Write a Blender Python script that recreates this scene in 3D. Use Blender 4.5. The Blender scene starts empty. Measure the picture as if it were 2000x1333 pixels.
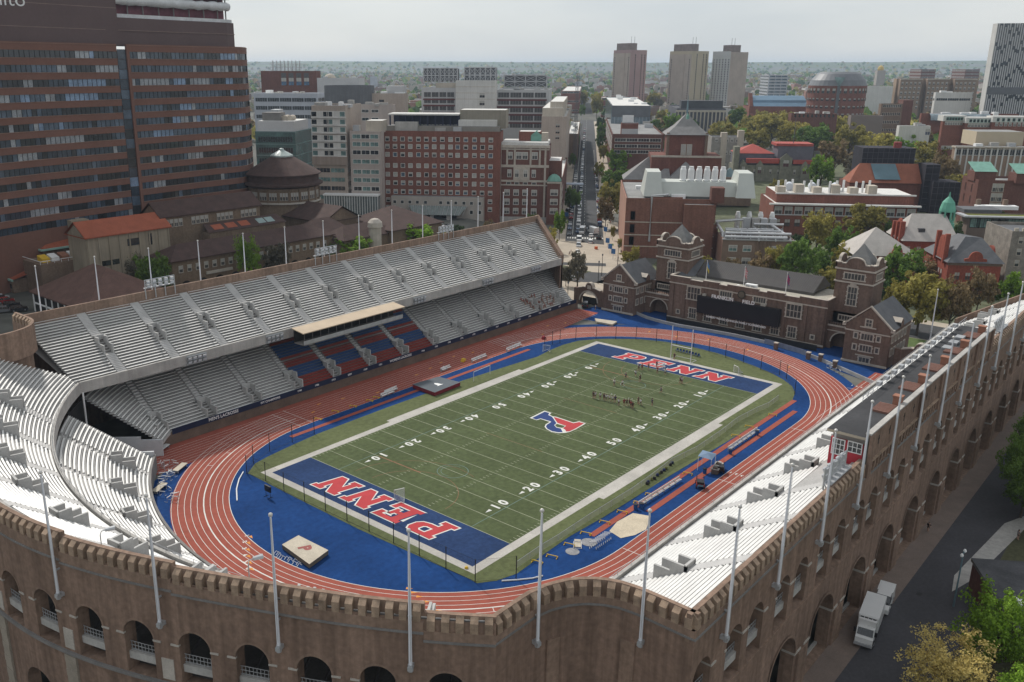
SKY_STR, SUN_STR, EXPOSURE, HAZE, VEIL = .10, 3.4, 0.0, .00008, 1.0
import bpy, math, random
from mathutils import Vector
from mathutils.geometry import tessellate_polygon
RND = random.Random(11)
SC = bpy.context.scene
COL = SC.collection
rad, cos, sin, pi, hyp = math.radians, math.cos, math.sin, math.pi, math.hypot

# ------------------------------------------------------------------ camera model (used for the camera and for surveying the photograph)
CAM = (-145.372, -100.983, 71.447)
YAW, PIT, FOC, PPX, PPY = .736, .295, 1746.3, 870.99, 666.31
FW = (cos(PIT)*cos(YAW), cos(PIT)*sin(YAW), -sin(PIT))
RT = (sin(YAW), -cos(YAW), 0.0)
UP = (RT[1]*FW[2]-RT[2]*FW[1], RT[2]*FW[0]-RT[0]*FW[2], RT[0]*FW[1]-RT[1]*FW[0])
def ray(px, py):
    a, b = (px-PPX)/FOC, -(py-PPY)/FOC
    return tuple(FW[i]+RT[i]*a+UP[i]*b for i in range(3))
def gp(px, py, z=0.0):
    d = ray(px, py); t = (z-CAM[2])/d[2]
    return (CAM[0]+d[0]*t, CAM[1]+d[1]*t, z)
def dp(px, py, depth):
    d = ray(px, py)
    return tuple(CAM[i]+d[i]*depth for i in range(3))
def onx(px, py, x):
    d = ray(px, py); t = (x-CAM[0])/d[0]
    return tuple(CAM[i]+d[i]*t for i in range(3))
def ony(px, py, y):
    d = ray(px, py); t = (y-CAM[1])/d[1]
    return tuple(CAM[i]+d[i]*t for i in range(3))
def pj(p):
    d = [p[i]-CAM[i] for i in range(3)]
    z = sum(d[i]*FW[i] for i in range(3))
    return (PPX+FOC*sum(d[i]*RT[i] for i in range(3))/z, PPY-FOC*sum(d[i]*UP[i] for i in range(3))/z, z)

# ------------------------------------------------------------------ materials
MATS = {}
def mat(name, rgb, rough=.85, var=.18, scale=.25, metal=0.0, spec=.3, fine=0.0, streak=0.0):
    """procedural surface: base colour with two scales of mottling and optional vertical streaks"""
    if name in MATS: return MATS[name]
    m = bpy.data.materials.new(name); m.use_nodes = True
    nt = m.node_tree; N = nt.nodes; L = nt.links
    b = N['Principled BSDF']
    b.inputs['Roughness'].default_value = rough
    b.inputs['Metallic'].default_value = metal
    b.inputs['Specular IOR Level'].default_value = spec
    tc = N.new('ShaderNodeTexCoord')
    def noise(sc, det, vec):
        n = N.new('ShaderNodeTexNoise'); n.inputs['Scale'].default_value = sc
        n.inputs['Detail'].default_value = det; n.inputs['Roughness'].default_value = .6
        L.new(vec, n.inputs['Vector']); return n.outputs['Fac']
    def mapped(fac, lo, hi):
        r = N.new('ShaderNodeMapRange'); r.inputs['From Min'].default_value = .3; r.inputs['From Max'].default_value = .7
        r.inputs['To Min'].default_value = lo; r.inputs['To Max'].default_value = hi
        L.new(fac, r.inputs['Value']); return r.outputs['Result']
    def mul(a, c):
        q = N.new('ShaderNodeMath'); q.operation = 'MULTIPLY'; L.new(a, q.inputs[0]); L.new(c, q.inputs[1]); return q.outputs[0]
    f = mapped(noise(scale, 4, tc.outputs['Object']), 1-var, 1+var)
    if fine: f = mul(f, mapped(noise(scale*14, 2, tc.outputs['Object']), 1-fine, 1+fine))
    if streak:
        mp = N.new('ShaderNodeMapping'); mp.inputs['Scale'].default_value = (1.2, 1.2, .06)
        L.new(tc.outputs['Object'], mp.inputs['Vector'])
        f = mul(f, mapped(noise(1.0, 3, mp.outputs['Vector']), 1-streak, 1+streak))
    c = N.new('ShaderNodeVectorMath'); c.operation = 'SCALE'; c.inputs[0].default_value = rgb
    L.new(f, c.inputs['Scale']); L.new(c.outputs['Vector'], b.inputs['Base Color'])
    MATS[name] = m; return m
def glass(name, rgb, rough=.08, var=.5, scale=.12, spec=.8):
    m = mat(name, rgb, rough, var, scale, 0.0, spec, .25); return m
def brick(name, rgb, mortar=.5, rough=.9, streak=.12, sc=1.0):
    if name in MATS: return MATS[name]
    m = mat(name, rgb, rough, .16, .12, 0, .2, .16, streak)
    return m

# ------------------------------------------------------------------ mesh builder
class MB:
    def __init__(s): s.v = []; s.f = []; s.m = []
    def add(s, pts, faces, m=0):
        o = len(s.v); s.v += [tuple(p) for p in pts]
        for f in faces: s.f.append(tuple(i+o for i in f)); s.m.append(m)
    def poly(s, pts, m=0): s.add(pts, [range(len(pts))], m)
    def box(s, x0, x1, y0, y1, z0, z1, m=0, T=None):
        p = [(x, y, z) for z in (z0, z1) for x, y in ((x0, y0), (x1, y0), (x1, y1), (x0, y1))]
        if T: p = [T(q) for q in p]
        s.add(p, [(3, 2, 1, 0), (4, 5, 6, 7), (0, 1, 5, 4), (1, 2, 6, 5), (2, 3, 7, 6), (3, 0, 4, 7)], m)
    def prism(s, pl, z0, z1, m=0, mt=None, bottom=False):
        """vertical extrusion of a plan polygon; z0/z1 numbers or lists"""
        n = len(pl)
        a = z0 if isinstance(z0, (list, tuple)) else [z0]*n
        b = z1 if isinstance(z1, (list, tuple)) else [z1]*n
        s.add([(p[0], p[1], a[i]) for i, p in enumerate(pl)]+[(p[0], p[1], b[i]) for i, p in enumerate(pl)],
              [(i, (i+1) % n, n+(i+1) % n, n+i) for i in range(n)], m)
        s.poly([(p[0], p[1], b[i]) for i, p in enumerate(pl)], m if mt is None else mt)
        if bottom: s.poly([(p[0], p[1], a[i]) for i, p in reversed(list(enumerate(pl)))], m)
    def tube(s, pts, r, n=6, m=0, cap=True):
        rs = r if isinstance(r, (list, tuple)) else [r]*len(pts)
        P = [Vector(p) for p in pts]; rings = []
        for i, p in enumerate(P):
            t = (P[min(i+1, len(P)-1)]-P[max(i-1, 0)]).normalized()
            u = t.cross(Vector((0, 0, 1)))
            if u.length < .01: u = Vector((1, 0, 0))
            u.normalize(); w = t.cross(u)
            rings.append([p+(u*cos(2*pi*k/n)+w*sin(2*pi*k/n))*rs[i] for k in range(n)])
        vs = [q for g in rings for q in g]; fs = []
        for i in range(len(P)-1):
            for k in range(n):
                fs.append((i*n+k, i*n+(k+1) % n, (i+1)*n+(k+1) % n, (i+1)*n+k))
        if cap: fs += [tuple(range(n)), tuple(range((len(P)-1)*n, len(P)*n))]
        s.add(vs, fs, m)
    def lathe(s, prof, c=(0, 0, 0), n=12, m=0):
        """prof: (r, z) list"""
        vs = [(c[0]+r*cos(2*pi*k/n), c[1]+r*sin(2*pi*k/n), c[2]+z) for r, z in prof for k in range(n)]
        fs = [(i*n+k, i*n+(k+1) % n, (i+1)*n+(k+1) % n, (i+1)*n+k) for i in range(len(prof)-1) for k in range(n)]
        fs.append(tuple(range(n-1, -1, -1))); fs.append(tuple(range((len(prof)-1)*n, len(prof)*n)))
        s.add(vs, fs, m)
    def sheet(s, outer, holes=(), z=0.0, m=0):
        loops = [[Vector((p[0], p[1], 0)) for p in l] for l in [outer]+list(holes)]
        flat = [p for l in loops for p in l]
        tri = tessellate_polygon(loops); fs = []
        for t in tri:
            a, b, c = (flat[i] for i in t)
            fs.append(t if (b-a).cross(c-a).z > 0 else (t[0], t[2], t[1]))
        s.add([(p.x, p.y, z) for p in flat], fs, m)
    def build(s, name, mats, parent=None, smooth=False, world=True):
        me = bpy.data.meshes.new(name)
        v = s.v
        if parent is not None and world:
            ox, oy, oz, a = ROOT.get(parent.name, (0, 0, 0, 0)); c, q = cos(-a), sin(-a)
            v = [((x-ox)*c-(y-oy)*q, (x-ox)*q+(y-oy)*c, z-oz) for x, y, z in v]
        me.from_pydata(v, [], s.f)
        for k in (mats if isinstance(mats, (list, tuple)) else [mats]): me.materials.append(k)
        if any(s.m): me.polygons.foreach_set('material_index', s.m)
        if smooth: me.polygons.foreach_set('use_smooth', [True]*len(s.f))
        me.update()
        o = bpy.data.objects.new(name, me); COL.objects.link(o)
        if parent is not None:
            o.parent = parent; ROOT[o.name] = ROOT.get(parent.name, (0, 0, 0, 0))
        return o
ROOT = {}
def thing(name, label, cat, loc=(0, 0, 0), rz=0.0, group=None):
    o = bpy.data.objects.new(name, None); COL.objects.link(o)
    o.location = loc; o.rotation_euler = (0, 0, rz); o.empty_display_size = .1
    ROOT[o.name] = (loc[0], loc[1], loc[2], rz)
    return tag(o, label, cat, group)
def tag(o, label, cat, group=None, kind=None):
    o['label'] = label; o['category'] = cat
    if group: o['group'] = group
    if kind: o['kind'] = kind
    return o
def struct(o): o['kind'] = 'structure'; return o
def dup(root, loc, rz=0.0, sc=None, label=None, group=None, mats=None):
    kids = [c for c in CHILD.get(root.name, [])]
    r = root.copy(); COL.objects.link(r); r.location = loc; r.rotation_euler = (0, 0, rz)
    if sc: r.scale = sc if isinstance(sc, (tuple, list)) else (sc, sc, sc)
    if label: r['label'] = label
    if group: r['group'] = group
    def rec(src, dst):
        for ch in CHILD.get(src.name, []):
            c = ch.copy(); COL.objects.link(c); c.parent = dst
            rec(ch, c)
    rec(root, r)
    return r
CHILD = {}
def seal(root):
    """remember the children of a prototype so that dup() can copy them"""
    for o in list(root.children_recursive): CHILD.setdefault(o.parent.name, []).append(o)
    return root
def kill(root):
    for o in list(root.children_recursive)+[root]: bpy.data.objects.remove(o, do_unlink=True)
ORD = ['first', 'second', 'third', 'fourth', 'fifth', 'sixth', 'seventh', 'eighth', 'ninth', 'tenth', 'eleventh', 'twelfth', 'thirteenth', 'fourteenth',
       'fifteenth', 'sixteenth', 'seventeenth', 'eighteenth', 'nineteenth', 'twentieth']
def nth(k):
    if k < 20: return ORD[k]
    k += 1
    t = {2: 'twenty', 3: 'thirty', 4: 'forty', 5: 'fifty', 6: 'sixty', 7: 'seventy', 8: 'eighty', 9: 'ninety'}.get(k//10 % 10, '')
    if k >= 100: return '%d%s' % (k, {1: 'st', 2: 'nd', 3: 'rd'}.get(k % 10 if k % 100 not in (11, 12, 13) else 0, 'th'))
    if k % 10 == 0: return t[:-1]+'ieth'
    return t+'-'+ORD[k % 10-1]
def text_mesh(txt, size, bold=0.0, extrude=0.0, align='CENTER', shear=0.0, spacing=1.0):
    """flat lettering as a mesh in the local XY plane -> (verts, faces)"""
    cu = bpy.data.curves.new('t', 'FONT'); cu.body = txt; cu.size = size; cu.offset = bold; cu.extrude = extrude
    cu.align_x = align; cu.align_y = 'CENTER'; cu.shear = shear; cu.space_character = spacing; cu.resolution_u = 3
    ob = bpy.data.objects.new('t', cu); COL.objects.link(ob)
    me = bpy.data.meshes.new_from_object(ob.evaluated_get(bpy.context.evaluated_depsgraph_get()))
    v = [tuple(p.co) for p in me.vertices]; f = [tuple(p.vertices) for p in me.polygons]
    bpy.data.objects.remove(ob); bpy.data.curves.remove(cu); bpy.data.meshes.remove(me)
    return v, f
def frame(o, ang):
    c, s = cos(ang), sin(ang)
    return lambda p: (o[0]+p[0]*c-p[1]*s, o[1]+p[0]*s+p[1]*c, o[2]+p[2])
def smooth01(a, b, x):
    t = max(0, min(1, (x-a)/(b-a))); return t*t*(3-2*t)

# ------------------------------------------------------------------ palette
BRK = brick('stadium_brick', (.215, .145, .108), streak=.25)
BRK2 = brick('brick_band', (.24, .165, .122), streak=.2)
STONE = mat('limestone', (.44, .40, .35), .85, .15, .4, fine=.1)
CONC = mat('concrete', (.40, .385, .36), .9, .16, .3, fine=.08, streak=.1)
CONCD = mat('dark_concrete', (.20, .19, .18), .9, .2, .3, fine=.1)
ALU = mat('bench_aluminium', (.76, .75, .72), .5, .07, .4, spec=.4, fine=.05)
TREAD = mat('deck_tread', (.42, .41, .395), .8, .13, .3, fine=.08)
AISLE = mat('aisle_step', (.50, .49, .475), .8, .1, .5)
WHITE = mat('white_paint', (.78, .78, .77), .5, .05, .5)
STEEL = mat('galvanised_steel', (.46, .47, .48), .4, .12, .8, metal=.4)
BLACK = mat('black_paint', (.02, .02, .022), .5, .1, 1)
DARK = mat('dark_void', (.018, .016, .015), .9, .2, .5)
NAVY = mat('navy_banner', (.012, .02, .055), .6, .15, .6)
GLASSD = glass('dark_window_glass', (.025, .03, .035))
GLASSB = glass('blue_window_glass', (.10, .14, .19), .06)
LEADW = mat('leaded_window', (.06, .06, .06), .3, .5, 1.2, spec=.6)
ASPH = mat('asphalt', (.06, .06, .062), .9, .16, .12, fine=.1)
PAVE = mat('pavement', (.33, .29, .245), .9, .14, .2, fine=.08)
SLATE = mat('slate_roof', (.105, .108, .115), .7, .18, .5, fine=.15)
# ------------------------------------------------------------------ world, sun, camera
w = bpy.data.worlds.new('World'); SC.world = w; w.use_nodes = True
nt = w.node_tree; bg = nt.nodes['Background']
sky = nt.nodes.new('ShaderNodeTexSky'); sky.sky_type = 'NISHITA'; sky.sun_disc = False
SUN_EL, SUN_AZ = 44.0, 71.0                       # azimuth counted from +X towards +Y
sky.sun_elevation = rad(SUN_EL); sky.sun_rotation = rad(90-SUN_AZ)
sky.air_density = 1.0; sky.dust_density = 1.0; sky.ozone_density = 1.0; sky.altitude = 80
veil = nt.nodes.new('ShaderNodeMix'); veil.data_type = 'RGBA'; veil.inputs['Factor'].default_value = .80     # thin high cloud over the blue
wtc = nt.nodes.new('ShaderNodeTexCoord'); wmp = nt.nodes.new('ShaderNodeMapping'); wmp.inputs['Scale'].default_value = (2.0, 2.0, 9.0); nt.links.new(wtc.outputs['Generated'], wmp.inputs['Vector'])
wno = nt.nodes.new('ShaderNodeTexNoise'); wno.inputs['Scale'].default_value = 1.6; wno.inputs['Detail'].default_value = 5; nt.links.new(wmp.outputs['Vector'], wno.inputs['Vector'])
wrp = nt.nodes.new('ShaderNodeValToRGB'); wrp.color_ramp.elements[0].position = .3; wrp.color_ramp.elements[0].color = (.64, .68, .72, 1); wrp.color_ramp.elements[1].position = .7; wrp.color_ramp.elements[1].color = (.84, .85, .84, 1); nt.links.new(wno.outputs['Fac'], wrp.inputs['Fac'])
wsc = nt.nodes.new('ShaderNodeVectorMath'); wsc.operation = 'SCALE'; wsc.inputs['Scale'].default_value = VEIL/SKY_STR; nt.links.new(wrp.outputs['Color'], wsc.inputs[0])
nt.links.new(sky.outputs['Color'], veil.inputs[6]); nt.links.new(wsc.outputs['Vector'], veil.inputs[7])
nt.links.new(veil.outputs[2], bg.inputs['Color']); bg.inputs['Strength'].default_value = SKY_STR
sd = bpy.data.lights.new('sun', 'SUN'); sd.energy = SUN_STR; sd.angle = rad(4.0); sd.color = (1, .955, .89)
so = bpy.data.objects.new('sun', sd); COL.objects.link(so)
sv = Vector((cos(rad(SUN_EL))*cos(rad(SUN_AZ)), cos(rad(SUN_EL))*sin(rad(SUN_AZ)), sin(rad(SUN_EL))))
so.rotation_euler = sv.to_track_quat('Z', 'Y').to_euler()
cd = bpy.data.cameras.new('camera'); co = bpy.data.objects.new('camera', cd); COL.objects.link(co)
co.location = CAM; co.rotation_euler = (pi/2-PIT, 0, YAW-pi/2)
cd.sensor_width = 36; cd.lens = FOC/2000*36; cd.shift_x = (1000-PPX)/2000; cd.shift_y = -(666.5-PPY)/2000
cd.clip_end = 60000; cd.clip_start = 1
SC.camera = co
SC.view_settings.view_transform = 'Standard'; SC.view_settings.look = 'None'
SC.view_settings.exposure = EXPOSURE; SC.view_settings.gamma = 1
SC.cycles.max_bounces = 5; SC.cycles.diffuse_bounces = 3; SC.cycles.transparent_max_bounces = 12; SC.cycles.volume_bounces = 0

# ------------------------------------------------------------------ field
GRASS = mat('turf', (.078, .098, .045), .95, .13, .07, fine=.18, spec=.1)
GRASS2 = mat('turf_edge', (.105, .122, .055), .95, .13, .07, fine=.18, spec=.1)
BLUE = mat('blue_surface', (.012, .046, .155), .9, .22, .08, fine=.14, spec=.05)
BLUE2 = mat('blue_turf', (.022, .045, .115), .95, .2, .1, fine=.15, spec=.1)
TRK = mat('track_red', (.285, .078, .055), .9, .12, .06, fine=.08, spec=.15, )
LINEW = mat('line_white', (.62, .62, .58), .9, .12, .4)
LINEG = mat('faded_line', (.34, .36, .25), .95, .15, .3)
REDP = mat('red_paint', (.42, .045, .05), .9, .12, .3)
BORD = mat('white_border', (.42, .40, .365), .95, .14, .25, fine=.1)
ORNG = mat('orange_mark', (.62, .25, .05), .8, .1, .5)
YELL = mat('yellow_plastic', (.65, .42, .04), .5, .1, 1)
def arcpts(cx, cy, R, a0, a1, n):
    return [(cx+R*cos(rad(a0+(a1-a0)*i/n)), cy+R*sin(rad(a0+(a1-a0)*i/n))) for i in range(n+1)]
def oval(R, cx=35.0, n=40):
    return arcpts(cx, 0, R, -90, 90, n)+arcpts(-cx, 0, R, 90, 270, n)
def strip(pts, wd):
    """closed outline of an open polyline thickened to width wd"""
    L, Rr = [], []
    for i, p in enumerate(pts):
        a = pts[max(i-1, 0)]; b = pts[min(i+1, len(pts)-1)]
        dx, dy = b[0]-a[0], b[1]-a[1]; l = hyp(dx, dy) or 1; nx, ny = -dy/l*wd/2, dx/l*wd/2
        L.append((p[0]+nx, p[1]+ny)); Rr.append((p[0]-nx, p[1]-ny))
    return L, Rr
def line(mb, pts, wd, z, m=0):
    L, Rr = strip(pts, wd)
    for i in range(len(pts)-1):
        mb.poly([(Rr[i][0], Rr[i][1], z), (Rr[i+1][0], Rr[i+1][1], z), (L[i+1][0], L[i+1][1], z), (L[i][0], L[i][1], z)], m)
mb = MB(); mb.sheet(oval(49.6, 36)+[], z=.012); struct(mb.build('infield_apron', BLUE))
# corner aprons, blue, beyond the bends
mb = MB()
mb.sheet([(70, 47.5), (98, 47.5), (98, -50), (68, -50), (78, -25), (83, 0), (78, 25)], z=.010)
mb.sheet([(-60, 44), (-84, 30), (-90, 0), (-84, -34), (-66, -50), (-45, -52), (-60, -38), (-76, -20), (-82, 0), (-76, 20), (-66, 34)], z=.010)
struct(mb.build('blue_apron', BLUE))
# red running surface: ring plus the straights with their chutes
mb = MB()
ins = oval(38.0)
oo = oval(47.8)
mb.sheet(oo, [list(reversed(ins))], z=.024)
struct(mb.build('running_track', TRK))
mb = MB()
mb.sheet([(-80, 39.3), (34, 39.3), (34.5, 38.1), (82, 42), (82, 50), (-66, 50)], z=.0285)
mb.sheet([(-66, -38.6), (-36, -38.6), (80, -39.4), (80, -52), (-70, -52)], z=.0285)
struct(mb.build('sprint_straight', TRK))
mb = MB()
for k in range(10):
    Rr = 38.0+1.07*k
    wd = .22 if k == 4 else .085
    if k in (0,): wd = .11
    line(mb, arcpts(35, 0, Rr, -90, 90, 56), wd, .034)
    line(mb, arcpts(-35, 0, Rr, 90, 270, 56), wd, .034)
    line(mb, [(-74 if k > 1 else -35, Rr), (80 if k > 2 else 35, Rr)], .055, .0345)
    line(mb, [(-68 if k > 2 else -35, -Rr), (79 if k > 1 else 35, -Rr)], .085, .0345)
for ys, x in ((1, -37), (1, -34), (1, 40), (1, 73), (-1, -35), (-1, 31), (-1, 64), (-1, -2)):
    line(mb, [(x, ys*38.2), (x, ys*48)], .1, .036)
for a in (118, 126, 205, 232, 240, 252, 60, 48, -30, -50):
    sx = -35 if 90 < a < 270 else 35
    k = RND.randint(1, 6)
    line(mb, [(sx+R_*cos(rad(a)), R_*sin(rad(a))) for R_ in (38+1.07*k, 39.07+1.07*k)], .1, .036)
struct(mb.build('lane_lines', LINEW))
# orange arrows and numerals painted in the lanes
mb = MB()
for (px, py) in [(491, 1050), (487, 1062), (486, 1075), (487, 1088), (489, 1100), (493, 1113), (800, 1150), (809, 1158), (820, 1166), (834, 1176), (847, 1185), (858, 1194)]:
    c = gp(px, py)
    a = math.atan2(c[1], c[0]+35)+pi/2
    T = frame((c[0], c[1], .037), a)
    mb.poly([T((-.5, -.3, 0)), T((.5, 0, 0)), T((-.5, .3, 0))])
for x, y in [(-12, 41), (-30, 42.5), (3, 43), (9, 44), (14, 45), (20, 46), (26, 44.6), (60, 45), (66, 43), (52, 41), (75.3, 12), (74.5, 20), (77, -8), (70, -22), (78.5, 4), (-20, 44), (-26, 45.3)]:
    T = frame((x, y, .037), RND.random()*.3)
    mb.poly([T((-.6, -.3, 0)), T((.6, -.1, 0)), T((.6, .1, 0)), T((-.6, .3, 0))])
struct(mb.build('lane_arrows', ORNG))
mb = MB()
for k in range(9):
    for x0, x in ((0, 2.2), (0, 66.5)):
        v, f = text_mesh(str(k+1), .95, .03)
        y = -(38.5+1.07*k)
        if x > 60 and k > 4: continue
        mb.add([(x-p[1], y+p[0], .037) for p in v], f)
for i, (px, py) in enumerate([(478, 1047), (474, 1059), (473, 1072), (474, 1085), (476, 1098), (480, 1111)]):
    c = gp(px+4, py); v, f = text_mesh(str(i+1), 1.0, .03); T = frame((c[0], c[1], .037), math.atan2(c[1], c[0]+35)+pi/2)
    mb.add([T(p) for p in v], f)
struct(mb.build('lane_numerals', LINEW))
# turf panel
GPX = [(484, 925), (498, 906), (522, 893), (560, 875), (620, 848), (760, 795), (900, 745), (990, 716), (1050, 697), (1075, 684), (1100, 674), (1130, 666), (1165, 663), (1200, 662), (1250, 663), (1300, 668), (1350, 678), (1400, 690),
       (1440, 703), (1480, 718), (1510, 731), (1530, 742), (1547, 755), (1553, 768), (1548, 781), (1535, 790), (1450, 845), (1300, 935), (1180, 1010), (1110, 1050), (1060, 1085), (1010, 1121), (970, 1135), (932, 1140), (915, 1131), (700, 1034), (600, 984)]
GPOLY = [gp(*p)[:2] for p in GPX]
mb = MB(); mb.sheet(GPOLY, z=.040); struct(mb.build('turf_surround', GRASS2))
mb = MB(); mb.poly([(-54.86, -24.38, .046), (54.86, -24.38, .046), (54.86, 24.38, .046), (-54.86, 24.38, .046)]); struct(mb.build('football_turf', GRASS))
mb = MB()
for s in (-1, 1):
    x0, x1 = sorted((s*45.72, s*54.86)); mb.poly([(x0, -24.38, .052), (x1, -24.38, .052), (x1, 24.38, .052), (x0, 24.38, .052)])
struct(mb.build('end_zone', BLUE2))
mb = MB()
bw, ZB = 1.5, .052
def rect(mb, x0, x1, y0, y1, z, m=0): mb.poly([(x0, y0, z), (x1, y0, z), (x1, y1, z), (x0, y1, z)], m)
for s in (-1, 1):
    y0, y1 = sorted((s*24.38, s*(24.38+1.6))); rect(mb, -56.3, 56.3, y0, y1, ZB)
    y0, y1 = sorted((s*(24.38+1.6), s*(24.38+2.6))); rect(mb, -22.9, 22.9, y0, y1, ZB)
    x0, x1 = sorted((s*54.86, s*56.3)); rect(mb, x0, x1, -24.38, 24.38, ZB)
struct(mb.build('sideline_border', BORD))
Y = .9144
mb = MB()
for k in range(-10, 11):
    rect(mb, k*5*Y-.055, k*5*Y+.055, -24.28, 24.28, .0575 if abs(k) < 10 else .0585, 0)
for k in range(-49, 50):
    if k % 5 == 0: continue
    for yy in (-23.9, 23.9, -6.1, 6.1):
        rect(mb, k*Y-.05, k*Y+.05, yy-.33, yy+.33, .0575)
struct(mb.build('yard_lines', LINEG))
mb = MB()
for s in (-1, 1): line(mb, [(-45.7, s*16.3), (45.7, s*16.3)], .1, .0592)
for cx in (-32, 32):
    line(mb, arcpts(cx, 0, 2.9, 0, 360, 24), .1, .0592); line(mb, arcpts(cx, 0, 2.2, 0, 200, 16), .07, .0594)
struct(mb.build('teal_lines', mat('teal_line', (.16, .24, .22), .95, .15, .4)))
mb = MB()
for s in (-1, 1):
    line(mb, [(s*p[0], p[1]) for p in arcpts(44, 0, 13.5, 90, 200, 24)], .09, .0602)
    line(mb, [(s*p[0], p[1]) for p in arcpts(44, 0, 9, 90, 270, 24)], .09, .0604)
    line(mb, [(s*13.7, -7), (s*13.7, 7)], .1, .0602); line(mb, [(s*36.5, 4), (s*36.5, 15)], .25, .0602)
struct(mb.build('red_lines', mat('faint_red_line', (.24, .12, .07), .95, .15, .4)))
# numerals with direction arrows
mb = MB()
def put(mb, v, f, x, y, ang, z): T = frame((x, y, z), ang); mb.add([T(p) for p in v], f)
TM = {c: text_mesh(c, 2.6, .10) for c in '012345'}
for k in range(-4, 5):
    n = 50-10*abs(k)
    for s in (-1, 1):
        y = s*14.9; ang = 0 if s < 0 else pi
        d = -1 if s > 0 else 1
        for j, c in enumerate(str(n)):
            v, f = TM[c]; put(mb, v, f, k*10*Y+d*(-1.05+2.1*j), y, ang, .0615)
        if k:
            q = 1 if k > 0 else -1
            mb.poly([(k*10*Y+q*2.5, y-.35, .0615), (k*10*Y+q*3.9, y, .0615), (k*10*Y+q*2.5, y+.35, .0615)][::q])
struct(mb.build('yard_numerals', LINEW))
NN = [(0, 0), (3.8, 0), (3.8, 1.7), (3.1, 1.7), (3.1, 5.0), (6.7, 0), (9.1, 0), (9.1, 8.3), (10, 8.3), (10, 10), (6.1, 10), (6.1, 8.3), (6.9, 8.3), (6.9, 5.0), (3.3, 10), (0, 10), (0, 8.3), (.9, 8.3), (.9, 1.7), (0, 1.7)]
EE = [(0, 0), (9.2, 0), (9.2, 3.4), (7.4, 3.4), (7.4, 1.8), (3.6, 1.8), (3.6, 4.2), (5.2, 4.2), (5.2, 3.3), (6.6, 3.3), (6.6, 6.7), (5.2, 6.7), (5.2, 5.8), (3.6, 5.8), (3.6, 8.2), (7.2, 8.2), (7.2, 6.6), (9, 6.6), (9, 10), (0, 10), (0, 8.3), (1, 8.3), (1, 1.7), (0, 1.7)]
PP = [(0, 0), (4.8, 0), (4.8, 1.7), (3.7, 1.7), (3.7, 3.5), (6.2, 3.5), (8.4, 4.1), (9.3, 5.5), (9.3, 8), (8.4, 9.4), (6.2, 10), (0, 10), (0, 8.3), (1, 8.3), (1, 1.7), (0, 1.7)]
PH = [(3.7, 5.3), (3.7, 8.2), (5.8, 8.2), (6.5, 7.6), (6.5, 5.9), (5.8, 5.3)]
def offs(lp, d):
    n = len(lp); out = []
    for i in range(n):
        a, b, c = lp[i-1], lp[i], lp[(i+1) % n]
        e1 = Vector((b[0]-a[0], b[1]-a[1])).normalized(); e2 = Vector((c[0]-b[0], c[1]-b[1])).normalized()
        n1 = Vector((e1.y, -e1.x)); n2 = Vector((e2.y, -e2.x)); m_ = n1+n2
        m_ = m_/max(.3, m_.dot(n1)) if m_.length > .05 else n1
        out.append((b[0]+m_.x*d, b[1]+m_.y*d))
    return out
def letters(T, txt, wd, ht, pitch, shear, mr, mw, z):
    for i, c in enumerate(txt):
        lp, hl = {'N': (NN, []), 'E': (EE, []), 'P': (PP, [PH])}[c]
        A = lambda p: T(((p[0]/10-.5)*wd+(p[1]/10-.5)*shear+pitch*(i-(len(txt)-1)/2), (p[1]/10-.5)*ht))
        mr.sheet([A(p) for p in lp], [[A(p) for p in h] for h in hl], z+.006)
        mw.sheet([A(p) for p in offs(lp, .42)], [[A(p) for p in offs(h, .42)] for h in hl], z)
mr, mw = MB(), MB()
letters(lambda p: (50.1+p[1], -p[0]), 'PENN', 6.3, 5.7, 7.6, 1.4, mr, mw, .058)
letters(lambda p: (-50.3-p[1], p[0]), 'PENN', 6.3, 5.9, 7.6, 1.2, mr, mw, .058)
# split P at midfield (points surveyed on the turf)
LG = lambda L: [gp(1000+a*.08, 780+b*.08)[:2] for a, b in L]
lo = LG([(430, 465), (790, 290), (965, 345), (915, 385), (1000, 430), (1080, 437), (1500, 578), (1640, 548), (1805, 600), (1560, 740), (1420, 805), (1300, 830), (1130, 838), (960, 805), (840, 740), (795, 680), (820, 625), (920, 562), (700, 492), (600, 520)])
hole = LG([(1050, 640), (1100, 608), (1300, 660), (1230, 712), (1090, 690)])
mw.sheet(lo, [hole], .066)
mr.sheet(LG([(1015, 447), (1070, 452), (1500, 594), (1640, 566), (1760, 600), (1540, 732), (1400, 795), (1320, 800), (1300, 755), (1240, 715), (1320, 660), (1110, 590)]), z=.072)
struct(mr.build('painted_letters', REDP)); struct(mw.build('letter_outline', LINEW))
mb = MB()
mb.sheet(LG([(490, 468), (800, 312), (910, 345), (885, 395), (980, 440), (1085, 595), (1030, 640), (1080, 700), (1190, 725), (1240, 815), (1130, 818), (980, 790), (870, 735), (828, 680), (850, 632), (960, 562), (930, 545), (700, 478), (590, 508)]), z=.072)
struct(mb.build('painted_emblem', mat('emblem_blue', (.02, .045, .16), .9, .15, .3)))
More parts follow.
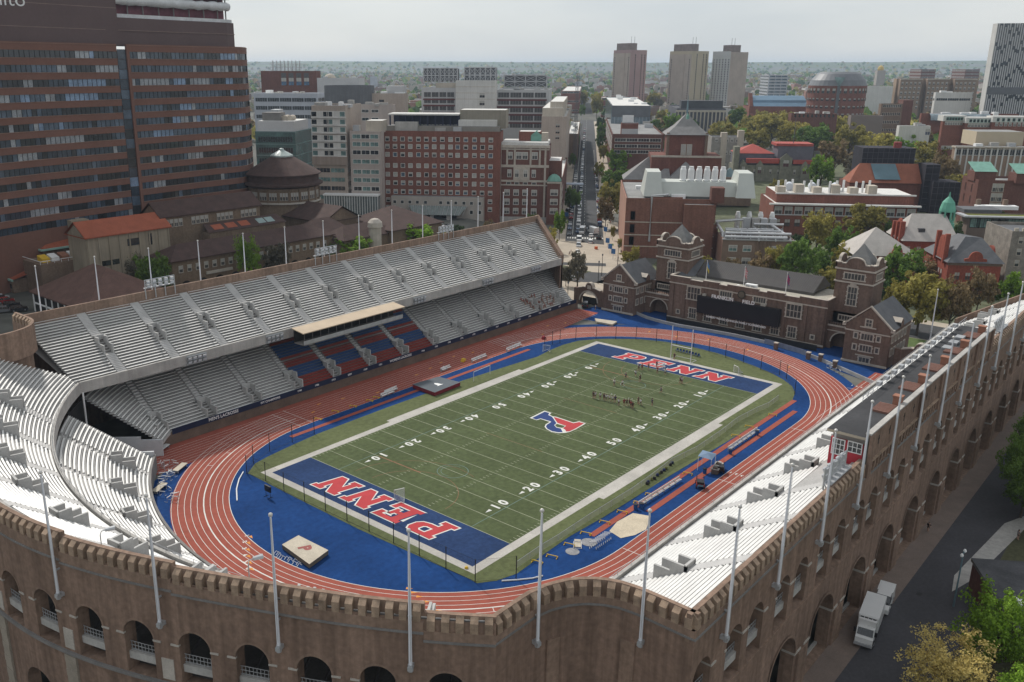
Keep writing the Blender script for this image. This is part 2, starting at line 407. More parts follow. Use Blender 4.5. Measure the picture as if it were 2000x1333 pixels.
# jump runways, pits and the blue strip's long red lanes
mb = MB()
for a, b, y in ((-35, 47.4, -32.4), (-21.8, 41, -35.1)):
    rect(mb, a, b, y-.55, y+.55, .052)
rect(mb, -42, 38, 34.6, 35.7, .048)
struct(mb.build('jump_runway', TRK))
mb = MB(); mb.sheet([gp(*p)[:2] for p in [(1236, 1003), (1271, 1009), (1262, 1035), (1240, 1046), (1212, 1052), (1190, 1038), (1205, 1020)]], z=.056)
struct(mb.build('sand_pit', mat('sand', (.52, .45, .34), .95, .12, .5, fine=.15)))
mb = MB()
for (px, py, r) in [(1150, 1060, 1.3), (1118, 1078, 1.1)]:
    c = gp(px, py); mb.sheet(arcpts(c[0], c[1], r, 0, 340, 12), z=.055)
struct(mb.build('sand_scatter', mat('sand_scatter', (.24, .24, .25), .95, .2, 1, fine=.2)))
# ------------------------------------------------------------------ stadium
STAD = thing('stadium', 'horseshoe brick football stadium with white bench decks, arched outer walls and battlements', 'stadium')
OX, OY = -18.0, -1.0
def Ro(t): return 93.2+2.6*smooth01(206, 184, t)*smooth01(148, 172, t) if t < 206 else 93.2
def WC(t, off, z):
    r = Ro(t)+off; return (OX+r*cos(rad(t)), OY+r*sin(rad(t)), z)
def WS(x, off, z): return (x, -71-off, z)
def WN(x, off, z): return (x, 71+off, z)
def poly_path(P):
    """polyline path W(s, off, z) with the outside on the right-hand side of travel"""
    cum = [0]
    for a, b in zip(P, P[1:]): cum.append(cum[-1]+hyp(b[0]-a[0], b[1]-a[1]))
    def nrm(i):
        a, b = P[i], P[i+1]; l = hyp(b[0]-a[0], b[1]-a[1]); return ((b[1]-a[1])/l, -(b[0]-a[0])/l)
    def W(s, off, z):
        s = max(0, min(cum[-1], s)); i = 0
        while i < len(P)-2 and s > cum[i+1]+1e-9: i += 1
        t = (s-cum[i])/(cum[i+1]-cum[i])
        x = P[i][0]+(P[i+1][0]-P[i][0])*t; y = P[i][1]+(P[i+1][1]-P[i][1])*t
        n = nrm(i)
        if abs(s-cum[i+1]) < 1e-6 and i+2 < len(P):
            n2 = nrm(i+1); m_ = (n[0]+n2[0], n[1]+n2[1]); k = 1+n[0]*n2[0]+n[1]*n2[1]; n = (m_[0]/k, m_[1]/k)
        elif abs(s-cum[i]) < 1e-6 and i > 0:
            n2 = nrm(i-1); m_ = (n[0]+n2[0], n[1]+n2[1]); k = 1+n[0]*n2[0]+n[1]*n2[1]; n = (m_[0]/k, m_[1]/k)
        return (x+n[0]*off, y+n[1]*off, z)
    return W, cum
def arch_wall(mb, W, s0, s1, z0, z1, ops, thick, step, ku=1.0, m=0, mr=0, off=0.0):
    """wall face with round-headed openings; ops: (centre, width, sill z, spring z); ku: metres per unit of s"""
    br = {s0, s1}; n = max(1, int(abs(s1-s0)/step))
    for i in range(n+1): br.add(s0+(s1-s0)*i/n)
    NA = 10
    for c, wd, zb, zs in ops:
        for j in range(NA+1): br.add(c-wd/2*cos(pi*j/NA))
    B = sorted(b for b in br if s0-1e-9 <= b <= s1+1e-9)
    B = [b for i, b in enumerate(B) if i == 0 or b-B[i-1] > 1e-5]
    def zt(o, s):
        c, wd, zb, zs = o; u = (s-c)/(wd/2); return zs+wd/2*ku*math.sqrt(max(0, 1-u*u))
    for a, b in zip(B, B[1:]):
        mid = (a+b)/2; cur = (z0, z0)
        for o in sorted((o for o in ops if abs(mid-o[0]) < o[1]/2), key=lambda o: o[2]):
            mb.poly([W(a, off, cur[0]), W(b, off, cur[1]), W(b, off, o[2]), W(a, off, o[2])], m)
            ta, tb = zt(o, a), zt(o, b)
            mb.poly([W(a, off, ta), W(b, off, tb), W(b, off-thick, tb), W(a, off-thick, ta)], mr)
            mb.poly([W(a, off, o[2]), W(b, off, o[2]), W(b, off-thick, o[2]), W(a, off-thick, o[2])], mr)
            cur = (ta, tb)
        mb.poly([W(a, off, cur[0]), W(b, off, cur[1]), W(b, off, z1), W(a, off, z1)], m)
    for c, wd, zb, zs in ops:
        for s in (c-wd/2, c+wd/2):
            mb.poly([W(s, off, zb), W(s, off, zs), W(s, off-thick, zs), W(s, off-thick, zb)], mr)
def band(mb, W, s0, s1, o0, o1, z0, z1, step, m=0, zin=None, ends=True):
    """solid course following a path between offsets o0<o1 and heights z0<z1 (zin: inner top height)"""
    n = max(1, int(abs(s1-s0)/step+.5)); zi = z1 if zin is None else zin
    S = [s0+(s1-s0)*i/n for i in range(n+1)]
    for a, b in zip(S, S[1:]):
        A = [W(a, o1, z0), W(a, o1, z1), W(a, o0, zi), W(a, o0, z0)]; Bq = [W(b, o1, z0), W(b, o1, z1), W(b, o0, zi), W(b, o0, z0)]
        for i in range(4):
            j = (i+1) % 4; mb.poly([A[i], A[j], Bq[j], Bq[i]], m)
    if ends:
        for s in (s0, s1): mb.poly([W(s, o1, z0), W(s, o1, z1), W(s, o0, zi), W(s, o0, z0)], m)
def parapet(W, s0, s1, zs, zt, step, ku, name='parapet', pitch=1.22):
    """battlement: backing wall, merlons with sloping coping on the outer face, dark notches between"""
    mb = MB()
    band(mb, W, s0, s1, -.85, -.38, zs-.6, zt, step, 0)
    band(mb, W, s0, s1, -.383, .12, zs, zt-1.55, step, 0)
    n = max(1, int(abs(s1-s0)*ku/pitch)); p = (s1-s0)/n
    for i in range(n):
        a = s0+p*(i+.22); b = s0+p*(i+.78)
        band(mb, W, a, b, -.384, .14, zt-1.553, zt-.5, 99, 1, zt-.06)
        # little sloping stone on the sill of each notch
    mb.build(name, [BRK2, CAPST], STAD)
CAPST = mat('weathered_coping', (.31, .225, .16), .95, .3, .9, fine=.15, streak=.15)
def course(W, s0, s1, z, step, h=.32, p=.2, m=None, name='string_course'):
    mb = MB(); band(mb, W, s0, s1, -.1, p, z-h, z, step); mb.build(name, m or CONCD, STAD)

KC = rad(1)*93.5                                   # metres per degree on the outer curve
# -- curved west wall
bays = [150.8+7.8*k for k in range(9)]             # flagpole / pilaster axes
ops = []; rails = []
for b in bays:
    for s in (-1, 1):
        c = b+s*1.98
        if 143.5 < c < 216.5:
            ops.append((c, 2.15, 12.6, 17.15)); rails.append(c)
big = [(b+3.9, 3.2, 0.2, 5.2) for b in bays[:-1]]
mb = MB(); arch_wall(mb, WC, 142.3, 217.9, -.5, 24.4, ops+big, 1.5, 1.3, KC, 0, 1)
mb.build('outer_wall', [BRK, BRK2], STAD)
for c in rails:
    if c < 176: continue
    mb = MB(); band(mb, WC, c-1.07, c+1.07, -.95, -.35, 13.9, 14.75, .55); mb.build('spandrel_panel', CONC, STAD)
    mb = MB()
    for z in (14.85, 15.3, 15.75): band(mb, WC, c-1.07, c+1.07, -.68, -.63, z, z+.06, .55)
    for j in range(9):
        s = c-1.0+j*.25; band(mb, WC, s, s+.03, -.68, -.63, 14.75, 15.8, 9)
    mb.build('arch_railing', STEEL, STAD)
    mb = MB()
    for s in (-1, 1): band(mb, WC, c+s*1.35-.28, c+s*1.35+.28, -.2, .1, 17.0, 17.2, .6)
    mb.build('impost_stone', STONE, STAD)
    mb = MB()
    R_ = [WC(c-1.25*cos(pi*j/12), .05, 17.15+1.25*KC*sin(pi*j/12)) for j in range(13)]
    Q_ = [WC(c-1.09*cos(pi*j/12), .05, 17.15+1.09*KC*sin(pi*j/12)) for j in range(13)]
    for j in range(12): mb.poly([R_[j], R_[j+1], Q_[j+1], Q_[j]])
    mb.build('arch_ring', BRK2, STAD)
for b in bays:
    if b < 176 or b > 216: continue
    mb = MB(); band(mb, WC, b-.42, b+.42, -.1, .09, 12.9, 15.3, 9); mb.build('wall_plaque', STONE, STAD)
    mb = MB()
    for k in range(14): band(mb, WC, b-.5, b+.5, -.1, .26 if k % 2 else .22, -.5+k*.9, .38+k*.9, 9)
    mb.build('stone_pilaster', mat('pilaster_stone', (.30, .26, .21), .9, .15, .6, fine=.1), STAD)
course(WC, 142.3, 217.9, 12.55, 1.5, .35, .28)
for s0, s1, zs, zt in ((142.3, 190.0, 23.7, 26.5), (190.0, 198.4, 23.4, 26.1), (198.4, 213.9, 23.1, 25.7), (213.9, 217.9, 22.3, 24.8)):
    parapet(WC, s0, s1, zs, zt, 1.3, KC); course(WC, s0, s1, zs, 1.5, .22, .22)
# concourse floor, inner wall with the interior shade put into its colour, and steel trusses seen through the arches
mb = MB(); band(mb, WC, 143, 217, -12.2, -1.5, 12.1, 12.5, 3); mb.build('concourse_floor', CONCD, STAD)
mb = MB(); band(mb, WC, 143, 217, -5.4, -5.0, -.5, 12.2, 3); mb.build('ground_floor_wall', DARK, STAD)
mb = MB()
for k in range(26):
    t = 176.5+k*1.6
    mb.tube([WC(t, -3, 12.5), WC(t+.6, -9, 17.8)], .16, 4); mb.tube([WC(t, -9, 12.5), WC(t-.3, -3, 20.5)], .13, 4)
    mb.tube([WC(t, -2.4, 20.6), WC(t, -11, 16)], .2, 4)
mb.build('steel_truss', mat('dark_steel', (.09, .085, .085), .6, .15, 1), STAD)
# -- niche (concave corner) walls, both ends of the horseshoe
NP = [(-91.6, -58.1), (-89.0, -58.1), (-86.0, -58.15), (-83.8, -58.6), (-82.0, -59.4), (-80.6, -60.5), (-79.6, -61.9), (-79.0, -63.4), (-78.8, -65.0), (-78.8, -66.6), (-78.9, -71.0)]
NW, ncum = poly_path(NP)
NN_, nncum = poly_path([(x, -y) for x, y in reversed(NP)])
for W, L, nm in ((NW, ncum[-1], 'niche_wall'), (NN_, nncum[-1], 'niche_wall')):
    mb = MB(); arch_wall(mb, W, 0, L, -.5, 22.6, [], 1, .8); mb.build(nm, BRK, STAD)
    parapet(W, 0, L, 22.3, 24.6 if W is NW else 27.0, .7, 1.0, 'niche_parapet', 1.3); course(W, 0, L, 22.3, .7, .22, .2)
for s in (8.2, 16.0):
    mb = MB(); band(mb, NW, s-.55, s+.55, -.1, .08, 12.6, 15.4, 9); mb.build('wall_plaque', STONE, STAD)
    mb = MB(); band(mb, NW, s-.75, s+.75, -.1, .25, -.5, 19.0, 9); mb.build('niche_pilaster', BRK2, STAD)
# -- straight south wall
SX = [-73.1+12.05*k for k in range(14)]
ops = []; big = []
for k, x in enumerate(SX):
    for s in (-1, 1):
        if -77 < x+s*3.45 < 88: ops.append((x+s*3.45, 3.6, 12.6, 17.1))
    if k: big.append((x-6.02, 7.4, .1, 5.6))
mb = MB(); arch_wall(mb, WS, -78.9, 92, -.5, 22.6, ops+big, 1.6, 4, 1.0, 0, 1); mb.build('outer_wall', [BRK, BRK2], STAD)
for c, wd, zb, zs in ops:
    if c > 75: continue
    mb = MB(); band(mb, WS, c-1.8, c+1.8, -1.0, -.4, 13.9, 14.8, 9); mb.build('spandrel_panel', CONC, STAD)
    mb = MB()
    for z in (14.9, 15.35, 15.8): band(mb, WS, c-1.8, c+1.8, -.7, -.65, z, z+.06, 9)
    for j in range(9): band(mb, WS, c-1.7+j*.425, c-1.66+j*.425, -.7, -.65, 14.8, 15.85, 9)
    mb.build('arch_railing', STEEL, STAD)
    mb = MB(); 
    for s in (-1, 1): band(mb, WS, c+s*2.0-.22, c+s*2.0+.6*(s > 0)+.22, -1.2, .1, 17.0, 17.22, 9)
    mb.build('impost_stone', STONE, STAD)
for c, wd, zb, zs in big:
    if c > 75: continue
    mb = MB()
    for s in (-1, 1): band(mb, WS, c+s*4.6-.95, c+s*4.6+.95, -1.5, .1, 5.45, 5.75, 9)
    mb.build('impost_stone', STONE, STAD)
    mb = MB()
    R_ = [WS(c-4.05*cos(pi*j/16), .12, 5.75+4.05*sin(pi*j/16)) for j in range(17)]; Q_ = [WS(c-3.7*cos(pi*j/16), .12, 5.75+3.7*sin(pi*j/16)) for j in range(17)]
    for j in range(16): mb.poly([R_[j], R_[j+1], Q_[j+1], Q_[j]])
    mb.build('arch_ring', BRK2, STAD)
    for s in (-1, 1):
        mb = MB(); band(mb, WS, c+s*6.02-1.4, c+s*6.02+1.4, -.1, .25, -.1, 5.3, 9) if s > 0 else mb.poly([WS(c-3.7, -1.9, .1)]*3)
        if s > 0: mb.build('wall_pier', BRK2, STAD)
    mb = MB(); band(mb, WS, c-3.7, c+3.7, -1.55, -1.2, .0, .45, 9); mb.build('threshold_kerb', CONC, STAD)
    mb = MB(); band(mb, WS, c-3.65, c-.4, -3.0, -2.9, .1, 8.5, 9); band(mb, WS, c+.4, c+3.65, -3.0, -2.9, .1, 8.5, 9); mb.build('gate_door', mat('dark_gate', (.03, .028, .03), .6, .15, .6), STAD)
course(WS, -78.9, 92, 12.5, 30, .16, .12, BRK2)
parapet(WS, -79.0, -34.0, 22.3, 24.6, 30, 1.0); course(WS, -79.05, -34, 22.3, 30, .22, .22)
parapet(WS, 31.0, 92, 22.3, 24.8, 30, 1.0); course(WS, 31, 92, 22.3, 30, .22, .22)
mb = MB(); band(mb, WS, -78, 90, -14.5, -1.6, 12.1, 12.5, 99); mb.build('concourse_floor', CONCD, STAD)
mb = MB(); band(mb, WS, -78, 90, -5.4, -5.0, -.5, 12.2, 99); mb.build('ground_floor_wall', DARK, STAD)  # near-black colour stands in for the shade behind the arches
# -- north wall (seen only along its battlement)
mb = MB(); arch_wall(mb, WN, -78.9, 90, -.5, 24.6, [], 1, 20); mb.build('outer_wall', BRK, STAD)
parapet(WN, -78.9, 88, 24.2, 26.3, 30, 1.0)
# -- seating tiers
NROW = 24
def tier(fn, S, nrow, zf, zb, trims=None):
    """stepped slab for a tier. fn(s, t) -> (x, y) for t in 0..1 outward; S: list of s stations (or function of t)"""
    mb = MB()
    for k in range(nrow):
        t0, t1 = k/nrow, (k+1)/nrow; z = zf+(zb-zf)*t0; z1 = zf+(zb-zf)*t1
        A = S(t0) if callable(S) else S; Bq = S(t1) if callable(S) else S
        for a0, b0, a1, b1 in zip(A, A[1:], Bq, Bq[1:]):
            p, q, r_, u_ = fn(a0, t0), fn(b0, t0), fn(b1, t1), fn(a1, t1)
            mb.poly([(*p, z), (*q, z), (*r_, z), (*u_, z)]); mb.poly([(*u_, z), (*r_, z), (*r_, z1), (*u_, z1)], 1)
    for a, b in zip(*( (S(0), S(0)[1:]) if callable(S) else (S, S[1:]) )):   # vertical strip below the front edge
        A0, B0 = fn(a, 0), fn(b, 0)
        mb.poly([(*A0, zf-.5), (*B0, zf-.5), (*B0, zf), (*A0, zf)])
    return mb
def bench_rows(mb, fn, s0, s1, rows, nrow, zf, zb, step, m=0, clip=None):
    for k in rows:
        t = (k+.30)/nrow; t2 = (k+.78)/nrow; z = zf+(zb-zf)*k/nrow+.40
        a0, a1 = s0, s1
        if clip:
            a0, a1 = clip(t, a0, a1)
            if a1-a0 < .02: continue
        n = max(1, int((a1-a0)/step+.5)); S = [a0+(a1-a0)*i/n for i in range(n+1)]
        for a, b in zip(S, S[1:]):
            p, q, r_, u_ = fn(a, t), fn(b, t), fn(b, t2), fn(a, t2)
            mb.poly([(*p, z), (*q, z), (*r_, z), (*u_, z)], m); mb.poly([(*p, z-.09), (*q, z-.09), (*q, z), (*p, z)], m)
            mb.poly([(*u_, z-.09), (*r_, z-.09), (*r_, z), (*u_, z)], m)
UF, UB, UD = 15.0, 24.4, 15.5                      # upper tier: front height, back height, depth of straight part
fN = lambda x, t: (x, 55+UD*t)
fS = lambda x, t: (x, -55-UD*t)
fC = lambda a, t: (OX+(80+13.0*t)*cos(rad(a)), OY+(80+13.0*t)*sin(rad(a)))
def kN(t): return 180-math.degrees(math.asin((56+UD*t)/(80+13*t)))
def kS(t): return 180+math.degrees(math.asin((54+UD*t)/(80+13*t)))
def cN(t): return max(kN(t), 180-math.degrees(math.asin(min(1, 58.4/(80+13*t)))))
def cS(t): return min(kS(t), 180+math.degrees(math.asin(min(1, 56.5/(80+13*t)))))
def xk(t, s): a = kN(t) if s > 0 else kS(t); return OX+(80+13*t)*cos(rad(a))
lin = lambda a, b, n: [a+(b-a)*i/n for i in range(n+1)]
mN = lambda t: [max(xk(t, 1), -78.3)]+[-60+20*i for i in range(7)]+[79.5+8*t]
mS = lambda t: [max(xk(t, -1), -78.0)]+[-60+20*i for i in range(7)]+[79.5+8*t]
mC = lambda t: lin(cN(t), cS(t), 56)
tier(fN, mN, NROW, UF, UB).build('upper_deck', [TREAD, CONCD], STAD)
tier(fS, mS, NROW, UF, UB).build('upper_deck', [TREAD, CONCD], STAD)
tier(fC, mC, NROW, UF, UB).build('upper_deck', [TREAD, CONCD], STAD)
# slabs that close the gap between the top row and the wall, and the corner beside the niche
mb = MB()
for a, b in zip(lin(143, 217, 40), lin(143, 217, 40)[1:]):
    p, q = fC(a, 1), fC(b, 1); r_, u_ = WC(b, -.8, 24.38), WC(a, -.8, 24.38); mb.poly([(*p, 24.38), (*q, 24.38), r_, u_])
for s in (-1, 1):
    mb.sheet([(-76.6, s*57), (-84, s*57.2), (-84, s*58.2), (-81.5, s*59.2), (-79.5, s*61.4), (-78.6, s*64), (-78.5, s*70), (-78.2, s*70)], z=16.8)
mb.build('corner_slab', CONC, STAD)
def fascia(fn, S, zt, zb, th=.45):
    mb = MB()
    def W(s, o, z): p = fn(s, o); return (p[0], p[1], z)
    band(mb, W, S[0], S[1], 0, th, zb, zt, S[2]); return mb
fascia(lambda x, o: (x, 55-o), (xk(0, 1), 79.5, 200), 15.75, 13.6).build('deck_fascia', CONC, STAD)
fascia(lambda x, o: (x, -55+o), (xk(0, -1), 79.5, 200), 15.75, 13.6).build('deck_fascia', CONC, STAD)
fascia(lambda a, o: (OX+(80-o)*cos(rad(a)), OY+(80-o)*sin(rad(a))), (kN(0), kS(0), 2), 15.75, 13.6).build('deck_fascia', CONC, STAD)
# front rail
mb = MB()
mb.tube([(x, 54.8, 16.3) for x in (xk(0, 1), 79.5)], .035, 4); mb.tube([(x, -54.8, 16.3) for x in (xk(0, -1), 79.5)], .035, 4)
mb.tube([(OX+79.8*cos(rad(a)), OY+79.8*sin(rad(a)), 16.3) for a in lin(kN(0), kS(0), 50)], .035, 4)
for a in lin(kN(0), kS(0), 50): mb.tube([(OX+79.8*cos(rad(a)), OY+79.8*sin(rad(a)), z) for z in (15.7, 16.3)], .03, 4)
for x in range(-74, 79, 3):
    for y in (54.8, -54.8): mb.tube([(x, y, 15.7), (x, y, 16.3)], .03, 4)
mb.build('front_rail', STEEL, STAD)
# benches, aisles and vomitories
VN = [-65.9+11.69*k for k in range(13)]
VS = [-65.4+11.78*k for k in range(13)]
VC = [149+8.0*k for k in range(9)]
def vom_rows(t0, t1): return int(t0*NROW), int(t1*NROW)
def straight_blocks(fn, V, sgn, skip=None):
    ed = [None]+V+[None]
    for i in range(len(V)+1):
        a = V[i-1]+1.1 if i else -90; b = V[i]-1.1 if i < len(V) else 95
        def clip(t, p, q, a=a, b=b): return max(p, max(xk(t, sgn), -78.2) if i == 0 else p), min(q, 79.3+8*t)
        rows = range(NROW)
        mb = MB()
        if skip and a < skip[1] and b > skip[0]: rows = range(skip[2])
        bench_rows(mb, fn, a, b, rows, NROW, UF, UB, 99, 0, clip)
        if mb.f: mb.build('bench_section', ALU, STAD)
straight_blocks(fN, VN, 1); straight_blocks(fS, VS, -1, (-34, 31, 15))
for i in range(len(VC)+1):
    a = VC[i-1]+.74 if i else 120; b = VC[i]-.74 if i < len(VC) else 240
    mb = MB(); bench_rows(mb, fC, a, b, range(NROW), NROW, UF, UB, 1.3, 0, lambda t, p, q: (max(p, cN(t)+.1), min(q, cS(t)-.1)))
    if mb.f: mb.build('bench_section', ALU, STAD)
VOMM = mat('vomitory_concrete', (.44, .435, .42), .9, .12, .4, fine=.08)
def vomitory(place, w_, y0, y1, fl, hz_, dark_at):
    """place(u, d, z): u across, d outward. two side walls with stepped tops, a dark doorway at the back"""
    mb = MB()
    for s in (-1, 1):
        for d0, d1, top in ((y0, (y0+y1)/2, hz_((y0+y1)/2)+.75), ((y0+y1)/2, y1, hz_(y1)+.75)):
            u0, u1 = sorted((s*w_, s*(w_-.28)))
            P = [place(u, d, z) for z in (hz_(y0)-1.2, top) for u, d in ((u0, d0), (u1, d0), (u1, d1), (u0, d1))]
            mb.add(P, [(4, 5, 6, 7), (0, 1, 5, 4), (1, 2, 6, 5), (2, 3, 7, 6), (3, 0, 4, 7)])
    u0, u1 = -w_, w_
    P = [place(u, d, z) for z in (hz_(y1)-.6, hz_(y1)+.9) for u, d in ((u0, y1-.3), (u1, y1-.3), (u1, y1), (u0, y1))]
    mb.add(P, [(4, 5, 6, 7), (0, 1, 5, 4), (1, 2, 6, 5), (2, 3, 7, 6), (3, 0, 4, 7)])
    mb.poly([place(u, d, z) for u, d, z in ((-w_+.28, y0, hz_(y0)+.06), (w_-.28, y0, hz_(y0)+.06), (w_-.28, y1, hz_(y0)+.3), (-w_+.28, y1, hz_(y0)+.3))], 0)
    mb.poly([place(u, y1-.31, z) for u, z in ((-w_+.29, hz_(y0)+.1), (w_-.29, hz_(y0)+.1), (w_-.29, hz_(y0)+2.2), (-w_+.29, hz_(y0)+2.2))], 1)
    return mb
def aisle(place, hw, d0, d1, hz_, n):
    mb = MB()
    for i in range(n):
        a = d0+(d1-d0)*i/n; b = d0+(d1-d0)*(i+1)/n; z = hz_(a)+.30
        q = [place(u, d, zz) for zz in (z-.3, z) for u, d in ((-hw, a), (hw, a), (hw, b), (-hw, b))]
        mb.add(q, [(4, 5, 6, 7), (0, 1, 5, 4), (1, 2, 6, 5), (3, 0, 4, 7)])
    return mb
hs = lambda d: UF+(UB-UF)*d/UD
hc = lambda d: UF+(UB-UF)*d/13.0
for sg, V in ((1, VN), (-1, VS)):
    for x in V:
        pl = lambda u, d, z, x=x: (x+u, sg*(55+d), z)
        covered = sg < 0 and -35 < x < 31
        aisle(pl, .95, .1, 5.0, hs, 13).build('aisle_steps', AISLE, STAD)
        if not covered: aisle(pl, .95, 8.8, UD, hs, 18).build('aisle_steps', AISLE, STAD)
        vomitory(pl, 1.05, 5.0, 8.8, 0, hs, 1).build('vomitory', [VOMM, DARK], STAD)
for a in VC:
    T = lambda u, d, z, a=a: (OX+(80+d)*cos(rad(a))-u*sin(rad(a)), OY+(80+d)*sin(rad(a))+u*cos(rad(a)), z)
    aisle(T, .9, .1, 4.2, hc, 11).build('aisle_steps', AISLE, STAD)
    if 142.5 < a < 216: aisle(T, .9, 8.0, 13, hc, 12).build('aisle_steps', AISLE, STAD)
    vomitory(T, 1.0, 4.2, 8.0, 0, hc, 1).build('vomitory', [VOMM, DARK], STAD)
# lower tier, north side
LR = 22; LF, LB, LD = 2.7, 12.1, 14.3
gN = lambda x, t: (x, 50+LD*t)
gC = lambda a, t: (OX+(66+14*t)*cos(rad(a)), OY+(66+14*t)*sin(rad(a)))
gS = lambda x, t: (x, -50-LD*t)
def lk(t, s): return 180-s*math.degrees(math.asin((50+s+LD*t)/(66+14*t)))
def lx(t, s=1): return OX+(66+14*t)*cos(rad(lk(t, s)))
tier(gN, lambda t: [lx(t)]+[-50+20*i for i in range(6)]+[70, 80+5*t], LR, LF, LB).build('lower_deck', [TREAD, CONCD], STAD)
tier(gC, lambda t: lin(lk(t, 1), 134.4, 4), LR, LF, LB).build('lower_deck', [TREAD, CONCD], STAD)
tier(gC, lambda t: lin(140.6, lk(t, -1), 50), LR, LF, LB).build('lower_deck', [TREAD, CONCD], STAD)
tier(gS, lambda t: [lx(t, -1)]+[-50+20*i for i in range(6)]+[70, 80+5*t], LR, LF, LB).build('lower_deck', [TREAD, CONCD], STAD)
SEATB = mat('blue_seat', (.03, .075, .19), .6, .12, .6); SEATR = mat('red_seat', (.24, .045, .035), .6, .12, .6)
VL = [-61.6+11.33*k for k in range(13)]
hl = lambda d: LF+(LB-LF)*d/LD
for i in range(len(VL)+1):
    a = VL[i-1]+1.0 if i else -90; b = VL[i]-1.0 if i < len(VL) else 95
    colr = -28 < (a+b)/2 < 19
    if not colr:
        mb = MB(); bench_rows(mb, gN, a, b, range(LR), LR, LF, LB, 99, 0, lambda t, p, q: (max(p, lx(t)), min(q, 79.6+5*t)))
        if mb.f: mb.build('bench_section', ALU, STAD)
    else:
        off_ = 0
        for j, (r0, r1) in enumerate(((0, 4), (4, 8), (8, 12), (12, 17), (17, 22))):
            mb = MB(); bench_rows(mb, gN, a, b, range(r0, r1), LR, LF, LB, 99)
            for k in range(r0, r1):
                if j % 2 == 0 and k == r1-2 and j: continue
                z = LF+(LB-LF)*k/LR; y0 = 50+LD*(k+.72)/LR
                mb.box(a, b, y0, y0+.07, z+.4, z+.72)
            mb.build('seat_block', SEATR if j % 2 == 0 else SEATB, STAD)
mb = MB(); bench_rows(mb, gC, 120, 134.2, range(LR), LR, LF, LB, 1.5, 0, lambda t, p, q: (max(p, lk(t, 1)), q)); mb.build('bench_section', ALU, STAD)
VLC = [147.2, 156.3, 165.5, 174.6, 183.8, 193]
for i in range(len(VLC)+1):
    a = VLC[i-1]+.55 if i else 141.0; b = VLC[i]-.55 if i < len(VLC) else 205
    mb = MB(); bench_rows(mb, gC, a, b, range(LR), LR, LF, LB, 1.5); mb.build('bench_section', ALU, STAD)
for i, x in enumerate(VL):
    pl = lambda u, d, z, x=x: (x+u, 50+d, z)
    aisle(pl, .6, 4.0, LD, hl, 16).build('aisle_steps', AISLE, STAD)
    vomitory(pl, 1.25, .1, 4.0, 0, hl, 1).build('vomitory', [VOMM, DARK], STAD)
for a in VLC:
    T = lambda u, d, z, a=a: (OX+(66+d)*cos(rad(a))-u*sin(rad(a)), OY+(66+d)*sin(rad(a))+u*cos(rad(a)), z)
    aisle(T, .5, 6.3, 14, hl, 9).build('aisle_steps', AISLE, STAD); aisle(T, .5, .1, 2.2, hl, 4).build('aisle_steps', AISLE, STAD)
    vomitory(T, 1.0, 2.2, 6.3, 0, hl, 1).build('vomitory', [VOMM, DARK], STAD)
# front walls of the lower tier with the navy banner
mb = MB(); mb.box(-63.4, 82, 49.6, 50.0, -.3, 2.55); mb.build('front_wall', mat('brown_wall', (.15, .11, .085), .9, .22, .3, fine=.1), STAD)
mb = MB(); mb.box(-60, 81, 49.47, 49.595, 2.1, 3.25); bn = mb.build('banner', NAVY, STAD)
def on_wall(parent, name, txt, x, y, z, size, mt, bold=.02, spacing=1.0, shear=0.0, yaw=0.0):
    """lettering standing on a wall that faces -Y when yaw = 0"""
    v, f = text_mesh(txt, size, bold, 0, 'CENTER', shear, spacing); mb = MB()
    T = frame((x, y, z), yaw); mb.add([T((p[0], 0, p[1])) for p in v], f); return mb.build(name, mt, parent)
ROOT[bn.name] = (0, 0, 0, 0)
on_wall(bn, 'banner_lettering', "MEN'S LACROSSE", -48, 49.46, 2.68, .95, WHITE)
on_wall(bn, 'banner_lettering', 'IVY CHAMPIONS', -36, 49.46, 2.68, .7, WHITE)
for k in range(22): on_wall(bn, 'banner_lettering', str(1910+RND.randint(0, 99)), -28+k*5.0, 49.46, 2.68, .6, WHITE) if k not in (6, 7) else None
on_wall(bn, 'banner_lettering', "WOMEN'S LACROSSE", 4, 49.46, 2.68, .8, WHITE)
mb = MB(); band(mb, lambda a, o, z: (OX+(66+o)*cos(rad(a)), OY+(66+o)*sin(rad(a)), z), 140.4, 228, -.3, .1, -.2, 3.3, 2); mb.build('front_wall', CONCD, STAD)
# entry between the lower tiers: white block wall and low parapet along the radial passage
BLK = mat('white_block_wall', (.56, .57, .58), .85, .08, .5, fine=.05)
Wp = lambda a: (lambda s, o, z: (OX+s*cos(rad(a))-o*sin(rad(a)), OY+s*sin(rad(a))+o*cos(rad(a)), z))
mb = MB(); band(mb, Wp(134.5), 66, 80, -.2, .2, -.2, 3.4, 99); band(mb, Wp(134.5), 70, 80, -.2, .19, 3.4, 4.0, 99); mb.build('passage_wall', BLK, STAD)
mb = MB(); band(mb, Wp(140.5), 66, 80, -.2, .2, -.2, 4.0, 99); mb.box(-78.2, -76.9, 52, 53.5, 0, 4.2); mb.build('passage_parapet', BLK, STAD)
mb = MB(); band(mb, Wp(135.9), 80, 80.3, -3.6, 6, -.2, 12, 99); mb.build('passage_end_wall', DARK, STAD)
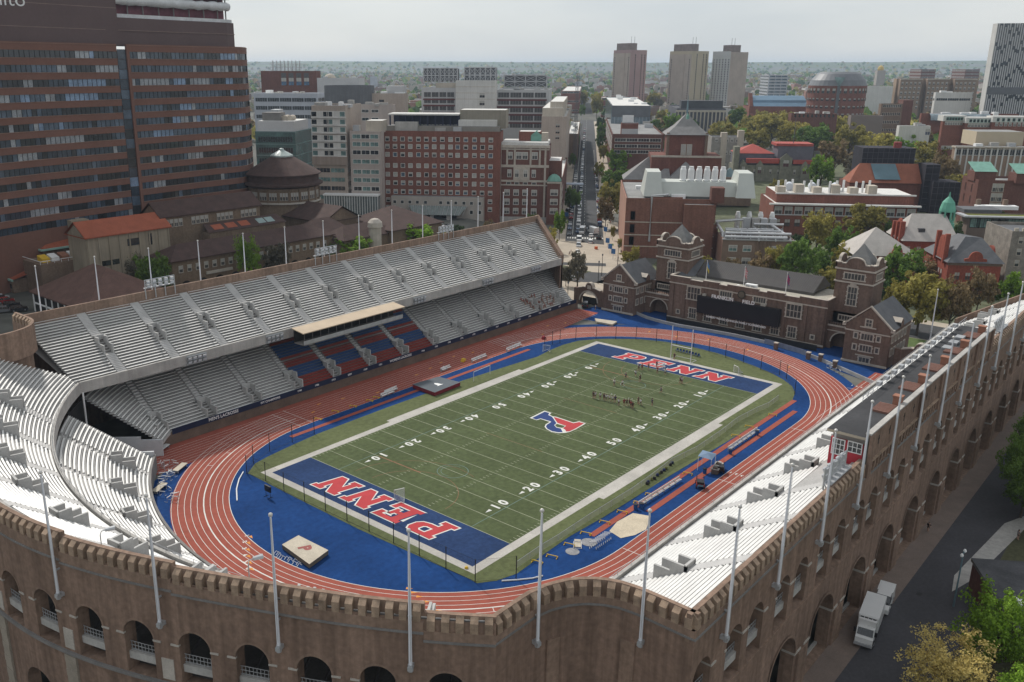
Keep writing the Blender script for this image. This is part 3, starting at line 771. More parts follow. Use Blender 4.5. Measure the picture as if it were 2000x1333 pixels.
# columns under the north upper deck, end wall
mb = MB()
for x in range(-68, 84, 12): mb.box(x-.3, x+.3, 63.2, 63.8, 0, 19.5)
mb.build('deck_columns', CONCD, STAD) if False else None
for x in range(-68, 84, 12):
    mb = MB(); mb.box(x-.3, x+.3, 63.2, 63.8, 8, 19.4); mb.build('deck_column', CONCD, STAD)
mb = MB(); mb.tube([(OX+79*cos(rad(136.2)), OY+79*sin(rad(136.2)), z) for z in (0, 14)], .18, 8); mb.build('deck_column', WHITE, STAD)
mb = MB()
for s in (1, -1):
    mb.prism([(80.0, s*55), (80.9, s*55), (89.4, s*71), (88.4, s*71)], -.3, [14.2, 14.2, 24.6, 24.6] if s > 0 else [14.2, 14.2, 24.2, 24.2], 0)
    mb.prism([(79.3, s*54.8), (80.9, s*54.8), (89.6, s*71.2), (87.6, s*71.2)], [14.2, 14.2, 24.6, 24.6], [16.6, 16.6, 26.3, 26.3], 0)
mb.prism([(79.5, 55), (80.8, 55), (83, 59.2), (81.8, 59.2)], -.3, 14)
mb.build('end_wall', BRK, STAD)
mb = MB(); mb.poly([(-75, 55, 13.9), (80, 55, 13.9), (88, 71, 22.9), (-79, 71, 22.9)]); mb.poly([(-75, -55, 13.9), (80, -55, 13.9), (88, -71, 22.9), (-79, -71, 22.9)])
mb.build('deck_soffit', CONCD, STAD)
# ------------------------------------------------------------------ brick gymnasium hall behind the far bend
HB = brick('hall_brick', (.165, .112, .088), streak=.18)
HSTONE = mat('hall_stone', (.46, .41, .35), .85, .15, .6, fine=.08)
SHADE = mat('window_blind', (.40, .39, .36), .7, .15, 1.0)
def win(parent, T, w, h, cols, rows, frame_m=None, glass_m=None, fw=.28, mull=.12, quoin=False, name='window', proud=.14, blind=0.0):
    """one window: surround, mullions and panes, standing on the wall plane of T(u, out, z) with z=0 at the sill"""
    mb = MB(); fm = frame_m or HSTONE; gm = glass_m or LEADW
    for u0, u1, z0, z1 in ((-w/2-fw, -w/2, -fw, h+fw), (w/2, w/2+fw, -fw, h+fw), (-w/2, w/2, -fw, 0), (-w/2, w/2, h, h+fw)):
        mb.box(u0, u1, -.03, proud, z0, z1, 0, T)
    if quoin:
        for k in range(int(h/.6)+1):
            if k % 2 == 0:
                for s in (-1, 1):
                    u0, u1 = sorted((s*(w/2+fw), s*(w/2+fw+.18))); mb.box(u0, u1, -.03, proud-.01, k*.6-fw, k*.6+.3-fw, 0, T)
    for c in range(1, cols): u = -w/2+w*c/cols; mb.box(u-mull/2, u+mull/2, -.02, proud*.7, 0, h, 0, T)
    for r_ in range(1, rows): z = h*r_/rows; mb.box(-w/2, w/2, -.02, proud*.65, z-mull/2, z+mull/2, 0, T)
    mb.poly([T((-w/2, .02, 0)), T((w/2, .02, 0)), T((w/2, .02, h)), T((-w/2, .02, h))], 1)
    if blind: mb.poly([T((-w/2, .032, h*(1-blind))), T((w/2, .032, h*(1-blind))), T((w/2, .032, h)), T((-w/2, .032, h))], 2)
    return mb.build(name, [fm, gm, SHADE], parent)
def wallT(x, y, z, ang):
    """local u to the right as seen from outside, out towards the viewer; ang = direction the wall faces"""
    c, s = cos(ang), sin(ang)
    return lambda p: (x+p[1]*c-p[0]*s, y+p[1]*s+p[0]*c, z+p[2])
HALL = thing('gymnasium_hall', 'dark brick gymnasium hall with two square towers, gabled wings and a long black scoreboard', 'hall', (98, 0, 0))
mb = MB()
mb.prism([(91, 23.5), (91, -22.5), (108, -22.5), (108, 23.5)], -.5, 12.4, 0, 1)
mb.build('wall', [HB, mat('gravel_roof', (.38, .355, .30), .95, .14, .2, fine=.15)], HALL)
mb = MB()                                           # stepped parapet with stone coping
for k, (y0, y1) in enumerate([(23.5, 17), (17, 13), (13, 8), (8, 5.6), (5.6, -3.6), (-3.6, -6), (-6, -11), (-11, -15), (-15, -22.5)]):
    zt = 13.3 if k % 2 == 0 else 12.85
    mb.box(90.9, 91.5, y1, y0, 12.35, zt-.14, 0); mb.box(90.8, 91.6, y1, y0, zt-.14, zt, 1)
mb.box(91.5, 108, 22.9, 23.6, 12.35, 13.2, 0); mb.box(91.5, 108, -22.6, -21.9, 12.35, 13.2, 0)
mb.box(91.4, 108, 22.8, 23.7, 13.2, 13.4, 1); mb.box(91.4, 108, -22.7, -21.8, 13.2, 13.4, 1)
mb.build('parapet', [HB, HSTONE], HALL)
for z, h, p in ((11.3, .3, .18), (.9, .45, .22)):
    mb = MB(); mb.box(91-p, 91.05, -22.6, 23.6, z-h, z, 0); mb.build('stone_course', HSTONE, HALL)
for y in (22.4, 18.5, 12.8, -11.3, -17, -21.6):
    mb = MB(); mb.box(90.7, 91.02, y-.45, y+.45, 1, 11, 0); mb.build('wall_pier', HB, HALL)
mb = MB()
a = [(97.2, 18.2, 13.2), (97.2, -16.4, 13.2), (104, -16.4, 16.6), (104, 18.8, 16.6)]
mb.poly(a); mb.poly([(104, 18.8, 16.6), (104, -16.4, 16.6), (110, -16.4, 13), (110, 18.8, 13)]); mb.poly([a[1], (110, -16.4, 13), a[2]]); mb.poly([a[0], a[3], (110, 18.8, 13)])
for k in range(58):
    y = 18-k*.6
    mb.add([(97.25, y, 13.26), (104, y, 16.66), (104, y+.12, 16.66), (97.25, y+.12, 13.26), (97.25, y, 13.36), (104, y, 16.76), (104, y+.12, 16.76), (97.25, y+.12, 13.36)], [(4, 5, 6, 7), (0, 1, 5, 4), (3, 2, 6, 7)])
mb.box(97.1, 97.4, -16.4, 18.2, 12.4, 13.2)
mb.build('metal_roof', mat('dark_metal_roof', (.085, .078, .075), .5, .12, .5), HALL)
mb = MB(); mb.poly([(93.5, 23, 12.5), (97, 18.6, 12.6), (104.2, 19.2, 16.4), (104.2, 23, 16.4)]); mb.build('slate_slope', SLATE, HALL)
FT = lambda y, z: wallT(91, y, z, pi)
for y in (15.5, 10.8, 5.8, .8, -4.2, -9.2, -13.9): win(HALL, FT(y, 1.5), 2.1, 2.9, 3, 2, quoin=True)
for y in (15.5, -13.9): win(HALL, FT(y, 7.2), 3.9, 3.5, 4, 2, quoin=True, name='bay_window', proud=.5)
for y in (5.8, -4.1): win(HALL, FT(y, 9.6), 3.4, 1.5, 5, 1, quoin=True)
for y in (-19.5, 20.2): win(HALL, FT(y, 2.2), .8, .9, 1, 1)
mb = MB(); mb.tube([(90.6, 1.1, 11.0), (90.85, 1.1, 11.0)], [1.15, 1.15], 20); mb.tube([(90.5, 1.1, 11.0), (90.62, 1.1, 11.0)], [.85, .85], 20, 1); mb.build('medallion', [mat('bronze', (.06, .05, .04), .5), mat('medallion_face', (.14, .12, .09), .7)], HALL)
mb = MB(); mb.box(89.4, 90.6, -10.6, 13.6, 3.9, 8.9); mb.box(89.34, 89.41, -10.5, 13.5, 4.05, 8.75, 1)
SB = mb.build('scoreboard', [BLACK, mat('led_panel', (.012, .013, .018), .35, .1, .5)], HALL)
mb = MB()
for y in (10, -1, -8): mb.box(90.6, 91, y-.2, y+.2, 4.5, 8.5)
mb.build('scoreboard_bracket', BLACK, HALL)
def fac(txt, y, z, size, nm, bold, sp, x=89.3):
    v, f = text_mesh(txt, size, bold, 0, 'CENTER', 0, sp); T = wallT(x, y, z, pi); mb = MB(); mb.add([T((p[0], 0, p[1])) for p in v], f); return mb.build(nm, WHITE, SB)
fac('FRANKLIN', 6.0, 9.45, 1.35, 'scoreboard_lettering', .05, 1.05); fac('FIELD', -1.7, 9.45, 1.35, 'scoreboard_lettering', .05, 1.1)
fac('ROBERT WOOD JOHNSON FAMILY SCOREBOARD', 1.5, 3.3, .78, 'scoreboard_lettering', .03, 1.0)
mb = MB(); mb.box(90.2, 90.9, -4.8, -6.2, 8.9, 9.5); mb.box(90.2, 90.9, 11.6, 12.6, 8.9, 9.5); mb.build('loudspeaker', STONE, HALL)
# towers
for y0, y1, x0, x1, h in ((20.8, 31.0, 96, 105, 20.6), (-31.4, -21.9, 96, 105, 21.4)):
    tw = MB(); tw.prism([(x0, y1), (x0, y0), (x1, y0), (x1, y1)], -.5, h, 0); TW = tw.build('tower', HB, HALL); 
    yc, xc = (y0+y1)/2, (x0+x1)/2
    mb = MB()
    for z, p in ((h, .35), (h-3.4, .28)): 
        mb.box(x0-p, x1+p, y0-p, y1+p, z-.35, z+.02)
    mb.build('tower_cornice', HSTONE, TW)
    mb = MB()                                       # parapet, curved gables
    for (ax, ay, bx, by) in ((x0, y1, x0, y0), (x0, y0, x1, y0), (x1, y0, x1, y1), (x0, y1, x1, y1)):
        L = hyp(bx-ax, by-ay); ux, uy = (bx-ax)/L, (by-ay)/L; nx, ny = -uy*.45, ux*.45
        prof = [(0, 1.3), (.12, 1.45), (.13, 1.2), (.24, 1.25), (.27, 1.7)]+[(.5-.23*cos(pi*j/8), 1.7+1.25*sin(pi*j/8)) for j in range(9)]+[(.73, 1.7), (.76, 1.25), (.87, 1.2), (.88, 1.45), (1, 1.3)]
        P = [(ax+ux*L*t, ay+uy*L*t, h+z) for t, z in prof]
        for p, q in zip(P, P[1:]):
            if hyp(q[0]-p[0], q[1]-p[1]) < 1e-4: continue
            for d in (0, 1): mb.poly([(p[0]+nx*d*(1 if False else 1), p[1]+ny*d, h), (q[0]+nx*d, q[1]+ny*d, h), (q[0]+nx*d, q[1]+ny*d, q[2]), (p[0]+nx*d, p[1]+ny*d, p[2])], 0)
            k = .35
            mb.add([(p[0]-nx*k, p[1]-ny*k, p[2]), (q[0]-nx*k, q[1]-ny*k, q[2]), (q[0]+nx*1.3, q[1]+ny*1.3, q[2]), (p[0]+nx*1.3, p[1]+ny*1.3, p[2]),
                    (p[0]-nx*k, p[1]-ny*k, p[2]+.25), (q[0]-nx*k, q[1]-ny*k, q[2]+.25), (q[0]+nx*1.3, q[1]+ny*1.3, q[2]+.25), (p[0]+nx*1.3, p[1]+ny*1.3, p[2]+.25)], [(4, 5, 6, 7), (0, 1, 5, 4), (3, 2, 6, 7)], 1)
    mb.build('curved_parapet', [HB, HSTONE], TW)
    mb = MB(); ap = (xc, yc, h+6.3); b = [(x0+.9, y1-.9, h+.4), (x0+.9, y0+.9, h+.4), (x1-.9, y0+.9, h+.4), (x1-.9, y1-.9, h+.4)]
    for i in range(4): mb.poly([b[i], b[(i+1) % 4], ap])
    mb.build('pyramid_roof', mat('tower_slate', (.17, .17, .165), .8, .18, .6, fine=.12), TW)
    win(TW, wallT(x0, yc, h-2.7, pi), 5.0, 1.5, 6, 1, quoin=True); win(TW, wallT(xc, y0, h-2.7, -pi/2), 4.6, 1.5, 6, 1, quoin=True)
    win(TW, wallT(x0, yc, h-9.6, pi), 2.2, 4.8, 3, 3, quoin=True, name='tall_window')
    mb = MB(); T = wallT(x0, yc, h-4.6, pi); mb.box(-1.3, 1.3, -.02, .2, .05, .35, 0, T); mb.box(-.8, .8, -.02, .16, .35, .75, 0, T); mb.box(-.4, .4, -.02, .14, .75, 1.1, 0, T); mb.build('window_crest', HSTONE, TW)
# gabled wings
for x0, ya, yb in ((86, 43.2, 32.4), (84, -29.9, -40.6)):
    yc = (ya+yb)/2; e, ap = 10.0, 14.9; x1 = 101
    mb = MB(); mb.prism([(x0, ya), (x0, yb), (x1, yb), (x1, ya)], -.5, e)
    for x in (x0, x1): mb.poly([(x, ya, e), (x, yb, e), (x, yc, ap)])
    W_ = mb.build('wing', HB, HALL)
    mb = MB()
    for s in (ya, yb):
        q = .45 if s == ya else -.45
        mb.poly([(x0+.4, s+q, e-.2), (x1, s+q, e-.2), (x1, yc, ap+.1), (x0+.4, yc, ap+.1)])
    mb.build('slate_roof', SLATE, W_)
    mb = MB()
    for s in (ya, yb):                              # stone raking coping, kneelers
        q = .4 if s == ya else -.4
        A_, B_ = (x0, s+q, e-.1), (x0, yc, ap+.15)
        mb.add([(x+dx, y, z+dz) for dx in (-.3, .45) for (x, y, z) in (A_, B_) for dz in (0, .4)], [(0, 1, 3, 2), (4, 5, 7, 6), (1, 5, 7, 3), (0, 4, 6, 2)])
        mb.box(x0-.3, x0+.6, min(s, s+q*2), max(s, s+q*2), e-.5, e+.25)
    mb.box(x0-.2, x0+.02, yb-.15, ya+.15, 8.4, 8.7); mb.box(x0-.2, x1, yb-.2 if yb > 0 else yb-.2, yb+.02, 8.4, 8.7)
    mb.box(x0-.25, x0+.02, yb-.15, ya+.15, .2, .7)
    mb.build('stone_trim', HSTONE, W_)
    T = lambda z: wallT(x0, yc, z, pi)
    win(W_, T(10.2), 1.3, 1.6, 2, 2, name='gable_window')
    mb = MB(); mb.box(-1.9, 1.9, -.02, .35, 9.7, 9.95, 0, T(0)); mb.box(-2.2, 2.2, -.02, .3, 2.35, 2.6, 0, T(0)); mb.build('window_ledge', HSTONE, W_)
    for z in (6.6, 3.6):
        win(W_, T(z), 2.7, 1.5, 4, 1, quoin=True)
        for s in (-1, 1): win(W_, wallT(x0, yc+s*2.7, z+.15, pi), .7, 1.2, 1, 1)
    win(W_, T(.75), 2.4, 1.2, 3, 1, quoin=True)
    for k in range(5):
        for z in (6.6, 3.2): win(W_, wallT(x0+2+k*2.6, yb, z, -pi/2), 1.2, 1.6, 2, 1)
    mb = MB(); T2 = wallT(x0+7, yb, e-.2, -pi/2); mb.poly([T2(p) for p in ((-1.1, .5, 0), (1.1, .5, 0), (1.1, .5, 1.2), (0, .5, 2.1), (-1.1, .5, 1.2))]); mb.poly([T2(p) for p in ((-1.2, .5, 1.2), (0, .5, 2.2), (0, -2.4, 2.2), (-1.2, -1.2, 1.2))], 1); mb.poly([T2(p) for p in ((1.2, .5, 1.2), (0, .5, 2.2), (0, -2.4, 2.2), (1.2, -1.2, 1.2))], 1); mb.build('dormer', [HB, HSTONE], W_)
# links with the archways
for ya, yb in ((32.4, 23.5), (-22.5, -29.9)):
    yc = (ya+yb)/2
    W2 = lambda s, o, z, ya=ya: (93-o, ya-s, z)
    mb = MB(); arch_wall(mb, W2, 0, ya-yb, -.5, 6.6, [((ya-yb)/2+.3, 5.6, -.4, 1.9)], 6, 3); mb.poly([(93, ya, 6.6), (93, yb, 6.6), (97, yb, 6.6), (97, ya, 6.6)])
    mb.prism([(96, ya), (96, yb), (104, yb), (104, ya)], 6.5, 9.6, 0, 1); L_ = mb.build('link_block', [HB, SLATE], HALL)
    mb = MB(); mb.poly([(98.5, ya, -.5), (98.5, yb, -.5), (98.5, yb, 5.5), (98.5, ya, 5.5)]); mb.build('archway_back', DARK, L_)
    mb = MB(); mb.box(92.8, 93.03, yb, ya, 6.2, 6.6); mb.box(92.8, 93.03, yb, ya, 4.9, 5.1)
    R_ = [W2((ya-yb)/2+.3-3.1*cos(pi*j/14), .12, 1.9+3.1*sin(pi*j/14)) for j in range(15)]; Q_ = [W2((ya-yb)/2+.3-2.75*cos(pi*j/14), .12, 1.9+2.75*sin(pi*j/14)) for j in range(15)]
    for j in range(14): mb.poly([R_[j], R_[j+1], Q_[j+1], Q_[j]])
    mb.build('arch_stone', HSTONE, L_); win(L_, wallT(96, yc, 7.5, pi), 4.2, 1.2, 6, 1)
    mb = MB()
    for k in range(12): y = yb+.4+(ya-yb-.8)*k/11; mb.box(92.9, 93.0, y-.06, y+.06, 6.6, 7.4)
    mb.box(92.85, 93.05, yb, ya, 7.4, 7.5); mb.build('balustrade', BLACK, L_)
# three roof flags and the roof equipment
for (y, c1, c2, nm) in ((13.0, (.10, .22, .42), (.55, .45, .05), 'blue and yellow flag'), (1.6, (.5, .05, .06), (.6, .6, .6), 'red and white striped flag'), (-10.4, (.03, .05, .2), (.5, .04, .05), 'dark blue, white and red flag')):
    f = thing('roof_flagpole', 'white flagpole with a hanging %s on the hall roof' % nm, 'flagpole', (92.6, y, 12.4), 0, 'flagpoles on the hall roof')
    mb = MB(); mb.tube([(92.6, y, 12.4), (92.6, y, 18.6)], [.11, .05], 6); mb.lathe([(.0, 0), (.12, .1), (0, .22)], (92.6, y, 18.6), 6); mb.build('pole', WHITE, f)
    mb = MB(); n = 6
    for i in range(n):
        for j in range(7):
            def q(u, v): return (92.6+.1*sin(u*9+v*3), y-.08-u*.75, 18.4-v*2.3-u*1.1+.12*sin(u*7))
            a0, a1, b0, b1 = i/n, (i+1)/n, j/7, (j+1)/7
            mb.poly([q(a0, b0), q(a1, b0), q(a1, b1), q(a0, b1)], (j % 2) if y < 5 else (1 if j > 3 else 0))
    mb.build('flag', [mat('flag_a%d' % y, c1, .8, .1, 1), mat('flag_b%d' % y, c2, .8, .1, 1)], f)
mb = MB(); mb.box(92.2, 93.6, -2.2, 1.0, 12.42, 13.9); mb.box(92.15, 92.25, -1.8, -.8, 12.8, 13.6, 1); mb.box(92.15, 92.25, -.3, .7, 12.8, 13.6, 1); mb.box(92.3, 93.4, 3.0, 3.6, 12.42, 13.1)
tag(mb.build('rooftop_unit', [WHITE, STEEL]), 'small white rooftop cooling unit behind the hall parapet', 'cooling unit')
# gate walls beside the wings
for yb, ya, x, nm in ((44.0, 55.2, 88, 'left end of the hall, under the grandstand corner'), (-52.5, -41.2, 87, 'right end of the hall, beside the south deck')):
    G = thing('arched_gate_wall', 'low brick gate wall with a round-headed gateway at the %s' % nm, 'gate', (x, (ya+yb)/2, 0))
    W2 = lambda s, o, z, ya=ya, x=x: (x-o, ya-s, z)
    mb = MB(); arch_wall(mb, W2, 0, ya-yb, -.5, 5.0, [((ya-yb)/2, 6.4, -.4, 1.2)], 1.2, 2); mb.box(x, x+1.2, yb, ya, 4.98, 5.0); 
    P = [(ya-1.5, 5.0), (ya-3.5, 5.6)]+[((ya+yb)/2+1.3*cos(pi*j/8), 5.6+1.5*sin(pi*j/8)) for j in range(9)]+[(yb+3.5, 5.6), (yb+1.5, 5.0)]
    mb.add([(xx, p[0], p[1]) for xx in (x-.02, x+1.2) for p in P], [tuple(range(len(P))), tuple(range(len(P), 2*len(P)))]+[(i, i+1, len(P)+i+1, len(P)+i) for i in range(len(P)-1)])
    mb.build('wall', HB, G)
    mb = MB()
    for p, q in zip(P, P[1:]): mb.add([(xx, r_[0], r_[1]+d) for xx in (x-.2, x+1.4) for r_ in (p, q) for d in (0, .25)], [(0, 1, 3, 2), (4, 5, 7, 6), (1, 5, 7, 3), (0, 4, 6, 2)])
    R_ = [W2((ya-yb)/2-3.6*cos(pi*j/14), .12, 1.2+3.6*sin(pi*j/14)) for j in range(15)]; Q_ = [W2((ya-yb)/2-3.15*cos(pi*j/14), .12, 1.2+3.15*sin(pi*j/14)) for j in range(15)]
    for j in range(14): mb.poly([R_[j], R_[j+1], Q_[j+1], Q_[j]])
    mb.box(x-.1, x+.02, (ya+yb)/2-.7, (ya+yb)/2+.7, 5.2, 6.4)
    mb.build('stone_trim', HSTONE, G)
    mb = MB(); mb.poly([(x+1.1, ya-2.6, -.4), (x+1.1, yb+2.6, -.4), (x+1.1, yb+2.6, 2.4), (x+1.1, ya-2.6, 2.4)]); mb.build('gate_panel', BLACK, G)
# low pad wall and kerb that follow the track in front of the hall
FW_, fcum = poly_path([(88.5, 33), (86, 28), (84.6, 22), (84.2, 16), (85.2, 8), (85.7, 0), (85.2, -10), (83, -19.3), (80.1, -25.7), (75.8, -33), (71.5, -40.2), (69, -44)][::-1])
mb = MB(); band(mb, FW_, 0, fcum[-1], 0, .25, 0, .9, 2); tag(mb.build('track_wall', mat('pale_wall', (.36, .36, .36), .85, .15, .4, fine=.1)), 'low pale grey wall curving between the red track and the hall', 'wall')
mb = MB(); band(mb, FW_, 26, 39, -.1, -.02, .05, 1.4, 2); mb2 = mb; tag(mb2.build('wall_banner', mat('faded_banner', (.20, .23, .29), .8, .2, .8)), 'faded blue banner on the low wall below the scoreboard', 'banner')
mb = MB(); mb.box(87.6, 88.2, -22, 22, 0, 1.5); mb.box(86.2, 88, -41, -30.5, 0, .05); tag(mb.build('moat_fence', BLACK), 'black panel fence standing at the foot of the hall', 'fence')
for i, (px, py) in enumerate([(1515, 683), (1578, 702), (1602, 706), (1630, 719)]):
    c = gp(px, py); t = thing('brick_pillar', 'short brick pillar with a pale cap by the far track wall, %s from the left' % nth(i), 'pillar', c, 0, 'brick pillars by the track wall')
    mb = MB(); mb.box(c[0]-.45, c[0]+.45, c[1]-.45, c[1]+.45, 0, 1.7); mb.build('shaft', HB, t)
    mb = MB(); mb.box(c[0]-.55, c[0]+.55, c[1]-.55, c[1]+.55, 1.7, 1.95); mb.build('cap', HSTONE, t)
# ------------------------------------------------------------------ wall flagpoles
def pole_proto():
    t = thing('flagpole', '-', 'flagpole', (0, 0, 0))
    mb = MB(); mb.tube([(0, 0, -.2), (0, 0, 6), (0, 0, 13.4)], [.17, .15, .085], 8); mb.build('pole', mat('flagpole_white', (.70, .71, .74), .4, .06, .4), t)
    mb = MB(); mb.lathe([(0, -.2), (.17, -.1), (.21, .03), (.17, .16), (0, .26)], (0, 0, 13.62), 8); mb.build('ball_finial', mat('finial_silver', (.62, .60, .56), .35, .1, 1, metal=.3), t, smooth=True)
    mb = MB(); mb.box(-.7, .28, -.24, .24, -.45, -.05); mb.tube([(0, 0, -.6), (0, 0, .1)], .26, 8); mb.box(-.7, .12, -.08, .08, 2.6, 2.75); mb.build('wall_bracket', STEEL, t)
    mb = MB(); mb.tube([(.2, .05, .5), (.13, .03, 13.3)], .018, 3); mb.build('halyard', STEEL, t)
    return seal(t)
PP_ = pole_proto(); n_ = 0
def putpole(x, y, z, az, label, sc=1.0):
    global n_
    o = dup(PP_, (x, y, z), az, None if sc == 1 else (1, 1, sc), label, 'white flagpoles on the stadium walls')
    n_ += 1
for i, b in enumerate([b for b in bays if 188 < b < 215]):
    p = WC(b, .55, 19.8); putpole(p[0], p[1], p[2], rad(b), 'tall white flagpole on the curved brick wall, %s from the left edge' % nth(i), 1.0)
for i, (px, py, a) in enumerate(((1050, 1248, -100), (1251, 1248, 190))):
    q = ony(px, py, -58.7) if i == 0 else onx(px, py, -79.3)
    putpole(q[0], q[1], 19.8, rad(a), 'white flagpole %s the concave corner niche of the brick wall' % ('at the left side of', 'at the right side of')[i])
for i, x in enumerate(SX[:12]): putpole(x, -71.55, 19.8, -pi/2, 'white flagpole on the south stadium wall, %s from the corner niche' % nth(i))
for i, x in enumerate(SX): putpole(x, 71.55, 21.4, pi/2, 'white flagpole behind the north grandstand, %s from the left' % nth(i))
c = gp(1102, 497, 12); putpole(86, 73.5, 12, 0, 'white flagpole standing alone at the street end of the grandstand')
for px, py, tp, nm in ((1812, 690, 553, 'beside the hall wing, left one of the pair'), (1989, 560, 460, 'at the right edge of the picture by the green tree')):
    q = gp(px, py, 2); h = 14
    putpole(q[0], q[1], 5, 0, 'white flagpole rising '+nm)
kill(PP_)
# ------------------------------------------------------------------ press box on the south deck
PB = thing('press_box', 'long dark-roofed press box built over the back of the south deck', 'press box', (-2, -68.5, 24))
x0, x1, yr, yf, zt = -33.5, 30.4, -71.1, -66.4, 27.6
mb = MB(); mb.prism([(x0-.6, yr+.35), (x1+.4, yr+.35), (x1+.4, yf+.5), (x0-.6, yf+.5)], zt-.38, zt-.02, 1, 0, True)
mb.build('roof', [mat('tar_roof', (.045, .045, .048), .9, .25, .15, fine=.1), mat('fascia_tan', (.42, .36, .28), .8, .1, .6)], PB)
mb = MB(); mb.box(x0+.4, x1-.4, yr+.6, yf, 20.6, zt-.4); mb.build('cabin', mat('cabin_wall', (.26, .24, .22), .8, .15, .4), PB)
for k in range(20): 
    T = wallT(x0+2.2+k*3.2, yf, 24.6, pi/2); win(PB, T, 2.5, 1.6, 3, 1, WHITE, GLASSD, .1, .08, name='window')
mb = MB(); mb.box(x0+.2, x0+.9, yf-3.9, yf+.15, 22.6, 26.3); mb.box(x0+.15, x0+3.2, yf-.3, yf+.2, 22.6, 25); mb.build('red_booth', mat('booth_red', (.40, .03, .045), .5, .1, .6), PB)
win(PB, wallT(x0+.2, yf-.9, 24.2, pi), 1.4, 2.0, 3, 3, WHITE, LEADW, .1, .07); win(PB, wallT(x0+.2, yf-2.9, 25.0, pi), 1.6, 1.3, 3, 2, WHITE, GLASSD, .1, .07)
mb = MB(); arch_wall(mb, WS, x0-.3, x1+.3, 22.2, zt+.35, [], 1, 20, 1, 0, 0, .06); band(mb, WS, x0-.3, x1+.3, -.5, .063, zt+.1, zt+.353, 99); mb.build('rear_wall', BRK, PB)
mb = MB(); band(mb, WS, x0-.35, x1+.35, -.5, .2, zt+.35, zt+.55, 99); mb.build('wall_coping', CONC, PB)
mb = MB()
for k in range(7): x = x0+.4+k*10.55; band(mb, WS, x-.7, x+.7, .0, .35, 22.2, zt+.3, 99)
mb.build('wall_pier', BRK, PB)
mb = MB()
for k in range(46):
    x = x0+1.2+k*1.375; 
    if abs((x-x0-.4) % 10.55-5.3) > 4.4: continue
    band(mb, WS, x-.22, x+.22, .05, .3, 22.9, 23.9, 99); band(mb, WS, x-.22, x+.22, .05, .18, 22.2, 22.9, 99)
mb.build('corbel_table', BRK2, PB)
course(WS, x0, x1, 24.15, 99, .22, .33, CAPST); course(WS, x0, x1, 22.3, 99, .25, .25)
mb = MB()
for k in range(12): x = x0+5.7+(k//2)*10.55+(2.2 if k % 2 else -2.2); band(mb, WS, x-.12, x+.12, .04, .075, 25.6, 26.8, 99); band(mb, WS, x-.3, x+.3, .04, .076, 26.2, 26.45, 99)
mb.build('arrow_slit', DARK, PB)
LOUV = mat('louver_brown', (.20, .10, .075), .7, .15, .8)
for k in range(5):
    x = x0+9.5+k*11.6
    mb = MB()
    for j in range(9): mb.box(x+j*.42, x+j*.42+.25, yr+.9, yr+3.1, zt-.02, zt+.28)
    mb.build('roof_louver', LOUV, PB)
    mb = MB(); mb.box(x+3.9, x+4.9, yr+.55, yr+1.6, zt-.02, zt+1.3); mb.box(x+3.8, x+5.0, yr+.45, yr+1.7, zt+1.3, zt+1.5); mb.build('chimney', mat('chimney_brick', (.30, .14, .09), .85, .15, .8), PB)
mb = MB()
for k in range(3): mb.box(x0+46+k*4, x0+48+k*4, yf-2.2, yf-.9, zt-.02, zt+.35)
mb.build('roof_hatch', mat('hatch_grey', (.30, .31, .32), .5, .1, .6), PB)
mb = MB()
mb.tube([(x0+12, yf+.3, zt+.95), (x1+3, yf+.3, zt+.95)], .05, 4); mb.tube([(x0+12, yf+.3, zt+.5), (x1+3, yf+.3, zt+.5)], .04, 4)
for k in range(27): x = x0+12+k*2.05; mb.tube([(x, yf+.3, zt-.1), (x, yf+.3, zt+.95)], .04, 4)
mb.build('roof_rail', STEEL, PB)
for k in range(13):
    x = x0+20+k*3.4
    mb = MB(); mb.box(x-.5, x+.5, yf+.35, yf+.95, zt+.3, zt+.9); mb.box(x-.42, x+.42, yf+.95, yf+1.0, zt+.35, zt+.85, 1); mb.build('rail_lamp', [STEEL, WHITE], PB)
mb = MB(); mb.box(-36.2, -35.6, -68.2, -67.8, 20.5, 22.8); mb.build('booth_post', STEEL, PB)
# ------------------------------------------------------------------ floodlight rigs
LAMPF = mat('lamp_glass', (.62, .66, .70), .2, .1, 1)
def rig_proto(name, w_, legs, cols, rows):
    t = thing(name, '-', 'floodlights', (0, 0, 0)); mb = MB()
    for x in [-w_/2+w_*i/3 for i in range(4)]: mb.tube([(x, 0, 0), (x, 0, legs+1.7)], .12, 4); mb.tube([(x, .9, .4), (x, 0, legs)], .08, 4)
    for z in (legs-.1, legs+.8, legs+1.7): mb.tube([(-w_/2, 0, z), (w_/2, 0, z)], .1, 4)
    mb.box(-w_/2, w_/2, .1, .9, legs-.2, legs-.12); mb.build('frame', STEEL, t)
    for r_ in range(rows):
        for c in range(cols):
            x = -w_/2+w_*(c+.5)/cols; z = legs+.35+r_*.85
            mb = MB(); mb.add([(x-.42, -.15, z-.34), (x+.42, -.15, z-.34), (x+.36, .25, z-.2), (x-.36, .25, z-.2), (x-.42, -.45, z+.26), (x+.42, -.45, z+.26), (x+.36, .1, z+.3), (x-.36, .1, z+.3)], [(3, 2, 1, 0), (1, 2, 6, 5), (2, 3, 7, 6), (3, 0, 4, 7), (4, 5, 6, 7)])
            mb.poly([(x-.40, -.16, z-.32), (x+.40, -.16, z-.32), (x+.40, -.46, z+.25), (x-.40, -.46, z+.25)], 1); mb.build('lamp', [STEEL, LAMPF], t)
    return seal(t)
RP = rig_proto('floodlight_rig', 7.0, 2.4, 5, 2)
for i, x in enumerate((-48, -1.6, 43.4)): dup(RP, (x, 69.9, 24.7), 0, None if i != 2 else (.9, .9, .95), 'steel rack of floodlights on top of the north grandstand, %s from the left' % nth(i), 'floodlight racks on the grandstand')
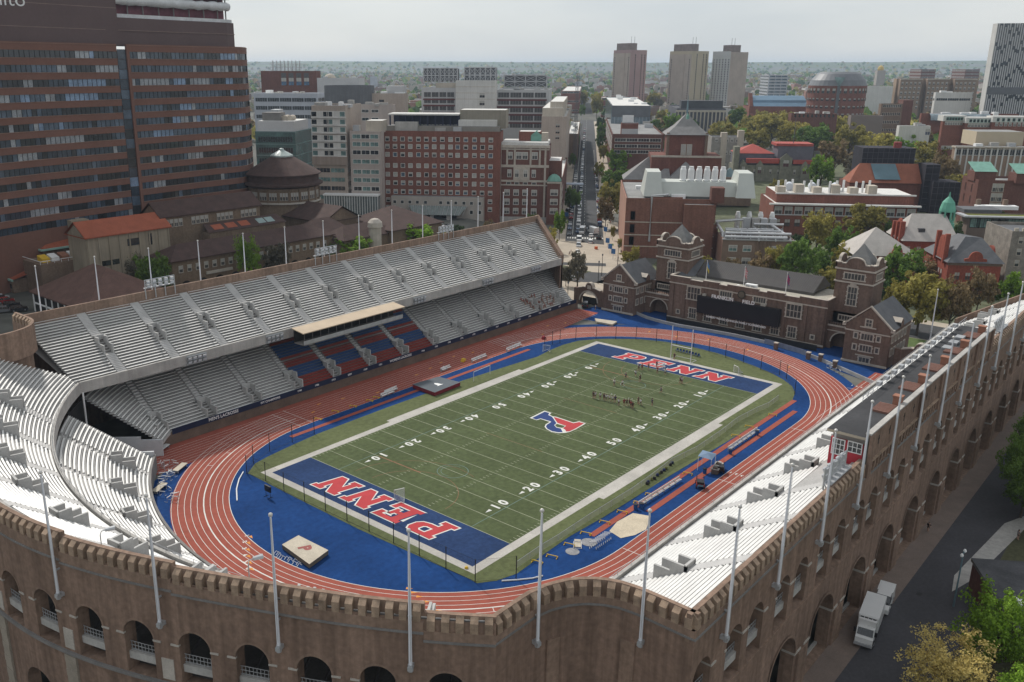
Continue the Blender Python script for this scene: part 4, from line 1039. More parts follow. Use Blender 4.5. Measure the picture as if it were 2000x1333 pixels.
dup(RP, (-41, -69.6, 22.6), pi, None, 'steel rack of floodlights at the back of the south deck near the press box', 'floodlight racks on the south deck')
dup(RP, (44, -69.6, 22.8), pi, None, 'steel rack of floodlights at the far end of the south deck', 'floodlight racks on the south deck')
kill(RP)
RP = rig_proto('hanging_floodlights', 4.6, -1.2, 4, 2)
for i, x in enumerate((-50.2, -30.3, 16.0, 43.6, 66)): dup(RP, (x, 54.3, 14.9), 0, (1, 1, .9), 'cluster of small floodlights hung under the grandstand edge, %s from the left' % nth(i), 'floodlights under the deck edge')
kill(RP)
# tan roofed commentary gallery under the north deck edge
t = thing('commentary_gallery', 'tan-roofed gallery hung under the front edge of the north upper deck', 'gallery', (-10, 51, 13))
mb = MB(); mb.prism([(-26.6, 49.0), (5.2, 49.0), (5.2, 53.0), (-26.6, 53.0)], [15.55, 15.55, 16.05, 16.05], [15.75, 15.75, 16.25, 16.25], 0, None, True); mb.build('roof', mat('tan_roof', (.50, .40, .29), .8, .08, .3), t)
mb = MB()
mb.box(-26.2, 4.8, 49.4, 52.8, 12.7, 12.9); mb.box(-26.2, 4.8, 49.35, 49.45, 12.9, 13.8, 1)
for k in range(14): mb.tube([(-26+k*2.35, 49.4, 12.7), (-26+k*2.35, 49.4, 15.6)], .06, 4)
mb.build('floor', [CONCD, STEEL], t)
mb = MB(); mb.box(-26.2, 4.8, 52.7, 52.9, 12.8, 15.8); mb.build('back_wall', DARK, t)
for i, (px, py) in enumerate([(200, 1075), (508, 1145)]):
    a = (192.5, 203.0)[i]; q = WC(a, -1.6, 24.4)
    t = thing('deck_lamp', 'small grey lamp on a bent post behind the battlement, %s of the two' % ('left', 'right')[i], 'lamp', q, 0, 'lamps behind the battlement')
    mb = MB(); mb.tube([(q[0], q[1], 24.3), (q[0], q[1], 26.6), (q[0]+.2, q[1]+.1, 26.9), (q[0]+.8, q[1]-.2, 27.0)], .06, 5); mb.build('post', STEEL, t)
    mb = MB(); mb.tube([(q[0]+.5, q[1]-.1, 27.0), (q[0]+1.4, q[1]-.4, 27.0)], [.2, .26], 8); mb.build('lamp_head', STEEL, t)
# ------------------------------------------------------------------ terrain
def zg(x, y):
    d = hyp(x-0, y-0)
    z = 12*smooth01(150, 900, d)+10*smooth01(900, 2600, d)+18*smooth01(2500, 5200, d)
    if y > 95 and x < 170: z += 4*smooth01(95, 150, y)*(1-smooth01(120, 300, x))
    return z*smooth01(-150, 150, (x+110)*.74+(y+20)*.67)
def hillz(x, y):
    d = hyp(x, y)
    n = .5+.5*sin(x*.00061+1.3)*cos(y*.00047)+.25*sin(x*.0016+y*.0013)+.10*sin(x*.004-y*.0031)
    return 100*smooth01(5200, 8600, d)*(.80+.26*n)
def gt(px, py):
    z = 0
    for _ in range(12): p = gp(px, py, z); z = .5*z+.5*zg(p[0], p[1])
    return (p[0], p[1], zg(p[0], p[1]))
def ht(x, y, py):
    lo, hi = -20, 250
    for _ in range(50):
        m_ = (lo+hi)/2
        if pj((x, y, m_))[1] > py: lo = m_
        else: hi = m_
    return lo
GRD = mat('city_ground', (.115, .115, .10), .95, .30, .012, fine=.25)
mb = MB(); n = 72
ring = [0, 100, 130, 170, 230, 320, 430, 560, 720, 900, 1200, 1600, 2100, 2700, 3400, 4200, 5000, 5600, 6200, 6800, 7400, 8000, 8600, 9400, 11000]
for r0, r1 in zip(ring, ring[1:]):
    for k in range(n):
        a0, a1 = 2*pi*k/n, 2*pi*(k+1)/n
        P = [(r*cos(a), r*sin(a)) for r, a in ((r0, a0), (r1, a0), (r1, a1), (r0, a1))]
        mb.poly([(x, y, zg(x, y)+hillz(x, y)-.06) for x, y in P])
struct(mb.build('ground', GRD))
# ------------------------------------------------------------------ generic building
A0 = rad(33.57)
D1 = (cos(A0), sin(A0)); DL = (cos(A0+pi/2), sin(A0+pi/2)); DR = (-DL[0], -DL[1])
ROOFG = mat('roof_grey', (.24, .24, .235), .95, .2, .1, fine=.15); ROOFW = mat('roof_white', (.62, .61, .58), .9, .1, .15, fine=.1); ROOFD = mat('roof_dark', (.07, .07, .075), .9, .2, .15, fine=.1)
def along(C, d, px, z):
    p = (C[0], C[1], z); v = [p[i]-CAM[i] for i in range(3)]
    a = sum(v[i]*RT[i] for i in range(3)); c = sum(v[i]*FW[i] for i in range(3)); b = d[0]*RT[0]+d[1]*RT[1]; e = d[0]*FW[0]+d[1]*FW[1]
    return (FOC*a-(px-PPX)*c)/((px-PPX)*e-FOC*b)
WMESH = {}
def wmesh(w, h, fm, gm, kind):
    key = (w, h, fm.name, gm.name, kind)
    if key not in WMESH:
        mb = MB(); T = lambda p: (p[1], -p[0] if False else p[0], p[2])
        # local: x = outwards, y = to the right, z = up
        B = lambda u0, u1, o0, o1, z0, z1, m: mb.box(o0, o1, u0, u1, z0, z1, m)
        f = min(.22, w*.12)
        for u0, u1, z0, z1 in ((-w/2-f, -w/2, -f, h+f), (w/2, w/2+f, -f, h+f), (-w/2, w/2, -f, 0), (-w/2, w/2, h, h+f)): B(u0, u1, -.05, .12, z0, z1, 0)
        if kind == 1: B(-w/2, w/2, -.02, .06, h*.48, h*.48+.1, 0)
        if kind == 2: B(-.06, .06, -.02, .06, 0, h, 0); B(-w/2, w/2, -.02, .055, h*.5, h*.5+.08, 0)
        if kind == 3:
            n_ = max(2, int(w/1.6))
            for i in range(1, n_): B(-w/2+w*i/n_-.05, -w/2+w*i/n_+.05, -.02, .06, 0, h, 0)
        mb.add([(.03, -w/2, 0), (.03, w/2, 0), (.03, w/2, h), (.03, -w/2, h)], [(0, 1, 2, 3)], 1)
        if kind in (1, 2, 4): q = h*(.5 if kind != 4 else .35); mb.add([(.042, -w/2, h-q), (.042, w/2, h-q), (.042, w/2, h), (.042, -w/2, h)], [(0, 1, 2, 3)], 2)
        me = mb.build('window', [fm, gm, SHADE]); WMESH[key] = me.data; bpy.data.objects.remove(me)
    return WMESH[key]
WCOUNT = {}; WREST = {}
def addwin(parent, x, y, z, ang, w, h, fm, gm, kind=0, name='window', cap=100):
    """one window as a part of its own; beyond 100 of them the rest join one mesh"""
    key = (parent.name, name); WCOUNT[key] = WCOUNT.get(key, 0)+1
    me = wmesh(w, h, fm, gm, kind); rx, ry, rz, ra = ROOT.get(parent.name, (0, 0, 0, 0))
    if WCOUNT[key] <= cap:
        o = bpy.data.objects.new(name, me); COL.objects.link(o); o.parent = parent
        o.location = (x-rx, y-ry, z-rz); o.rotation_euler = (0, 0, ang)
    else: WREST.setdefault(key, []).append((x, y, z, ang, me))
def flush_windows():
    for (pn, nm), L in WREST.items():
        par = bpy.data.objects[pn]; mb = MB(); ms = []
        for x, y, z, a, me in L:
            T = frame((x, y, z), a); idx = []
            for m_ in me.materials:
                if m_ not in ms: ms.append(m_)
                idx.append(ms.index(m_))
            o = len(mb.v); mb.v += [T(v.co) for v in me.vertices]
            for p in me.polygons: mb.f.append(tuple(i+o for i in p.vertices)); mb.m.append(idx[p.material_index])
        ob = mb.build('windows', ms, par); ob['kind'] = 'stuff'
class Bld:
    """box building from surveyed pixels: xc = near corner column, yb/yt = its foot and top rows, xl = far end of the front, xs = far end of the side"""
    def __init__(s, name, label, cat, xc, yb, yt, xl, xs=None, side=22, wall=None, roof=None, group=None, rim=.9, left=None, z0=None, ang=None, depth=None):
        C = gt(xc, yb) if depth is None else dp(xc, yt, depth)
        s.C = C; s.z0 = zg(C[0], C[1])-1 if z0 is None else z0
        s.H = ht(C[0], C[1], yt) if depth is None else C[2]
        s.left = xc < 1150 if left is None else left
        a = A0 if ang is None else rad(ang); d1 = (cos(a), sin(a)); dl = (-d1[1], d1[0]); dr = (d1[1], -d1[0])
        df = dl if s.left else dr
        s.L = along(C, df, xl, s.H); s.S = along(C, d1, xs, s.H) if xs else side
        if s.S < 2 or s.S > 400: s.S = side
        FL = (C[0]+df[0]*s.L, C[1]+df[1]*s.L) if s.left else (C[0], C[1])
        s.FL = FL; s.a = a
        s.loc = lambda u, v, z: (FL[0]+dr[0]*u+d1[0]*v, FL[1]+dr[1]*u+d1[1]*v, z)
        s.front = a+pi; s.sang = a-pi/2 if s.left else a+pi/2
        s.t = thing(name, label, cat, (C[0], C[1], s.z0), 0, group)
        s.wall_m = wall
        mb = MB(); P = [s.loc(u, v, 0) for u, v in ((0, 0), (s.L, 0), (s.L, s.S), (0, s.S))]
        mb.prism(P[::-1], s.z0, s.H-rim, 0, 1)
        if rim:
            q = .35
            for u0, u1, v0, v1 in ((0, s.L, 0, q), (0, s.L, s.S-q, s.S), (0, q, q, s.S-q), (s.L-q, s.L, q, s.S-q)): s.bx(mb, u0, u1, v0, v1, s.H-rim-.01, s.H, 0)
        s.w = mb.build('wall', [wall, roof or ROOFG], s.t)
        if Bld.verbose: print('%-22s L%.0f S%.0f H%.0f z0 %.0f depth %.0f' % (name, s.L, s.S, s.H-s.z0, s.z0, pj(C)[2]))
    verbose = False
    def bx(s, mb, u0, u1, v0, v1, z0, z1, m=0): mb.box(u0, u1, v0, v1, z0, z1, m, lambda p: s.loc(*p))
    def add(s, name, m, u0, u1, v0, v1, z0, z1, m2=None):
        mb = MB(); s.bx(mb, u0, u1, v0, v1, z0, z1, 0)
        if m2: s.bx(mb, u0+.3, u1-.3, v0+.3, v1-.3, z1-.05, z1+.02, 1)
        return mb.build(name, [m, m2] if m2 else m, s.t)
    def fu(s, px): 
        """u on the front wall of an image column"""
        C = s.loc(0, 0, 0); d = (s.loc(1, 0, 0)[0]-C[0], s.loc(1, 0, 0)[1]-C[1]); return along(C, d, px, s.H)
    def fz(s, u, py): p = s.loc(u, 0, 0); return ht(p[0], p[1], py)
    def wins(s, cols, rows, w, h, fm, gm, kind=0, side=False, inset=0, jit=0, name='window', v=0.0):
        """cols: list of u (front) or v (side); rows: list of sill heights"""
        for z in rows:
            for c in cols:
                if side: p = s.loc(s.L if s.left else 0, c, z); a = s.sang
                else: p = s.loc(c, v, z); a = s.front
                k = kind if not isinstance(kind, (list, tuple)) else RND.choice(kind)
                g_ = gm if not isinstance(gm, (list, tuple)) else RND.choice(gm)
                addwin(s.t, p[0], p[1], p[2], a, w, h, fm, g_, k, name)
    def even(s, n, m=1.5, L=None): L = L or s.L; return [m+(L-2*m)*(i+.5)/n for i in range(n)]
    def floors(s, n, top=3, bot=3, z0=None): a = (s.z0+1 if z0 is None else z0)+bot; b = s.H-top; return [a+(b-a)*i/(n-1) for i in range(n)] if n > 1 else [b]
    def strips(s, rows, h, fm, gm, side=True, m=1.0, kind=3, seg=None, u0=None, u1=None):
        a, b = (m if u0 is None else u0), (s.L-m if u1 is None else u1)
        if not seg: seg = max(1, int((b-a)/9+.5))
        w = (b-a)/seg
        s.wins([a+w*(i+.5) for i in range(seg)], rows, round(w-.5, 1), h, fm, gm, kind)
        if side and s.S > 3:
            sg = max(1, int((s.S-2*m)/9+.5)); w = (s.S-2*m)/sg; s.wins([m+w*(i+.5) for i in range(sg)], rows, round(w-.5, 1), h, fm, gm, kind, True)
    def units(s, k, m=None, hmin=1.2, hmax=3, name='rooftop_unit', area=(.1, .9, .1, .9)):
        for i in range(k):
            u = s.L*RND.uniform(area[0], area[1]); v = s.S*RND.uniform(area[2], area[3]); a, b = RND.uniform(1, 3.2), RND.uniform(1, 2.6)
            s.add(name, m or RND.choice([STEEL, WHITE, CONC]), u-a, u+a, v-b, v+b, s.H-1, s.H-.9+RND.uniform(hmin, hmax))
TAN = mat('tan_panel', (.40, .335, .285), .85, .1, .1, fine=.06, streak=.08); TAN2 = mat('pink_tan_panel', (.42, .36, .325), .85, .1, .1, fine=.06, streak=.06)
REDB = brick('red_brick', (.205, .085, .062), streak=.1); REDB2 = brick('dark_red_brick', (.15, .07, .055), streak=.12); BRNB = brick('brown_brick', (.19, .135, .10), streak=.12)
LGREY = mat('light_grey_panel', (.47, .47, .47), .8, .08, .1, fine=.05); BGREY = mat('blue_grey_panel', (.40, .42, .46), .7, .08, .1, fine=.05); DGREY = mat('dark_grey_panel', (.13, .135, .145), .7, .15, .15, fine=.08)
WHITEP = mat('white_panel', (.58, .57, .54), .8, .08, .1, fine=.05, streak=.08); CREAM = mat('cream_block', (.46, .41, .34), .9, .1, .1, fine=.06, streak=.1)
GREENG = glass('green_glass', (.055, .11, .105), .1); TEALG = glass('teal_window', (.13, .22, .21), .2); FRAMEW = mat('window_frame_white', (.60, .58, .54), .7, .08, 1)
COPPER = mat('green_copper', (.16, .32, .26), .75, .15, .5, fine=.1); TILE = mat('orange_tile', (.30, .088, .048), .85, .14, .4, fine=.2); TILEB = mat('brown_tile', (.072, .044, .038), .9, .2, .4, fine=.25)
# ---- red brick residence block with square windows
b = Bld('brick_block', 'wide red brick block with rows of small square windows and a navy rooftop frame', 'building', 975, 437, 258, 748, 983, 24, REDB, ROOFG)
cols = [b.fu(x) for x in (756, 771, 786, 801, 817, 832.5, 848, 864, 880, 894, 910, 927, 943, 959)]
rows = [b.fz(b.L*.5, y) for y in (276.5, 291, 307, 328.5, 346, 362.5, 379.5, 396, 411)]
b.wins(cols, rows[:7], 1.7, 1.75, FRAMEW, [GLASSD, SHADE, LEADW, GLASSB], [1, 0, 1, 4, 4]); b.wins([cols[0], cols[-1]], rows[7:], 1.7, 1.75, FRAMEW, GLASSD, 1)
z = b.fz(b.L*.5, 383); u0, u1 = b.fu(765), b.fu(948)
b.add('stone_base', mat('base_stone', (.40, .36, .32), .9, .1, .2), u0, u1, -4, 1, b.z0, z, ROOFG)
b.wins([b.fu(x) for x in (772, 787, 802, 817, 833, 863, 878, 893, 909, 924, 940)], [z-3.4], 1.4, 1.4, FRAMEW, GLASSD, 0, v=-4.0)
b.wins([b.fu(x) for x in (772, 787, 924, 940)], [z-7.8], 1.4, 1.7, FRAMEW, GLASSD, 0, v=-4.0)
mb = MB(); P = [b.loc(u, v, zz) for u, v, zz in ((b.fu(800), -4.2, z-4.2), (b.fu(915), -4.2, z-4.2), (b.fu(905), -12, z-7.4), (b.fu(815), -12, z-7.4))]; mb.poly(P)
for k in range(14): 
    u = b.fu(800)+(b.fu(915)-b.fu(800))*k/13; mb.tube([b.loc(u, -4.2, z-4.1), b.loc(u*.9+b.L*.055, -12, z-7.3)], .12, 4, 1)
mb.build('entrance_canopy', [mat('canopy_glass', (.20, .23, .22), .2, .2, .5), STEEL], b.t)
for u in (b.fu(850), b.fu(882)): b.add('canopy_column', CONC, u-.8, u+.8, -11, -9.6, b.z0, z-7)
b.add('driveway_porch', DARK, b.fu(835), b.fu(895), -4.3, -3.9, b.z0+.5, z-7.6)
hz0 = b.H
b.add('plant_floor', mat('plant_floor_grey', (.27, .25, .22), .9, .12, .2), 1, b.L-1, 3, b.S, hz0-1, hz0+2.2, ROOFG)
mb = MB()
for k in range(10): u = b.fu(757)+(b.fu(891)-b.fu(757))*k/9; b.bx(mb, u-.3, u+.3, 6, 6.6, hz0+2, hz0+7); b.bx(mb, u-.3, u+.3, 16, 16.6, hz0+2, hz0+7)
b.bx(mb, b.fu(757), b.fu(891), 15, 16, hz0+2.2, hz0+7); mb.build('rooftop_frame', mat('navy_frame', (.02, .025, .06), .6, .15, .5), b.t)
b.add('frame_roof', ROOFW, b.fu(754), b.fu(893), 5, 18, hz0+7, hz0+7.7)
b.add('penthouse', mat('olive_block', (.26, .235, .19), .9, .1, .2, streak=.1), b.fu(894), b.fu(985), 8, 22, hz0+1, hz0+9.5, ROOFW); b.add('penthouse_front', WHITEP, b.fu(893), b.fu(968), 4, 8, hz0+2, hz0+5, ROOFW)
b.add('rooftop_shed', CONC, b.fu(770), b.fu(814), 1.5, 5, hz0, hz0+4)
b.units(5)
# ---- ornate brick and stone block
b = Bld('ornate_brick_block', 'ornate brick and limestone block with tall white-trimmed windows beside the avenue', 'building', 1068, 437, 286, 977, 1073, 22, REDB2, ROOFW)
b.add('cornice', HSTONE, -.3, b.L+.4, -.8, .5, b.H-.9, b.H+.3); b.add('roof_deck', ROOFW, .5, b.L-.5, .6, b.S, b.H-.9, b.H+1.6)
for y, h in ((325, 1.2), (354, .9), (362, .6), (292, .7)): z = b.fz(b.L/2, y); b.add('stone_course', HSTONE, -.1, b.L+.15, -.3, 0.02, z-h/2, z+h/2)
for x in (978, 991, 1006, 1037, 1055, 1066): u = b.fu(x); b.add('stone_pilaster', HSTONE, u-.45, u+.45, -.22, .02, b.fz(u, 430 if x in (978, 1066) else 325), b.H-1)
for x in (996, 1014, 1026, 1045): b.wins([b.fu(x)], [b.fz(b.L/2, 311)], 2.3, 3.0, FRAMEW, LEADW, 2)
b.add('central_bay', HSTONE, b.fu(1004), b.fu(1036), -.6, .02, b.fz(b.L/2, 352), b.fz(b.L/2, 326))
for x in (996, 1011, 1028, 1044): b.wins([b.fu(x)], [b.fz(b.L/2, 346)], 1.6, 3.2, FRAMEW, LEADW, 2, v=-.62 if x in (1011, 1028) else 0)
for y in (381, 399, 417): b.wins([b.fu(x) for x in (992, 1010, 1028, 1046)], [b.fz(b.L/2, y+1)], 2.2, 2.5, FRAMEW, LEADW, 2)
b.wins([b.fu(x) for x in (995, 1011, 1028, 1045)], [b.fz(b.L/2, 362)], 1.9, 1.3, FRAMEW, LEADW, 0)
b.add('plinth', CONC, -.3, b.L+.3, -.4, .02, b.z0, b.fz(b.L/2, 424))
b.add('rooftop_house', REDB, b.L*.35, b.L*.8, 9, 18, b.H-1, b.H+6, ROOFW); b.add('rooftop_tank', CREAM, b.L*.82, b.L*.95, 9, 14, b.H-1, b.H+5.5); 
mb = MB(); u0, u1 = b.L*.6, b.L*.82; mb.add([b.loc(u0, 8.4, b.H), b.loc(u1, 8.4, b.H), b.loc(u1, 8.4, b.H+4.3), b.loc((u0+u1)/2, 8.4, b.H+6.4), b.loc(u0, 8.4, b.H+4.3), b.loc((u0+u1)/2, 15, b.H+6.4), b.loc(u0, 15, b.H+4.3), b.loc(u1, 15, b.H+4.3)], [(0, 1, 2, 3, 4), (3, 4, 6, 5), (2, 3, 5, 7)]); mb.build('copper_dormer', COPPER, b.t)
b2 = Bld('brick_annex', 'narrow brick annex with white windows at the avenue corner, copper dome on top', 'building', 1094, 440, 356, 1069, 1108, 30, REDB2, ROOFW)
for y in (381, 399, 417): b2.wins([b2.L*.5], [b2.fz(b2.L/2, y+1)], 3.2, 2.5, FRAMEW, LEADW, 2)
b2.add('stone_course', HSTONE, -.1, b2.L+.2, -.25, .02, b2.fz(b2.L/2, 359), b2.fz(b2.L/2, 356)); b2.add('rear_block', REDB2, 0, b2.L*.9, 8, 28, b2.H-1, b2.H+9, ROOFW)
b2.add('stone_quoin', HSTONE, b2.L-.7, b2.L+.1, -.15, .05, b2.z0, b2.H)
mb = MB(); mb.lathe([(3.8, 0), (3.6, 1.2), (2.6, 2.8), (1.2, 3.9), (0, 4.2)], b2.loc(b2.L*.45, 4.2, b2.H-.9), 8); mb.build('copper_dome', COPPER, b2.t)
b2.wins([6, 12, 18, 24], [b2.fz(b2.L/2, y+1) for y in (381, 399, 417)], 1.6, 2.2, FRAMEW, LEADW, 2, True)
# ---- tan hospital slab with white bands and lower wing
b = Bld('tan_hospital_tower', 'tan stepped hospital tower with white window bands behind the rotunda', 'building', 681, 422, 207, 608, 705, 20, TAN, ROOFD)
for i, y in enumerate((229, 244, 259, 275, 290, 305)):
    z = b.fz(b.L/2, y); b.add('white_band', WHITEP, .3, b.L-.3, -.25, .02, z+.05, z+2.7)
    b.add('sill_band', mat('sill_white', (.60, .58, .55), .8), -.2, b.L+.2, -.7, .02, z-.55, z+.03)
    b.wins([b.L*t for t in (.07, .42, .54, .91)], [z+.25], 2.4, 2.1, FRAMEW, [GLASSD, TEALG, GLASSD], 0, v=-.27)
b.strips([b.fz(b.L/2, y) for y in (337, 355, 372, 389)], 1.9, TAN, [GLASSD, TEALG], True)
b.add('dark_band', mat('tan_dark', (.30, .24, .20), .9, .1, .1, streak=.15), -.4, b.L+.4, -1.2, .02, b.fz(b.L/2, 322), b.fz(b.L/2, 306)); b.units(4); b.add('rooftop_dish', WHITE, b.L*.75, b.L*.86, 3, 6, b.H-1, b.H+1.6)
b = Bld('tan_hospital_wing', 'lower pinkish tan hospital wing with teal window rows and a glass atrium at its foot', 'building', 747, 424, 257, 683, 750, 24, TAN2, ROOFW)
b.strips([b.fz(b.L/2, y) for y in (271, 286, 302, 320, 340, 356, 373)], 1.8, FRAMEW, [TEALG, GLASSD, TEALG], False, 1.0, 3, 3)
z = b.fz(b.L/2, 381); b.add('glass_atrium', glass('atrium_glass', (.16, .19, .19), .12), b.fu(634), b.L-1, -5, .5, b.z0, z, ROOFW); 
mb = MB()
for k in range(22): u = b.fu(634)+(b.L-1-b.fu(634))*k/21; b.bx(mb, u-.1, u+.1, -5.2, -4.98, b.z0, z)
b.bx(mb, b.fu(632), b.L-.8, -5.6, .3, z, z+.7); mb.build('atrium_mullions', WHITE, b.t)
b.add('rooftop_house', CREAM, b.L*.45, b.L*.98, 5, 16, b.H-1, b.H+4.5, ROOFW); b.add('rooftop_tank', STEEL, b.L*.05, b.L*.25, 3, 7, b.H-1, b.H+2.4)
# ---- green glass laboratory
b = Bld('green_glass_block', 'dark green glass block with a pale roof plant beside the brick tower', 'building', 583, 400, 258, 498, 608, 30, GREENG, ROOFW, rim=.5)
for y in (258, 282, 304, 326, 348): z = b.fz(b.L/2, y); b.add('floor_band', mat('green_band', (.12, .19, .185), .5, .1, .3), -.1, b.L+.12, -.14, .02, z-.25, z+.25); b.add('side_band', mat('green_band', (.1, .1, .1)), b.L-.02, b.L+.13, 0, b.S, z-.25, z+.25)
b.wins(b.even(14), [b.fz(b.L/2, y) for y in (278, 299, 320, 342)], 1.2, 2.6, mat('green_frame', (.06, .10, .10), .4), GLASSD, 0)
b.add('roof_screen', LGREY, .5, b.L*.95, 3, b.S-2, b.H-.5, b.H+5, ROOFW); b.add('roof_plant', CONCD, b.L*.1, b.L*.55, 6, 14, b.H+4, b.H+9); b.add('roof_plant', STEEL, b.L*.15, b.L*.35, 16, 24, b.H+4, b.H+10)
mb = MB()
for k in range(3): mb.tube([b.loc(b.L*(.5+.13*k), 8, b.H+6.2), b.loc(b.L*(.5+.13*k), 14, b.H+6.2)], 1.5, 10)
mb.build('exhaust_drum', CREAM, b.t)
# ---- blocks behind
b = Bld('white_blue_block', 'pale blue-white panelled block with dark window strips behind the brick tower', 'building', 620, 0, 183, 495, 640, 30, BGREY, ROOFW, depth=640)
b.strips([b.fz(b.L/2, y) for y in (199, 215, 232)], 2.6, BGREY, GLASSD, True); b.units(6)
b = Bld('grey_panel_tower', 'plain light grey panelled tower behind the tan hospital', 'building', 700, 0, 153, 619, 712, 25, LGREY, ROOFW, depth=720); b.units(3)
mb = MB(); mb.lathe([(5, 0), (4.6, 2), (3, 3.6), (0, 4.4)], b.loc(b.L*.25, 8, b.H-.9), 12); mb.build('roof_dome', CREAM, b.t)
b = Bld('stack_topped_brick_hall', 'dark red brick block with four blue windows and a row of tall rooftop exhaust stacks', 'building', 618, 0, 139, 509, 626, 22, REDB2, ROOFG, depth=740)
for x in (553.5, 568, 583, 598): b.wins([b.fu(x)], [b.fz(b.L/2, 167)], 4.3, 6.0, REDB2, glass('blue_tall_window', (.05, .12, .21), .15), 2); b.wins([b.fu(x)], [b.fz(b.L/2, 152)], 4.3, 3.6, REDB2, LEADW, 0)
for k in range(8): 
    u = b.fu(529)+k*3.1*b.L/45
    mb = MB(); mb.tube([b.loc(u, 6, b.H-1), b.loc(u, 6, b.H+8.2)], .55, 6); mb.build('exhaust_stack', STEEL, b.t)
mb = MB()
for v in (4, 9):
    for z in (3, 5.6): mb.tube([b.loc(b.fu(525), v, b.H+z), b.loc(b.fu(592), v, b.H+z)], .2, 4)
    for k in range(12): u = b.fu(525)+(b.fu(592)-b.fu(525))*k/11; mb.tube([b.loc(u, v, b.H-1), b.loc(u, v, b.H+5.6)], .16, 4)
mb.build('stack_frame', STEEL, b.t)
t = thing('grey_drum_building', 'rounded dark grey metal-clad drum on the hospital roof line', 'building', dp(683, 200, 575))
c = dp(683, 200, 580); mb = MB(); mb.lathe([(16, c[2]-60), (16, c[2]+10.5), (15.5, c[2]+10.5), (15.5, c[2]+9.8), (0, c[2]+9.8)], (c[0], c[1], 0), 40); mb.build('drum', DGREY, t)
mb = MB()
for k in range(40): a = 2*pi*k/40; mb.tube([(c[0]+16.05*cos(a), c[1]+16.05*sin(a), z) for z in (c[2]-5, c[2]+10.4)], .12, 4)
mb.build('cladding_rib', mat('rib_grey', (.17, .175, .18), .6), t)
b = Bld('pink_tan_block', 'windowless pinkish tan block behind the hospital wing', 'building', 790, 0, 183, 712, 797, 26, TAN, ROOFG, depth=570); b.units(5); b.add('rooftop_screen', LGREY, b.L*.55, b.L*.95, 4, 14, b.H-1, b.H+4.5)
b.wins([b.fu(745)], [b.fz(b.L/2, 200)], 3.2, 1.5, TAN, GLASSD, 0)
b = Bld('pink_tan_wing', 'lower pinkish tan wing with short window slots beside the tan tower', 'building', 768, 0, 205, 700, 772, 14, TAN2, ROOFG, depth=545); b.wins([b.fu(713), b.fu(732)], [b.fz(b.L/2, y) for y in (220, 236)], 4.2, 1.6, FRAMEW, GLASSD, 3); b.units(4)
# laboratory pair with rooftop cooling towers
b = Bld('laboratory_tower', 'pale laboratory block with large rooftop cooling towers, left one of the pair', 'building', 892, 0, 172, 823, 970, 30, LGREY, ROOFG, depth=610)
b.wins(b.even(4), [b.fz(b.L/2, y) for y in (190, 202, 216, 228, 240)], round(b.L/4-1.4, 1), 3.2, LGREY, LEADW, 3); 
for y in (193, 205, 219, 231): z = b.fz(b.L/2, y); b.add('red_spandrel', mat('maroon_panel', (.13, .04, .04), .7), 1.2, b.L-1.2, -.3, .02, z-1.1, z)
def cooling(b, u0, u1, v0, z, n, h=9.5):
    b.add('cooling_tower', DGREY, u0, u1, v0, v0+9, z+1, z+h)
    mb = MB()
    for k in range(n+1): u = u0+(u1-u0)*k/n; b.bx(mb, u-.3, u+.3, v0-.3, v0, z, z+h+.6)
    for zz in (0, h/2, h): b.bx(mb, u0, u1, v0-.35, v0-.02, z+zz, z+zz+.6)
    for k in range(n):
        for q in (.15, h/2+.2):
            a, c = u0+(u1-u0)*k/n, u0+(u1-u0)*(k+1)/n; mb.tube([b.loc(a, v0-.2, z+q+.5), b.loc(c, v0-.2, z+q+h/2-.3)], .18, 4); mb.tube([b.loc(c, v0-.2, z+q+.5), b.loc(a, v0-.2, z+q+h/2-.3)], .18, 4)
    mb.build('tower_lattice', STEEL, b.t)
cooling(b, 1, b.L*.48, 4, b.H+3, 4); cooling(b, b.L*.52, b.L*1.0, 4, b.H+3, 4); cooling(b, b.fu(904), b.fu(966), 8, b.H+3, 6, 10); b.add('rooftop_plant', CREAM, b.L*.4, b.L*1.0, 1.5, 3.5, b.H-1, b.H+3.2)
b = Bld('white_panel_block', 'blank white panelled stair block standing against the laboratory', 'building', 967, 0, 158, 890, 971, 16, WHITEP, ROOFW, depth=596)
for y in (170, 182, 194): z = b.fz(b.L/2, y); b.add('panel_joint', CREAM, -.05, b.L+.05, -.08, .02, z-.15, z+.15)
b.wins([b.fu(942)], [b.fz(b.L/2, 191), b.fz(b.L/2, 206)], 3.4, 3, FRAMEW, GLASSD, 2)
b = Bld('laboratory_tower', 'grey laboratory block with maroon spandrels and rooftop plant, right one of the pair', 'building', 1072, 0, 176, 968, 1078, 30, LGREY, ROOFG, depth=630)
b.wins(b.even(4), [b.fz(b.L/2, y) for y in (191, 205, 220, 236, 250)], round(b.L/4-1.6, 1), 3.4, LGREY, LEADW, 3)
for y in (194, 208, 223, 239): z = b.fz(b.L/2, y); b.add('red_spandrel', MATS['maroon_panel'], 1.2, b.L-1.2, -.3, .02, z-1.2, z)
cooling(b, b.L*.15, b.L*.95, 5, b.H+1, 4, 8.5); b.units(5)
